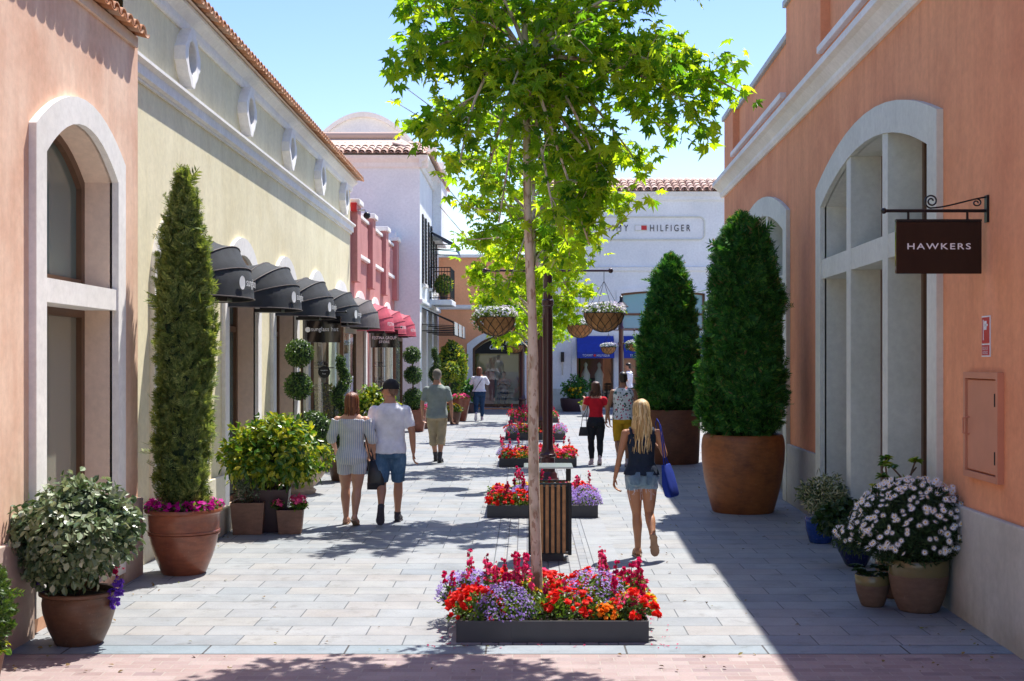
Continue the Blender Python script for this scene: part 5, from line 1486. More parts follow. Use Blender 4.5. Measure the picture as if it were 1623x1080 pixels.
def trees():
    ex = [ # tip x,y,z (metres from the foot) , height where it leaves the trunk
        (1.62,-.05,4.25,3.5,2.0),(1.15,.25,4.0,3.3,1.6),(1.25,-.2,4.08,3.3,1.6),(.80,.3,3.78,3.1,1.4),(.50,-.25,3.62,3.0,1.0),(1.0,-.5,4.35,3.7,1.2),(1.15,.35,4.42,3.8,1.1),
        (.42,-.1,3.02,2.8,1.0),(.28,.35,2.95,2.75,.9),(.50,.2,3.35,2.9,1.2),(.15,-.35,3.15,2.8,.7),(.5,-.4,3.5,3.0,1.0),
        (-.95,.1,3.95,3.3,1.3),(-1.05,-.2,4.45,3.8,1.4),(-.75,.4,4.1,3.5,1.1),(-.6,-.3,3.65,3.1,1.0),(-.85,.15,4.62,4.0,1.3),(-1.05,.0,4.95,4.3,1.5),(-.45,.3,3.45,2.95,.8),(-.3,-.1,3.2,2.8,.3),
        (1.4,.1,5.15,4.4,1.5),(1.0,-.3,5.1,4.5,1.3),(-.5,-.5,4.7,4.0,1.2),(.25,-.5,4.6,4.0,.8),(.1,.4,4.3,3.7,.9),(-.2,-.4,4.2,3.6,.9),(-.5,-.4,5.2,4.6,1.3),(.4,.3,4.9,4.4,.9)]
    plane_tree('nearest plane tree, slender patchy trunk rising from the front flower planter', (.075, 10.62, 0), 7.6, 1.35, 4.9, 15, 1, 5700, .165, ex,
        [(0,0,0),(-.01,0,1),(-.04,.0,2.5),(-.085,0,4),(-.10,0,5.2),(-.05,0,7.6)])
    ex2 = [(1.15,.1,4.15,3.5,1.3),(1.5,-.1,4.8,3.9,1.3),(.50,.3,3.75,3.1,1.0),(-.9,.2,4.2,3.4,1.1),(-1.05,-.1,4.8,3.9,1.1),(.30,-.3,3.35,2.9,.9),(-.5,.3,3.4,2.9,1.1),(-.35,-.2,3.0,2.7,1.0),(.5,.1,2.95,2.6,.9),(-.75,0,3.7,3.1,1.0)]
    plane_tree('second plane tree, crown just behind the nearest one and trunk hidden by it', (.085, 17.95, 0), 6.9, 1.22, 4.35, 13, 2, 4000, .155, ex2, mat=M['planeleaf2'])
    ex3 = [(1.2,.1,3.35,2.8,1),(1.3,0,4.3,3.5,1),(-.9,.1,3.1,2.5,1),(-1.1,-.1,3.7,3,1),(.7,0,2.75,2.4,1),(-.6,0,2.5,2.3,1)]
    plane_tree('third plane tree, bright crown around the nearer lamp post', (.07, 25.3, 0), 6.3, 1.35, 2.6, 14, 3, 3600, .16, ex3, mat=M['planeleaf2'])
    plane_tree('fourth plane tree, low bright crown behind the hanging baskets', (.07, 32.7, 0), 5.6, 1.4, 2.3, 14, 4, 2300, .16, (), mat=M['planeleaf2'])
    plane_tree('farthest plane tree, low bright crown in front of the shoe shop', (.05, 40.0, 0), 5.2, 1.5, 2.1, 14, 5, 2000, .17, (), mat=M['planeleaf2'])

# ------------------------------------------------------------------ flower planters
def planter(label, x, y, W, D, seed, dense=1.0, full=False):
    rg = np.random.default_rng(seed)
    t = thing('flower_planter', label, 'flower planter', (x, y, 0), group='grey steel flower planters round the trees')
    h = .165; a, b = W/2, D/2
    mb = MB()
    mb.box(-a, a, -b, -b+.012, .006, h); mb.box(-a, a, b-.012, b, .006, h); mb.box(-a, -a+.012, -b+.0125, b-.0125, .006, h); mb.box(a-.012, a, -b+.0125, b-.0125, .006, h)
    for u in (-a+.41,): mb.box(u-.002, u+.002, -b-.0015, -b+.001, .006, h)
    mb.box(-a+.03, a-.03, -b+.03, b-.03, -.001, .012)
    part('planter_box', mb, M['planter'], t, bevel=.003)
    mb = MB(); mb.add([(-a+.013,-b+.013,h-.03),(a-.013,-b+.013,h-.03),(a-.013,b-.013,h-.03),(-a+.013,b-.013,h-.03)], [(0,1,2,3)]); part('soil', mb, M['soil'], t)
    B = {k: MB() for k in ('fred','fpur','fpink','fyel','foran','fcrim','green')}
    # bedding mounds
    if full:
        mounds = [(-.58,-.50,.20,'fred'),(-.66,-.20,.15,'fred'),(-.36,-.50,.22,'fpur'),(-.10,-.46,.17,None),(.12,-.46,.19,'fred'),(.02,-.25,.15,None),(.36,-.50,.15,None),(.40,-.56,.09,'foran'),(.62,-.50,.18,'fred'),(.62,-.42,.13,'fpink'),
            (.34,-.14,.26,'fpur'),(-.15,.05,.17,'fyel'),(.0,.22,.2,'fred'),(-.40,.1,.2,None),(-.62,.35,.18,'fpur'),(.62,.05,.18,None),(.45,.25,.18,'fred'),(.68,-.15,.14,'fyel'),(-.30,-.22,.15,None),(-.1,.5,.18,'fpink'),(.3,.5,.18,'fred'),(-.4,.5,.18,'fred'),(.65,.5,.16,'fcrim'),(-.72,.1,.2,'fpur')]
    else:
        mounds = []; kinds = ['fred','fpur','fpink','fyel','fpink','fred','fpur','fcrim','fpur','fred',None,'foran']
        for i in range(5):
            for j in range(4):
                k = kinds[rg.integers(len(kinds))]
                mounds.append((-a+.14+i*(W-.28)/4+rg.uniform(-.05,.05), -b+.14+j*(D-.28)/3+rg.uniform(-.04,.04), rg.uniform(.15,.20), k))
    for mx, my, r, k in mounds:
        m = int(230*dense*(r/.18)); q, d = shell(m, (mx,my,h), (r,r,r*.85), rg, .45, -.1)
        B['green'].scatter(T_LEAF, q, orient(len(q), d+np.array((0,0,.3)), d, .6, rg), rg.uniform(.6,1.2,len(q))*.05)
        if k is None: continue
        if k == 'fpur': flowers(B[k], (mx,my,h+.01), (r*1.08,r*1.08,r*1.10), int(800*dense), .026, T_STAR, rg, -.05, jit=.5, inner=.86)
        elif k == 'fred': flowers(B[k], (mx,my,h), (r*1.1,r*1.1,r*1.05), int(52*dense), .060, T_BALL, rg, 0)
        elif k in ('fpink','fcrim'): flowers(B[k], (mx,my,h), (r*1.1,r*1.1,r*1.05), int(60*dense), .055, T_BALL, rg, 0)
        else: flowers(B[k], (mx,my,h), (r*1.05,r*1.05,r), int(46*dense), .048, T_BALL, rg, 0)
    # snapdragon spikes
    if full: spots = [(-.62+rg.uniform(-.22,.45), rg.uniform(-.35,.45)) for _ in range(28)] + [(rg.uniform(.40,.72), rg.uniform(-.30,.55)) for _ in range(26)] + [(rg.uniform(-.5,.2), rg.uniform(-.35,0)) for _ in range(8)]
    else: spots = [(rg.uniform(-a+.05,-a+.5), rg.uniform(-b,b)) for _ in range(12)] + [(rg.uniform(-a*.2,a-.05), rg.uniform(0,b)) for _ in range(9)]
    st = MB()
    for mx, my in spots:
        if abs(mx+.12) < .07 and my > -.1: continue
        hh = rg.uniform(.16,.40); lean = rg.normal(0,.035,2)
        tip = np.array((mx+lean[0], my+lean[1], h+hh)); base = np.array((mx,my,h-.03))
        st.tube([tuple(base), tuple((base+tip)/2), tuple(tip)], [.005,.004,.003], 5)
        m = 20; u = rg.uniform(0,.7,(m,1)); q = base+(tip-base)*u; dd = rg.normal(0,1,(m,3)); dd[:,2] = .5
        B['green'].scatter(T_LEAFN, q, orient(m, dd, None, .4, rg), .065)
        m = int(rg.integers(7,15)); u = rg.uniform(.62,1.03,(m,1)); dd = norm(rg.normal(0,1,(m,3))*np.array((1,1,.3)))
        q = base+(tip-base)*u+dd*.017*(1.2-u*.5); (B['fcrim'] if rg.uniform() < .8 else B['fpink']).scatter(T_BALL, q, orient(m, None, dd, .3, rg), rg.uniform(.028,.042,m))
    for _ in range(60):
        pass
    nm = {'fred':'red_geraniums','fpur':'purple_lobelia','fpink':'pink_flowers','fyel':'yellow_flowers','foran':'orange_flowers','fcrim':'crimson_snapdragons','green':'bedding_leaves'}
    for k, mb in B.items():
        if mb.n: part(nm[k], mb, M[k], t)
    part('flower_stems', st, M['green'], t)

def planters():
    labs = ['front flower planter with the nearest tree trunk rising from its red and purple flowers', 'second flower planter from the front, just beyond the slatted bin', 'third flower planter, at the foot of the nearer lamp post', 'fourth flower planter, beyond the nearer lamp post', 'farthest flower planter, closest to the shoe shop']
    planter(labs[0], .19, 10.62, 1.44, 1.44, 61, 1.0, True)
    for i, y in enumerate((17.92, 25.3, 32.6, 40.0)):
        planter(labs[i+1], .20, y, 1.44, 1.44, 62+i, (.85,.6,.45,.4)[i])

# ------------------------------------------------------------------ bin, lamps, baskets
def bin_():
    x, y = .235, 13.85
    t = thing('litter_bin', 'slatted wood and dark steel litter bin with a flat lid behind the tree trunk', 'bin', (x, y, 0))
    w, h0, h1 = .20, .075, .80
    mb = MB(); mb.bbox(-w*.72, w*.72, -w*.72, w*.72, 0, .09, .005); part('foot', mb, M['planter'], t)
    mb = MB()
    n = 6
    for s_ in (-1, 1):
        for i in range(n):
            u = -w+.055+i*(2*w-.11)/(n-1)
            mb.bbox(u-.018, u+.018, s_*w-.013, s_*w+.013, h0+.02, h1, .004); mb.bbox(s_*w-.013, s_*w+.013, u-.018, u+.018, h0+.02, h1, .004)
    part('slats', mb, M['wood'], t)
    mb = MB()
    for sx in (-1,1):
        for sy in (-1,1): mb.bbox(sx*(w+.005)-.018, sx*(w+.005)+.018, sy*(w+.005)-.018, sy*(w+.005)+.018, h0, h1+.02, .004)
    mb.box(-w+.015, w-.015, -w+.015, w-.015, h0+.03, h1-.02)
    for s_ in (-1, 1):
        for z in (h0+.01, h1-.01): mb.bbox(-w, w, s_*w-.006, s_*w+.006, z, z+.022, .003) if False else mb.box(-w+.013, w-.013, s_*w-.0105, s_*w+.0095, z, z+.018)
    part('frame', mb, M['iron'], t)
    mb = MB(); mb.bbox(w-.03, w+.022, -.03, .03, h1+.021, .965, .004); mb.bbox(-w-.022, -w+.03, -.03, .03, h1+.021, .965, .004); part('lid_support', mb, M['iron'], t)
    mb = MB(); mb.bbox(-w-.07, w+.04, -w-.04, w+.04, .966, .985, .006); part('lid', mb, M['steel'], t)

def lamp(label, x, y, k=1.0, rz=0, bar=1.02, group='maroon lamp posts'):
    t = thing('street_lamp', label, 'street lamp', (x, y, 0), rz, group, 1)
    z = lambda v: v*k
    mb = MB(); mb.lathe([(0,0),(.19,0),(.19,.05),(.16,.08),(.155,.14),(.125,.17),(.115,.40),(.14,.42),(.14,.46),(.115,.48),(.10,.55),(.085,.62),(.082,2.9*k),(.10,2.92*k),(.10,3.0*k),(.08,3.02*k),(.075,3.5*k),(.095,3.52*k),(.095,3.6*k),(.06,3.66*k),(.055,3.95*k),(.09,4.0*k),(0,4.02*k)], 20)
    for i in range(20):
        pass
    part('lamp_post', mb, M['maroon'], t, smooth=40)
    mb = MB(); mb.tube([(-bar,0,3.49*k),(bar,0,3.49*k)], .018, 8); b = part('crossbar', mb, M['maroon'], t)
    for s_ in (-1,1):
        mb = MB(); mb.sphere((s_*(bar+.02),0,3.49*k), .042, 10, 8); part('finial', mb, M['maroon'], b, smooth=True)
    mb = MB(); mb.lathe([(0,4.02*k),(.07,4.03*k),(.09,4.08*k),(.17,4.42*k),(.165,4.42*k),(.08,4.08*k),(0,4.05*k)], 6); l = part('lantern_glass', mb, M['steel'], t)
    mb = MB(); mb.lathe([(.23,4.40*k),(.24,4.42*k),(.12,4.56*k),(.05,4.66*k),(.045,4.78*k),(.065,4.80*k),(.03,4.84*k),(0,4.86*k)], 16); part('lantern_roof', mb, M['maroon'] if k == 1 else M['iron'], l, smooth=40)

def basket(label, x, y, zr, r, zbar, seed):
    rg = np.random.default_rng(seed)
    t = thing('hanging_basket', label, 'hanging basket', (x, y, zr-r*.95), group='hanging flower baskets')
    h = r*.95
    prof = [(.02,0)] + [(r*math.sin(a), h-h*math.cos(a)) for a in np.linspace(.15, math.pi/2, 9)] + [(r*.93,h+.005),(0,h-.03)]
    mb = MB(); mb.lathe(prof, 28, wob=.012, seed=seed); part('coir_liner', mb, M['coir'], t, smooth=40)
    mb = MB()
    n = 12
    for i in range(n):
        for sgn in (-1,1):
            pts = []
            for k_ in range(9):
                a = math.pi/2*(1-k_/8*.93); th = 2*math.pi*i/n + sgn*(k_/8)*1.0
                pts.append(((r+.006)*math.sin(a)*math.cos(th), (r+.006)*math.sin(a)*math.sin(th), h-(h+.006)*math.cos(a)))
            mb.tube(pts, .0045, 4)
    mb.tube([((r+.008)*math.cos(2*math.pi*i/24), (r+.008)*math.sin(2*math.pi*i/24), h) for i in range(25)], .007, 5)
    part('wire_frame', mb, M['iron'], t)
    mb = MB()
    for i in range(4):
        a = 2*math.pi*i/4+.4; mb.tube([(r*math.cos(a), r*math.sin(a), h), (0,0,h+(zbar-zr)*.75)], .0035, 4)
    mb.tube([(0,0,h+(zbar-zr)*.75),(0,0,h+zbar-zr)], .005, 5); part('chain', mb, M['iron'], t)
    mb = MB(); mf = MB(); ml = MB()
    q, d = shell(700, (0,0,h+.02), (r*1.08,r*1.08,r*.42), rg, .4, -.05); mb.scatter(T_LEAF, q, orient(len(q), d, None, .6, rg), .055)
    if seed % 2:
        q, d = shell(260, (-r*.75,-r*.3,h-.05), (r*.45,r*.5,r*.6), rg, .5); mb.scatter(T_LEAF, q, orient(len(q), d, None, .6, rg), .05)
        flowers(mf, (-r*.75,-r*.3,h-.03), (r*.45,r*.5,r*.55), 50, .035, T_DISC, rg, -1)
    flowers(mf, (0,0,h+.03), (r*1.12,r*1.12,r*.46), 240, .045, T_DISC, rg, -.02)
    flowers(ml, (r*.5,0,h+.05), (r*.6,r*.9,r*.45), 60, .042, T_DISC, rg, 0)
    part('leaves', mb, M['green'], t); part('white_flowers', mf, M['fwhite'], t); part('lilac_flowers', ml, M['flilac'], t)

def litter():
    rg = np.random.default_rng(91); mb = MB(); n = 260
    x = rg.uniform(-3.2,3.2,n); y = 9.0+rg.uniform(0,1,n)**1.6*26; wall = rg.uniform(0,1,n) < .45
    x = np.where(wall, np.where(rg.uniform(0,1,n) < .5, -3.55+rg.exponential(.12,n), 3.40+.0238*(y-11)-rg.exponential(.12,n)), x)
    mb.scatter(T_LEAFW, np.stack([x,y,np.full(n,.012)],1), orient(n, None, None, .25, rg), rg.uniform(.018,.045,n))
    o = part('leaf_litter', mb, leafmat('dry_leaf', [(0,(.10,.06,.03)),(.6,(.25,.17,.07)),(1,(.20,.24,.06))], 0, .8, .2)); o['kind'] = 'stuff'; setp(o, 'small dry leaves scattered over the paving and along the walls', 'leaf litter')
    mb = MB(); n = 120; a = rg.uniform(0,6.28,n); d = rg.uniform(.0,.35,n)
    x = .19+np.clip(np.cos(a)*2,-1,1)*(.76+d*.5); y = 10.62+np.clip(np.sin(a)*2,-1,1)*(.76+d*.5)
    mb.scatter(T_DISC, np.stack([x,y,np.full(n,.009)],1), orient(n, None, None, .3, rg), rg.uniform(.012,.026,n))
    o = part('fallen_petals', mb, M['fcrim']); o['kind'] = 'stuff'; setp(o, 'crimson petals fallen on the paving round the front flower planter', 'petals')

def furniture():
    litter()
    bin_()
    lamp('maroon lamp post nearest the bin, its crossbar carrying two big baskets', .34, 21.9)
    lamp('second maroon lamp post standing directly behind the nearer one', .34, 32.6)
    lamp('short maroon lamp post seen left of the trunk, before the shoe shop window', -.17, 46.0, .80, R(60), .5)
    lamp('short lamp post with dark lantern beside the blue awnings', 2.98, 42.0, .80, R(15), .42)
    for a in (('right big basket of white flowers on the nearer lamp crossbar', 1.27, 21.9, 2.79, .33, 3.49, 72), ('left big basket of white and lilac flowers on the nearer lamp crossbar', -.52, 21.9, 2.72, .33, 3.49, 71),
              ('right basket on the second lamp, half behind the bigger white basket', 1.30, 32.6, 2.78, .33, 3.49, 74), ('left basket on the second lamp, low beside the trunk', -.62, 32.6, 2.74, .33, 3.49, 73),
              ('small far basket left of the trunk in front of the shoe shop sign', -.42, 45.6, 2.32, .30, 2.79, 76), ('small far basket right of the trunk by the terracotta wall', .10, 46.4, 2.32, .30, 2.79, 75),
              ('small far basket left of the lantern against the blue awning', 2.57, 41.9, 2.25, .24, 2.79, 78), ('small far basket right of the lantern against the blue awning', 3.39, 42.1, 2.34, .24, 2.79, 77)):
        basket(*a)
    t = thing('bench', 'slatted bench by the shop door behind the second conifer', 'bench', (3.72, 44.2, 0))
    mb = MB()
    for i in range(4): mb.box(-.7, .7, -.2+i*.11, -.11+i*.11, .42, .45)
    part('seat', mb, M['wood'], t)
    mb = MB()
    for i in range(3): mb.box(-.7, .7, .24, .265, .55+i*.11, .63+i*.11)
    part('backrest', mb, M['wood'], t)
    for x in (-.6, .6):
        mb = MB(); mb.box(x-.025, x+.025, -.18, -.13, 0, .419); mb.box(x-.025, x+.025, .266, .30, 0, .86); mb.box(x-.024, x+.024, -.13, .266, .36, .40); part('leg', mb, M['iron'], t)
    t = thing('pavement_box', 'small pale low box on the ground between the cypress pot and clay boxes', 'box', (-3.72, 15.3, 0))
    mb = MB(); mb.bbox(-.14, .14, -.8, .8, 0, .30, .01); part('body', mb, M['cream'], t)
# ------------------------------------------------------------------ people
def skinmat(name, c):
    m, nt, b = nmat(name)
    co = posnode(nt, local=True)
    nt.links.new(ramp(nt, noise(nt, co, 7, 4), [(.3, sca(c,.88)), (.7, sca(c,1.08))]), b.inputs['Base Color'])
    b.inputs['Roughness'].default_value = .5; b.inputs['Subsurface Weight'].default_value = .08
    b.inputs['Subsurface Radius'].default_value = (.02,.008,.004)
    return m
def clothmat(name, c, kind=None, c2=(1,1,1)):
    m, nt, b = nmat(name)
    co = posnode(nt, local=True)
    col = ramp(nt, noise(nt, co, 9, 5, .6), [(.3, sca(c,.85)), (.7, sca(c,1.1))])
    if kind == 'stripe':
        w = N(nt, 'ShaderNodeTexWave'); w.bands_direction = 'X'; w.inputs['Scale'].default_value = 12; w.inputs['Distortion'].default_value = .4; nt.links.new(co, w.inputs['Vector'])
        col = mixc(nt, ramp(nt, w.outputs['Fac'], [(.62,(0,0,0)),(.8,(1,1,1))]), col, c2)
    if kind == 'denim':
        f = noise(nt, posnode(nt, (1,1,.5), local=True), 6, 5, .6)
        col = ramp(nt, f, [(.34, sca(c,.6)), (.5, c), (.66, c2)])
        tc = N(nt, 'ShaderNodeTexCoord')
    if kind == 'floral':
        for sc_, th, cc in ((11,.09,(.03,.12,.11)),(14,.075,(.45,.03,.10)),(19,.06,(.05,.10,.05)),(17,.05,(.02,.02,.03))):
            v = N(nt, 'ShaderNodeTexVoronoi'); v.inputs['Scale'].default_value = sc_; v.inputs['Randomness'].default_value = 1
            mp = N(nt, 'ShaderNodeMapping'); mp.inputs['Location'].default_value = (sc_*.37,.2*sc_,.1); nt.links.new(co, mp.inputs[0]); nt.links.new(mp.outputs[0], v.inputs['Vector'])
            ad = N(nt, 'ShaderNodeMath', operation='MULTIPLY_ADD'); ad.inputs[1].default_value = .35; nt.links.new(noise(nt, co, 60, 2), ad.inputs[0]); nt.links.new(v.outputs['Distance'], ad.inputs[2])
            col = mixc(nt, ramp(nt, ad.outputs[0], [(.40,(1,1,1)),(.44,(0,0,0))]), col, cc)
    nt.links.new(col, b.inputs['Base Color']); b.inputs['Roughness'].default_value = .85; b.inputs['Specular IOR Level'].default_value = .2
    fold = noise(nt, posnode(nt, (1,1,.45), local=True), 11, 3, .5)
    bump(nt, fold, b, .5, .012)
    return m
def hairmat(name, stops):
    m, nt, b = nmat(name)
    g = N(nt, 'ShaderNodeNewGeometry'); c = ramp(nt, g.outputs['Random Per Island'], stops)
    co = posnode(nt, (26,26,1.2), local=True)
    c = mixc(nt, 1.0, c, ramp(nt, noise(nt, co, 5, 3, .6), [(.3,(.5,.45,.4)),(.7,(1.2,1.2,1.2))]), 'MULTIPLY')
    nt.links.new(c, b.inputs['Base Color']); b.inputs['Roughness'].default_value = .38
    bump(nt, noise(nt, co, 5, 3, .6), b, .8, .006)
    return m

def cr(pts, n):
    """Catmull-Rom samples"""
    P = [np.array(p, float) for p in pts]; P = [2*P[0]-P[1]] + P + [2*P[-1]-P[-2]]
    out = []
    m = len(pts)-1
    for k in range(n+1):
        u = k/n*m; i = min(int(u), m-1); t = u-i
        a, b, c, d = P[i:i+4]
        out.append(.5*((2*b)+(-a+c)*t+(2*a-5*b+4*c-d)*t*t+(-a+3*b-3*c+d)*t**3))
    return np.array(out)
def limb(mb, pts, rad, n=14, seg=None, side=(1,0,0), flat=1.0, t0=0, t1=1, off=0, k=16):
    P = cr(pts, k); rr = cr([(r,) for r in rad], k)[:,0]
    i0, i1 = int(round(t0*k)), int(round(t1*k))
    P = P[i0:i1+1]; rr = rr[i0:i1+1]+off
    rings = []
    for i in range(len(P)):
        t = (P[min(i+1,len(P)-1)]-P[max(i-1,0)]).astype(float); t /= np.linalg.norm(t)+1e-9
        a = np.array(side, float); a = a-t*a.dot(t); a /= np.linalg.norm(a)+1e-9; b = np.cross(t, a)
        rings.append([tuple(P[i]+a*rr[i]*math.cos(2*math.pi*j/n)+b*rr[i]*flat*math.sin(2*math.pi*j/n)) for j in range(n)])
    mb.rings(rings)

def remesh(mb, voxel, smooth_n, name, mat, parent, label=None, folds=0):
    me0 = mb.mesh('tmp'); o = bpy.data.objects.new('tmp', me0); COL.objects.link(o)
    import bmesh
    bm = bmesh.new(); bm.from_mesh(me0); bmesh.ops.recalc_face_normals(bm, faces=bm.faces); bm.to_mesh(me0); bm.free()
    r = o.modifiers.new('r', 'REMESH'); r.mode = 'VOXEL'; r.voxel_size = voxel
    if smooth_n: s_ = o.modifiers.new('s', 'SMOOTH'); s_.factor = .5; s_.iterations = smooth_n
    if folds:
        tx = bpy.data.textures.get('folds') or bpy.data.textures.new('folds', 'CLOUDS'); tx.noise_scale = .09; tx.noise_depth = 2
        d_ = o.modifiers.new('d', 'DISPLACE'); d_.texture = tx; d_.strength = folds; d_.mid_level = .5
    dg = bpy.context.evaluated_depsgraph_get(); me = bpy.data.meshes.new_from_object(o.evaluated_get(dg)); me.name = name
    bpy.data.objects.remove(o); bpy.data.meshes.remove(me0)
    me.materials.clear(); me.materials.append(mat)
    me.polygons.foreach_set('use_smooth', np.ones(len(me.polygons), dtype=bool))
    q = bpy.data.objects.new(name, me); COL.objects.link(q); q.parent = parent
    if label: q['label'] = label
    return q

TZ = np.array([.78,.84,.90,.96,1.03,1.10,1.18,1.26,1.34,1.40,1.44,1.475,1.50,1.55])
TORSO = {
 'm': (np.array([.10,.155,.168,.160,.148,.145,.155,.170,.180,.165,.122,.082,.062,.058]), np.array([.09,.115,.118,.108,.098,.098,.105,.115,.115,.10,.082,.068,.062,.060]), np.array([-.01,-.02,-.02,-.01,0,0,0,-.005,-.01,-.012,-.012,-.008,0,.005])),
 'f': (np.array([.10,.168,.182,.165,.135,.122,.130,.145,.158,.150,.115,.070,.050,.046]), np.array([.09,.120,.125,.108,.088,.082,.088,.10,.098,.085,.068,.055,.050,.048]), np.array([-.01,-.025,-.028,-.012,0,0,0,-.003,-.008,-.01,-.01,-.006,0,.005]))}
def torso(mb, sex, z0, z1, off=0, n=22, wide=1.0, offb=None, shift=None):
    rx, ry, cy = TORSO[sex]; zs = np.linspace(z0, z1, max(3, int((z1-z0)/.025)))
    rings = []
    for z in zs:
        o = off if offb is None else offb + (off-offb)*(z-z0)/(z1-z0)
        a = np.interp(z, TZ, rx)*wide+o; b = np.interp(z, TZ, ry)*wide+o; c = np.interp(z, TZ, cy)
        sx = 0 if shift is None else shift(z)
        q = []
        for j in range(n):
            th = 2*math.pi*j/n; e = .85
            ct, st_ = math.cos(th), math.sin(th)
            q.append((sx+a*math.copysign(abs(ct)**e, ct), c+b*math.copysign(abs(st_)**e, st_), z))
        rings.append(q)
    mb.rings(rings)

def hand(mb, wrist, d, side, s=1.0, curl=.5, flip=1):
    """palm, four unequal bent fingers and a thumb set on the side of the palm; d = direction of the fingers, side = across the palm (towards the thumb)"""
    w = np.array(wrist, float); d = norm(np.array(d, float)); x = np.array(side, float); x = norm(x-d*x.dot(d)); nn = np.cross(d, x)*flip
    def pt(a, b, c): return w+(d*a+x*b+nn*c)*s
    rings = []
    for a, hw, ht in ((-.02,.022,.019),(.01,.028,.018),(.04,.036,.016),(.075,.040,.014),(.092,.038,.011)):
        c = pt(a,0,0); rings.append([tuple(c+x*hw*s*math.cos(2*math.pi*j/12)+nn*ht*s*math.sin(2*math.pi*j/12)) for j in range(12)])
    mb.rings(rings)
    for i, (b, L) in enumerate(((.028,.068),(.010,.078),(-.009,.072),(-.027,.056))):
        p0 = pt(.075,b,0); p1 = pt(.088+L*.42,b*1.08,.012*curl*2); p2 = pt(.088+L*.72,b*1.1,.035*curl*2); p3 = pt(.088+L*.86,b*1.1,.062*curl*2)
        limb(mb, [p0,p1,p2,p3], [.0095*s,.009*s,.0082*s,.0068*s], 8, side=x, k=6)
    limb(mb, [pt(.015,.02,.004), pt(.045,.048,.014), pt(.075,.058,.026), pt(.095,.056,.036)], [.012*s,.0115*s,.010*s,.0075*s], 8, side=d, k=6)

def foot(mb, ankle, heel_toe, up, s=1.0, off=0, sole=0):
    a = np.array(ankle, float); d = norm(np.array(heel_toe, float)); u = np.array(up, float); u = norm(u-d*u.dot(d)); x = np.cross(d, u)
    rings = []
    for t, hw, hb, ht in ((-.062,.018,-.062,-.03),(-.05,.030,-.072,-.008),(-.02,.034,-.076,.02),(.03,.034,-.074,.012),(.08,.041,-.076,-.018),(.125,.044,-.077,-.038),(.16,.036,-.077,-.05),(.182,.018,-.074,-.060)):
        c = a+d*t*s; q = []
        for j in range(14):
            th = 2*math.pi*j/14; ct, st_ = math.cos(th), math.sin(th)
            zc = (hb+ht)/2; hz = (ht-hb)/2
            q.append(tuple(c+x*(hw*s+off)*math.copysign(abs(ct)**.75,ct)+u*(zc*s+(hz*s+off)*math.copysign(abs(st_)**.75,st_))))
        rings.append(q)
    mb.rings(rings)
    if sole: 
        pass
def sole_mesh(mb, ankle, heel_toe, up, s=1.0, off=.006, th=.02):
    a = np.array(ankle, float); d = norm(np.array(heel_toe, float)); u = np.array(up, float); u = norm(u-d*u.dot(d)); x = np.cross(d, u)
    out = []
    for t, hw in ((-.07,.012),(-.062,.026),(-.045,.034),(-.01,.034),(.03,.031),(.07,.038),(.12,.047),(.155,.042),(.18,.026),(.192,.010)):
        out.append((t,hw))
    L = [(t,-h) for t,h in out]+[(t,h) for t,h in reversed(out)]
    for q in (0,):
        P = []
        for zz in (-.078-th, -.078):
            for t, h in L: P.append(tuple(a+d*t*s+x*(h*s+math.copysign(off,h))+u*zz*s))
        n = len(L); F = [tuple(range(n-1,-1,-1)), tuple(range(n,2*n))]+[(i,(i+1)%n,n+(i+1)%n,n+i) for i in range(n)]
        mb.add(P, F)

def head(mb, c, s=1.0, yaw=0, tilt=0, sex='m'):
    """skull, jaw, nose and ears about centre c; looks to +y turned by yaw"""
    Rm = np.array(Matrix.Rotation(yaw,3,'Z') @ Matrix.Rotation(tilt,3,'X'))
    def T(p): return tuple(np.array(c)+Rm@(np.array(p)*s))
    rings = []
    for z, a, b, y in ((-.125,.022,.022,.055),(-.112,.040,.045,.040),(-.09,.054,.066,.022),(-.06,.062,.080,.012),(-.02,.069,.090,.004),(.02,.074,.096,-.002),(.055,.073,.095,-.006),(.085,.062,.082,-.008),(.105,.042,.058,-.008),(.117,.018,.026,-.008)):
        rings.append([T((a*math.cos(2*math.pi*j/18), y+b*math.sin(2*math.pi*j/18), z)) for j in range(18)])
    mb.rings(rings)
    limb(mb, [T((0,.088,.018)), T((0,.103,-.012)), T((0,.112,-.035)), T((0,.095,-.045))], [.008,.010,.014,.008], 8, k=6)
    for sx in (-1,1):
        mb.sphere(T((sx*.077,-.005,-.008)), (.009*s,.020*s,.032*s), 10, 8)
    mb.sphere(T((0,.088,-.078)), (.022*s,.010*s,.008*s), 8, 6)
    return T

def capsule_hair(mb, T, profile, nstr, rg, length, width=.02, back=True, wave=.01, droop=None, cover=1.0):
    pass

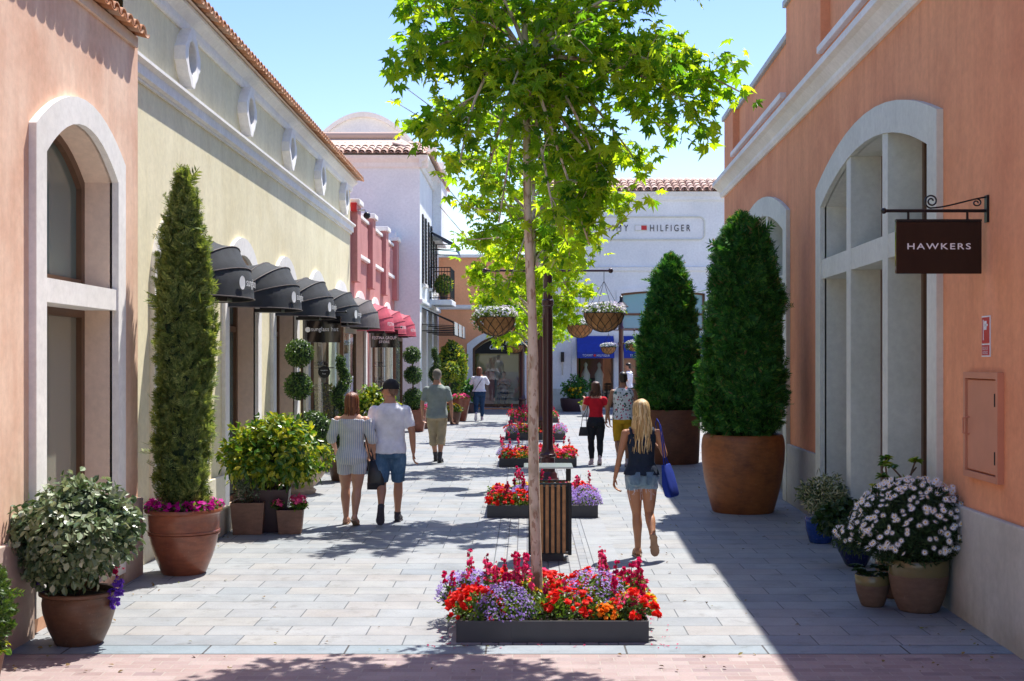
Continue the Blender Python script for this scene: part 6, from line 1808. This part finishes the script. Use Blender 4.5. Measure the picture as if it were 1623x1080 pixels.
def person(name_label, cat, loc, yaw, H, sex, sk, pose, clothes, hair, group=None, voxel=.0065):
    """pose: dict of joints in metres for a 1.75 m body facing +y"""
    t = thing('person', name_label, cat, loc, yaw, group, H/1.75)
    mb = MB()
    torso(mb, sex, .80, 1.55, 0, wide=pose.get('wide',1))
    limb(mb, [(0,0,1.44),(0,.004,1.50),(0,.012,1.60)], [.056 if sex=='m' else .047,.053 if sex=='m' else .044,.052 if sex=='m' else .043], 14)
    hc = pose.get('head', (0,.018,1.632)); T = head(mb, hc, pose.get('hs',1.0), pose.get('hyaw',0), pose.get('htilt',0), sex)
    fat = pose.get('fat', 1.0); af = pose.get('armfat', 1.0)
    LR = [.088*fat,.090*fat,.072*fat,.054*fat,.058*fat,.044*fat,.034]
    AR = [.054*af,.050*af,.044*af,.038*af,.037*af,.030*af,.023]
    if sex == 'f': AR = [a*.88 for a in AR]
    legs = {}; arms = {}
    for k in ('L','R'):
        hip, knee, ank = [np.array(p, float) for p in pose['leg'+k][:3]]
        pts = [hip+np.array((0,0,.03)), hip*.72+knee*.28, hip*.30+knee*.70, knee, knee*.70+ank*.30+np.array((0,-.018,0)), knee*.35+ank*.65+np.array((0,-.010,0)), ank]
        legs[k] = (pts, LR); limb(mb, pts, LR, 16, k=24)
        foot(mb, ank, pose['leg'+k][3], pose['leg'+k][4], 1.0)
        sh, el, wr = [np.array(p, float) for p in pose['arm'+k][:3]]
        pts = [sh, sh*.65+el*.35, sh*.3+el*.7, el, el*.7+wr*.3, el*.3+wr*.7, wr]
        arms[k] = (pts, AR); limb(mb, pts, AR, 14, k=24)
        mb.sphere(tuple(sh), AR[0]*1.06, 12, 8)
        mb.sphere(tuple(sh*np.array((.72,1,1))+np.array((0,-.005,.012))), (.07,AR[0]*1.0,.042), 12, 8)
        hd, hs = pose['arm'+k][3], pose['arm'+k][4]
        hand(mb, wr, hd, hs, .95 if sex == 'm' else .86, pose['arm'+k][5] if len(pose['arm'+k]) > 5 else .5, 1)
    remesh(mb, voxel, 3, 'body', sk, t)
    # face details
    e = MB()
    for sx in (-1,1): e.sphere(T((sx*.030,.086,.012)), .0105, 8, 6)
    part('eyes', e, M['iron'], t)
    for (nm, kind, mat, prm) in clothes:
        cb = MB()
        if kind == 'top':
            torso(cb, sex, prm['z0'], prm['z1'], prm.get('off',.014), wide=pose.get('wide',1), offb=prm.get('offb',.022))
            for k in ('L','R'):
                if prm.get('sleeve',0) > 0:
                    pts, rr = arms[k]; limb(cb, pts, rr, 14, t1=prm['sleeve'], off=prm.get('soff',.014), k=24)
                    sh = pts[0]
                    if not prm.get('bare'): cb.sphere(tuple(sh), AR[0]+prm.get('soff',.014), 12, 8); cb.sphere(tuple(sh*np.array((.72,1,1))+np.array((0,-.005,.014))), (.085,AR[0]+.010,.050), 12, 8)
        if kind == 'bottom':
            torso(cb, sex, prm.get('zc',.80), prm['z1'], prm.get('off',.016), wide=pose.get('wide',1))
            for k in ('L','R'):
                pts, rr = legs[k]; nr = prm.get('flare',0)
                rr2 = [r+nr*i/6 for i, r in enumerate(rr)]
                limb(cb, pts, rr2, 16, t1=prm['len'], off=prm.get('loff',.018), k=24)
        if kind == 'shoe':
            for k in ('L','R'):
                b = MB(); foot(b, legs[k][0][-1], pose['leg'+k][3], pose['leg'+k][4], 1.0, off=.007)
                pts, rr = legs[k]; limb(b, pts, rr, 14, t0=prm.get('t0',.93), off=.008, k=24) if prm.get('ank', True) else None
                sh_ = remesh(b, voxel, 2, nm, mat, t)
                s2 = MB(); sole_mesh(s2, legs[k][0][-1], pose['leg'+k][3], pose['leg'+k][4]); part('sole', s2, prm.get('sole', M['iron']), sh_)
            continue
        if kind == 'sandal':
            for k in ('L','R'):
                s2 = MB(); sole_mesh(s2, legs[k][0][-1], pose['leg'+k][3], pose['leg'+k][4], off=.003, th=.014)
                a = np.array(legs[k][0][-1]); d = norm(np.array(pose['leg'+k][3],float)); u = np.array(pose['leg'+k][4],float); u = norm(u-d*u.dot(d)); x = np.cross(d,u)
                for tt, h in ((-.02,.040),(.09,.048)):
                    q = [tuple(a+d*tt+x*h*math.cos(th)+u*(-.074+ (.094 if tt < 0 else .066)*math.sin(th))) for th in np.linspace(0,math.pi,12)]; s2.tube(q, .005, 5)
                part(nm, s2, mat, t)
            continue
        q = remesh(cb, voxel, 3, nm, mat, t, folds=prm.get('folds', .020))
        if prm.get('pocket'):
            for sx in (-1, 1):
                pb = MB(); P = []; rx, ry, cy = TORSO[sex]; wd = pose.get('wide',1)
                for i in range(6):
                    for j in range(6):
                        z = .83+.13*i/5 - (.015 if (i == 0 and 1 <= j <= 4) else 0); x = sx*(.035+.105*j/5); a = np.interp(z,TZ,rx)*wd+.016; b = np.interp(z,TZ,ry)*wd+.024
                        P.append((x, np.interp(z,TZ,cy)-b*max(0,1-abs(x/a)**2.3)**(1/2.3)-.006, z))
                pb.add(P, [(i*6+j, i*6+j+1, i*6+j+7, i*6+j+6) for i in range(5) for j in range(5)])
                part('back_pocket', pb, prm['pocket'], q, smooth=True)
    hair(t, T, sex)
    return t

def hair_short(mat, z=0.0):
    def f(t, T, sex):
        mb = MB(); rings = []
        for zz, a, b, y in ((-.075,.045,.035,-.055),(-.045,.066,.060,-.040),(-.01,.076,.078,-.026),(.03,.080,.094,-.012),(.065,.078,.099,-.010),(.095,.064,.084,-.010),(.115,.040,.056,-.010),(.126,.014,.02,-.010)):
            rings.append([T((a*math.cos(2*math.pi*j/18), y+b*math.sin(2*math.pi*j/18), zz)) for j in range(18)])
        mb.rings(rings); remesh(mb, .006, 2, 'hair', mat, t)
    return f
def hair_cap(hairm, capm, beard=None, rear=True):
    def f(t, T, sex):
        if hairm:
            mb = MB(); rings = []
            for zz, a, b, y in ((-.07,.044,.034,-.053),(-.04,.064,.058,-.040),(0,.076,.080,-.022),(.03,.077,.090,-.014),(.05,.074,.088,-.012)):
                rings.append([T((a*math.cos(2*math.pi*j/18), y+b*math.sin(2*math.pi*j/18), zz)) for j in range(18)])
            mb.rings(rings); remesh(mb, .006, 2, 'hair', hairm, t)
        mb = MB(); rings = []
        for zz, a, b, y in ((.012,.084,.106,-.006),(.05,.086,.106,-.008),(.085,.080,.098,-.010),(.115,.060,.074,-.010),(.135,.030,.038,-.010),(.139,.008,.01,-.010)):
            rings.append([T((a*math.cos(2*math.pi*j/20), y+b*math.sin(2*math.pi*j/20), zz)) for j in range(20)])
        mb.rings(rings)
        P = []
        for i in range(11):
            th = math.pi*(i/10); P.append((.074*math.cos(th), .075+.112*math.sin(th)**.8))
        bz = lambda x, y: .040-.42*(y-.08)-4.5*x*x; top = [T((x, y, bz(x,y))) for x, y in P]; bot = [T((x, y, bz(x,y)-.018)) for x, y in P]
        n = len(P); mb.add(top+bot, [tuple(range(n)), tuple(range(2*n-1,n-1,-1))]+[(i,(i+1)%n,n+(i+1)%n,n+i) for i in range(n)])
        part('cap', mb, capm, t, smooth=40)
    return f
def hair_locks(mat, zend, n=90, half=.075, seed=1, wave=.012, part_x=.0, cap=True, length_var=.08, thick=.013, spread=1.0, yback=-.10):
    """long hair: tapered locks combed from the crown down the back"""
    def f(t, T, sex):
        rg = np.random.default_rng(seed); mb = MB()
        c0 = np.array(T((0,0,0)))
        rings = []
        for zz, a, b, y in ((-.11,.060,.040,-.062),(-.06,.074,.062,-.046),(-.02,.080,.084,-.024),(.02,.083,.098,-.012),(.06,.081,.102,-.010),(.09,.068,.088,-.010),(.112,.044,.058,-.010),(.124,.015,.02,-.010)):
            rings.append([T((a*math.cos(2*math.pi*j/18), y+b*math.sin(2*math.pi*j/18), zz)) for j in range(18)])
        mb.rings(rings)
        for i in range(n):
            a = R(180)+rg.uniform(-1,1)*R(112)+R(90)*0
            # angle around the head measured so that the middle is the back
            th = -math.pi/2 + rg.uniform(-1,1)*1.95
            ct, st_ = math.cos(th), math.sin(th)
            top = np.array(T((part_x+.012*ct, -.005+.012*st_, .123)))
            p1 = np.array(T((.066*ct, -.010+.080*st_, .090))); p2 = np.array(T((.088*ct, -.012+.104*st_, .03)))
            p3 = np.array(T((.090*ct, -.018+.098*min(st_, .2), -.06)))
            ze = zend + rg.uniform(-length_var, length_var)
            ex = ct*half*spread*rg.uniform(.5,1.15)+rg.normal(0,.01); ey = yback + rg.uniform(-.03,.015) + (0.03 if abs(ct) > .8 else 0)
            zs = np.linspace(p3[2], ze, 5)[1:]
            pts = [top,p1,p2,p3]; ph = rg.uniform(0,6)
            for k, z in enumerate(zs):
                u = (k+1)/4
                pts.append(np.array((p3[0]*(1-u)+(c0[0]+ex)*u+wave*math.sin(ph+u*5), p3[1]*(1-u)+(c0[1]+ey)*u+wave*.6*math.cos(ph+u*4), z)))
            w = thick*rg.uniform(.7,1.2)
            limb(mb, pts, [w*.5,w,w,w,w*.95,w*.85,w*.6,w*.15], 6, flat=.55, k=16, side=(-st_,ct,0))
        part('hair', mb, mat, t, smooth=True)
    return f

def bag_mesh(name, label, cat, rings, mat, straps, loc, smat=None, bottom=None):
    t = thing(name, label, cat, loc)
    mb = MB(); mb.rings(rings); part('bag_body', mb, mat, t, smooth=35, bevel=.004)
    mb = MB()
    for s_ in straps: mb.tube(s_[0], s_[1], 6)
    part('strap', mb, smat or mat, t, smooth=True)
    if bottom: 
        b = MB(); b.rings(bottom[0]); part('bag_base', b, bottom[1], t, smooth=35)
    return t

def rect_ring(cx, cy, z, w, d, rot=0, n=4, sag=0):
    """rounded rectangle ring for bags; w across the street, d along it"""
    q = []
    for j in range(20):
        th = 2*math.pi*j/20; ct, st_ = math.cos(th), math.sin(th)
        x = w/2*math.copysign(abs(ct)**.45, ct); y = d/2*math.copysign(abs(st_)**.45, st_)
        q.append((cx+x*math.cos(rot)-y*math.sin(rot), cy+x*math.sin(rot)+y*math.cos(rot), z+sag*(ct if 1 else 0)))
    return q

UP = (0,0,1); FW = (0,1,0)
def walk_pose(lead='L', stride=.30, arms=None, **kw):
    """lead leg flat ahead, other leg trailing with the heel up"""
    s_ = 1
    p = dict(kw)
    for k, sx in (('L',-1),('R',1)):
        if k == lead: p['leg'+k] = [(sx*.09,.0,.87),(sx*.095,.08,.48),(sx*.085,stride*.35,.095),(sx*.08,1,0.02),UP]
        else: p['leg'+k] = [(sx*.09,-.01,.87),(sx*.10,-.03,.48),(sx*.095,-stride,.225),(sx*.06,.45,-.86),(0,.86,.45)]
        q = (arms or {}).get(k)
        sh = (sx*kw.get('shx',.188), -.01, 1.375)
        if q is None: q = [(sx*.245,-.03,1.13),(sx*.262,.03,.885),(sx*.02,.10,-1),(-sx*.15,1,0),.5]
        p['arm'+k] = [sh]+list(q)
    return p

def people():
    SK1 = skinmat('fair_skin', (.56,.29,.19)); SK2 = skinmat('tanned_skin', (.44,.205,.105)); SK3 = skinmat('warm_skin', (.50,.245,.15)); SK4 = skinmat('brown_skin', (.30,.14,.075))
    denim = clothmat('washed_denim', (.07,.15,.27), 'denim', (.16,.27,.40)); ldenim = clothmat('pale_denim', (.20,.31,.40), 'denim', (.42,.52,.58)); ddenim = clothmat('dark_denim', (.018,.022,.03)); bdenim = clothmat('blue_jeans', (.02,.05,.11))
    pdenim = clothmat('pocket_denim', (.12,.20,.29), 'denim', (.26,.36,.44))
    romper = clothmat('striped_cotton', (.66,.66,.66), 'stripe', (.34,.40,.52)); white = clothmat('white_cotton', (.80,.81,.88)); grey = clothmat('grey_green_cotton', (.27,.31,.29)); khaki = clothmat('khaki_cotton', (.42,.34,.22))
    red = clothmat('red_knit', (.50,.015,.03)); floral = clothmat('floral_cotton', (.60,.64,.64), 'floral'); must = clothmat('mustard_cotton', (.44,.26,.015)); navy = clothmat('navy_jersey', (.018,.028,.05)); blouse = clothmat('white_blouse', (.70,.72,.80))
    shoe_d = plain('dark_grey_shoe', (.04,.038,.045), .7, 0, .2); shoe_p = plain('pink_white_shoe', (.5,.4,.42), .6, 0, .2); sole_g = plain('grey_sole', (.075,.068,.085), .8, 0, .2, 30); tan = plain('tan_sandal', (.33,.20,.12), .7, 0, .2)
    auburn = hairmat('auburn_hair', [(0,(.10,.025,.010)),(.5,(.20,.055,.018)),(1,(.34,.13,.05))]); blonde = hairmat('blonde_hair', [(0,(.46,.28,.10)),(.5,(.72,.50,.23)),(1,(.90,.74,.44))])
    brown = hairmat('dark_brown_hair', [(0,(.035,.012,.006)),(1,(.10,.035,.015))]); black = hairmat('short_dark_hair', [(0,(.012,.008,.006)),(1,(.03,.018,.012))]); greyh = hairmat('grey_hair', [(0,(.18,.16,.14)),(1,(.3,.28,.25))])
    buzz = hairmat('buzzed_brown_hair', [(0,(.20,.11,.07)),(1,(.26,.15,.10))])
    blk = plain('black_leather', (.012,.013,.018), .35, 0, .2, 20)

    # woman in striped romper
    x, y = G(557, 832)
    pose = walk_pose('L', .18, fat=1.10, armfat=1.15, wide=1.10, shx=.185, arms={
        'R': [(.275,-.02,1.14),(.285,.10,.93),(.0,.35,-.9),(-.4,.9,0),.9], 'L': [(-.265,-.03,1.15),(-.24,.14,.98),(.1,.6,-.6),(.8,.3,0),.6]}, head=(0,.018,1.625))
    pose['legR'] = [(.095,-.01,.87),(.075,-.03,.47),(.06,-.12,.135),(.05,.86,-.38),(0,.38,.86)]
    w = person('woman with shoulder length auburn hair in a pale striped off shoulder playsuit', 'person', (x,y,0), R(-2), 1.66, 'f', SK1, pose,
        [('playsuit_top','top',romper,dict(z0=.98,z1=1.395,sleeve=.62,off=.020,offb=.020,soff=.026,bare=True)), ('playsuit_shorts','bottom',romper,dict(z1=1.02,len=.25,flare=.0,off=.018,loff=.012)), ('sandal','sandal',tan,{})],
        hair_locks(auburn, 1.43, 80, .085, 11, .006, 0, length_var=.03, thick=.015, spread=1.0, yback=-.075), 'couple walking arm in arm')
    hx, hy = x+.285*.95+.02, y+.14
    k = 1.66/1.75
    bag_mesh('handbag', 'black leather bucket bag with grey base held by the woman in the striped playsuit', 'bag',
        [rect_ring(0,0,z,w_,d_) for z,w_,d_ in ((-.42,.20,.13),(-.40,.215,.15),(-.30,.215,.15),(-.16,.20,.12),(-.08,.17,.06),(-.06,.15,.03))], blk,
        [([(-.06,0,-.09),(-.045,0,.0),(0,0,.035),(.04,0,.0),(.06,0,-.09)], .009), ([(-.06,.0,-.08),(-.13,-.12,.28),(-.15,-.10,.52),(-.13,0,.56),(-.10,.10,.50),(-.08,.06,.2),(.05,.02,-.08)], .007)],
        (hx, hy-.02, .855), None, ([rect_ring(0,0,z,w_,d_) for z,w_,d_ in ((-.424,.19,.12),(-.422,.222,.156),(-.34,.222,.156))], M['charcoal_cloth']))
    # man in white tee
    x, y = G(618, 829)
    pose = walk_pose('R', .30, wide=1.07, fat=1.0, armfat=1.10, arms={'L': [(-.262,-.02,1.12),(-.275,.08,.87),(0,.25,-1),(.3,1,0),.7], 'R': [(.268,-.05,1.12),(.285,.0,.86),(0,.06,-1),(-.2,1,0),.5]}, hyaw=R(66))
    person('man in white t-shirt, denim shorts and black cap seen from behind', 'person', (x,y,0), R(3), 1.80, 'm', SK3, pose,
        [('t_shirt','top',white,dict(z0=.86,z1=1.475,sleeve=.38,off=.010,offb=.028,soff=.014)), ('denim_shorts','bottom',denim,dict(z1=1.0,len=.46,flare=.02,off=.016,loff=.012)), ('shoe','shoe',shoe_d,dict(sole=sole_g,t0=.97))],
        hair_cap(buzz, plain('black_cap_cloth', (.010,.010,.014), .8, 0, 0)), 'couple walking arm in arm')
    # man in grey shirt
    x, y = G(692, 733)
    pose = walk_pose('R', .10, wide=1.08, arms={'L': [(-.275,-.02,1.13),(-.285,.06,.88),(0,.2,-1),(.3,1,0),.6], 'R': [(.27,-.05,1.13),(.29,-.02,.87),(0,.0,-1),(-.2,1,0),.6]})
    pose['legL'] = [(-.09,-.01,.87),(-.08,.05,.48),(-.05,.20,.10),(0,1,0),UP]; pose['legR'] = [(.09,0,.87),(.09,-.02,.48),(.07,-.10,.105),(.05,1,-.05),UP]
    person('man in grey green short sleeved shirt, khaki shorts and flat cap', 'person', (x,y,0), R(-4), 1.79, 'm', SK3, pose,
        [('shirt','top',grey,dict(z0=.84,z1=1.475,sleeve=.42,off=.012,offb=.032,soff=.018)), ('khaki_shorts','bottom',khaki,dict(z1=.98,len=.72,flare=.022,off=.020,loff=.014)), ('sock_shoe','shoe',shoe_d,dict(t0=.86))],
        hair_cap(greyh, plain('grey_cap_cloth', (.17,.15,.125), .9, 0, .1)), voxel=.009)
    # woman in white blouse photographing the shop
    x, y = G(759, 667)
    pose = walk_pose('R', .26, wide=1.12, fat=1.1, arms={'L': [(-.27,.05,1.22),(-.10,.20,1.42),(.4,.3,.8),(.5,.5,0),.8], 'R': [(.28,.05,1.22),(.12,.20,1.42),(-.4,.3,.8),(-.5,.5,0),.8]})
    person('woman in white blouse and blue jeans with hands raised before the shoe shop', 'person', (x,y,0), R(0), 1.64, 'f', SK3, pose,
        [('blouse','top',blouse,dict(z0=.95,z1=1.455,sleeve=.85,off=.030,offb=.05,soff=.035)), ('jeans','bottom',bdenim,dict(z1=1.02,len=.97,off=.014,loff=.012)), ('shoe','shoe',shoe_p,dict(sole=M['white_paint']))],
        hair_locks(auburn, 1.42, 50, .06, 12, .004, 0, length_var=.03, thick=.016, spread=.6, yback=-.10), voxel=.011)
    b = thing('bag_strap', 'thin black bag strap across the back of the woman in white blouse', 'bag', (x, y, 0)); mb = MB(); mb.tube([(.12,-.09,1.33),(.04,-.155,1.2),(-.08,-.165,1.02),(-.17,-.10,.88)], .008, 5); part('strap', mb, blk, b)
    mb = MB(); mb.bbox(-.26,-.15,-.14,-.06,.74,.88,.01); part('bag_body', mb, blk, b)
    # woman in red
    x, y = G(944, 737)
    pose = walk_pose('L', .10, wide=1.0, shx=.178, arms={'L': [(-.26,.0,1.16),(-.25,.10,1.33),(.3,.3,.8),(.6,.4,0),1.0], 'R': [(.24,-.02,1.14),(.29,.02,.90),(.1,.1,-1),(-.2,1,0),.7]})
    pose['legR'] = [(.09,0,.87),(.085,-.02,.48),(.07,-.14,.15),(.02,.92,-.32),(0,.32,.92)]
    person('woman in red short sleeved top and dark jeans holding a man by the hand', 'person', (x,y,0), R(2), 1.58, 'f', SK1, pose,
        [('red_top','top',red,dict(z0=1.0,z1=1.40,sleeve=.26,off=.012,offb=.014,soff=.012,bare=False)), ('jeans','bottom',ddenim,dict(z1=1.02,len=.95,off=.012,loff=.012)), ('shoe','shoe',shoe_p,dict(sole=shoe_p))],
        hair_locks(brown, 1.44, 70, .10, 13, .02, 0, length_var=.05, thick=.018, spread=1.0, yback=-.07), 'couple walking hand in hand', voxel=.009)
    bag_mesh('handbag', 'small grey handbag hanging from the arm of the woman in red', 'bag', [rect_ring(0,0,z,w_,.07) for z,w_ in ((-.17,.19),(-.16,.20),(-.02,.15),(0,.14))], M['charcoal_cloth'],
        [([(-.05,0,-.02),(-.03,0,.16),(.06,.02,.35),(.10,.02,.5),(.05,0,.2),(.05,0,-.02)], .006)], (x-.23, y-.03, .72))
    # floral man
    x, y = G(987, 741)
    pose = walk_pose('R', .22, wide=1.04, arms={'L': [(-.265,-.03,1.13),(-.31,.0,.88),(-.1,.1,-1),(.2,1,0),.7], 'R': [(.275,-.05,1.12),(.30,.02,.87),(0,.1,-1),(-.2,1,0),.5]})
    person('man in floral sleeveless top and mustard shorts holding the hand of the woman in red', 'person', (x,y,0), R(0), 1.77, 'm', SK4, pose,
        [('sleeveless_top','top',floral,dict(z0=.88,z1=1.46,sleeve=0,off=.016,offb=.03)), ('mustard_shorts','bottom',must,dict(z1=.98,len=.48,flare=.012,off=.018,loff=.012)), ('shoe','shoe',shoe_p,{})],
        hair_short(black), 'couple walking hand in hand', voxel=.009)
    # blonde woman
    x, y = G(1016, 884)
    pose = walk_pose('L', .26, wide=.98, fat=.95, armfat=.95, shx=.178, arms={'L': [(-.245,-.04,1.12),(-.30,-.04,.88),(-.15,.15,-1),(.3,.9,0),.9], 'R': [(.255,-.05,1.14),(.235,.14,1.20),(-.2,.8,.3),(-.8,.1,.3),1.0]}, htilt=R(-4))
    pose['legL'] = [(-.088,0,.87),(-.045,.05,.48),(-.03,.06,.10),(0,1,0),UP]
    pose['legR'] = [(.088,-.01,.87),(.085,-.02,.49),(.09,-.26,.265),(.13,.32,-.93),(0,.93,.32)]
    person('woman with long blonde hair in navy sleeveless top and pale denim shorts', 'person', (x,y,0), R(3), 1.665, 'f', SK2, pose,
        [('sleeveless_top','top',navy,dict(z0=.92,z1=1.375,sleeve=0,off=.010,offb=.030)), ('denim_shorts','bottom',ldenim,dict(z1=1.0,len=.17,flare=.0,off=.012,loff=.008,pocket=pdenim)), ('flip_flop','sandal',tan,{})],
        hair_locks(blonde, 1.24, 130, .105, 14, .014, .01, length_var=.09, thick=.014, spread=1.0, yback=-.115))
    st = bpy.data.objects[[o.name for o in bpy.data.objects if o.get('category') == 'person'][-1]]
    mb = MB()
    for sx in (-1,1): mb.tube([(sx*.115,-.088,1.35),(sx*.125,-.07,1.41),(sx*.125,-.01,1.432),(sx*.115,.05,1.40),(sx*.10,.085,1.35)], .016, 8)
    part('top_strap', mb, navy, st, smooth=True)
    rg = np.random.default_rng(3); mb = MB()
    for i in range(46):
        sx = rg.choice((-1,1)); a = rg.uniform(0,2*math.pi); lx, ly, lz = (sx*.078+.088*math.cos(a), -.01+.088*math.sin(a), .765); L_ = rg.uniform(.015,.07) if rg.uniform() < .85 else .12
        mb.tube([(lx,ly,lz+.01),(lx+rg.normal(0,.006),ly+rg.normal(0,.004)-.002,lz-L_*.5),(lx+rg.normal(0,.012),ly+rg.normal(0,.006),lz-L_)], .0018, 3)
    part('frayed_threads', mb, white, st)
    # tote bag
    bag_mesh('tote_bag', 'royal blue tote bag hanging from the right shoulder of the blonde woman', 'bag',
        [rect_ring(cx,cy,z,w_,d_,R(65)) for z,w_,d_,cx,cy in ((-.34,.26,.06,.05,0),(-.32,.30,.085,.045,0),(-.22,.31,.09,.02,0),(-.09,.28,.06,0,0),(0,.25,.02,-.02,0))], clothmat('blue_tote_cloth', (.012,.035,.26)),
        [([(-.05,-.10,0),(-.06,-.04,.20),(-.085,.03,.43),(-.11,.05,.475),(-.12,.09,.42),(-.06,.10,.2),(.02,.10,0)], .006), ([(-.03,-.08,0),(-.03,-.04,.15),(-.07,.03,.40),(-.10,.05,.46)], .005)],
        (x+.275, y-.03, .985))
    # man in white shirt by the door
    pose = walk_pose('R', .05, arms={'L': [(-.25,.03,1.15),(-.12,.2,1.35),(.3,.2,.9),(.5,.5,0),.9], 'R': [(.26,-.02,1.14),(.27,.04,.88),(0,.1,-1),(-.2,1,0),.5]})
    pose['legL'] = [(-.09,0,.87),(-.09,.02,.48),(-.09,.0,.10),(0,1,0),UP]; pose['legR'] = [(.09,0,.87),(.09,.02,.48),(.10,-.05,.10),(.2,1,0),UP]
    person('man in white shirt with a hand at his face beside the blue awning doorway', 'person', (3.42, 44.6, 0), R(75), 1.72, 'm', SK3, pose,
        [('shirt','top',white,dict(z0=.9,z1=1.475,sleeve=.4,off=.016,offb=.03,soff=.025)), ('trousers','bottom',ddenim,dict(z1=.98,len=.96,off=.016,loff=.018)), ('shoe','shoe',shoe_d,{})], hair_short(black), voxel=.012)
    # seated figure and stool added inside the shop to stand in for a reflection
    pose = dict(wide=1.0, legL=[(-.09,0,.87),(-.12,.42,.84),(-.12,.44,.42),(0,1,0),UP], legR=[(.09,0,.87),(.12,.42,.84),(.12,.46,.42),(0,1,0),UP],
        armL=[(-.19,-.01,1.40),(-.25,.08,1.16),(-.08,.24,1.26),(.5,.6,.4),(0,0,1),.8], armR=[(.19,-.01,1.40),(.25,.08,1.16),(.08,.24,1.26),(-.5,.6,.4),(0,0,1),.8])
    person('seated figure in pale pink top added behind the shoe shop glass for a reflection', 'person', (-.86, 49.35, -.30), R(170), 1.66, 'f', SK1, pose,
        [('top','top',shoe_p,dict(z0=.9,z1=1.45,sleeve=.4)), ('trousers','bottom',bdenim,dict(z1=.98,len=.9,off=.016,loff=.018)), ('shoe','shoe',shoe_d,{})], hair_short(brown), voxel=.012)
    t = thing('stool', 'white stool added under the seated stand-in figure inside the shoe shop', 'stool', (-.86, 49.38, 0))
    mb = MB(); mb.lathe([(0,.36),(.2,.36),(.21,.40),(.2,.42),(0,.42)], 16); part('seat', mb, M['white_paint'], t)
    for a in range(4):
        mb = MB(); mb.tube([(.16*math.cos(a*1.571+.78), .16*math.sin(a*1.571+.78), .36),(.2*math.cos(a*1.571+.78), .2*math.sin(a*1.571+.78), 0)], .012, 6); part('leg', mb, M['steel'], t)
# ------------------------------------------------------------------ light, sky, camera
def setup():
    cam = bpy.data.cameras.new('camera'); co = bpy.data.objects.new('camera', cam); COL.objects.link(co)
    co.location = (0, 0, HC); co.rotation_euler = (R(90), 0, 0)
    cam.sensor_width = 36; cam.lens = 2100/1623*36
    cam.shift_x = -24/1623; cam.shift_y = 13/1623
    cam.clip_end = 2000; sc.camera = co
    sun_dir = Vector((.27, .45, 1)).normalized()
    el = math.asin(sun_dir.z); az = math.atan2(sun_dir.x, sun_dir.y)
    w = bpy.data.worlds.new('World'); sc.world = w; w.use_nodes = True
    nt = w.node_tree; bg = nt.nodes['Background']
    sk = nt.nodes.new('ShaderNodeTexSky'); sk.sky_type = 'NISHITA'; sk.sun_disc = False
    sk.sun_elevation = el; sk.sun_rotation = az; sk.altitude = 100; sk.air_density = 1.0; sk.dust_density = .5; sk.ozone_density = 1.5
    hs = nt.nodes.new('ShaderNodeHueSaturation'); hs.inputs['Saturation'].default_value = 1.22; hs.inputs['Hue'].default_value = .516
    nt.links.new(sk.outputs[0], hs.inputs['Color']); nt.links.new(hs.outputs[0], bg.inputs[0]); bg.inputs[1].default_value = SKY
    l = bpy.data.lights.new('sun', 'SUN'); l.energy = SUN; l.angle = R(.53); l.color = (1, .955, .89)
    lo = bpy.data.objects.new('sun', l); COL.objects.link(lo); lo.rotation_euler = sun_dir.to_track_quat('Z', 'Y').to_euler(); lo.location = (8, 10, 30)
    vs = sc.view_settings; vs.view_transform = 'Standard'; vs.look = 'None'; vs.exposure = EXPO; vs.gamma = 1
    sc.cycles.max_bounces = 6; sc.cycles.diffuse_bounces = 4; sc.cycles.glossy_bounces = 3; sc.cycles.transparent_max_bounces = 8; sc.cycles.transmission_bounces = 4
    sc.cycles.sample_clamp_indirect = 6
SUN, SKY, EXPO = 4.6, .128, .87
people()
ground(); build_all(); left_pots(); right_pots(); trees(); planters(); furniture()
setup()
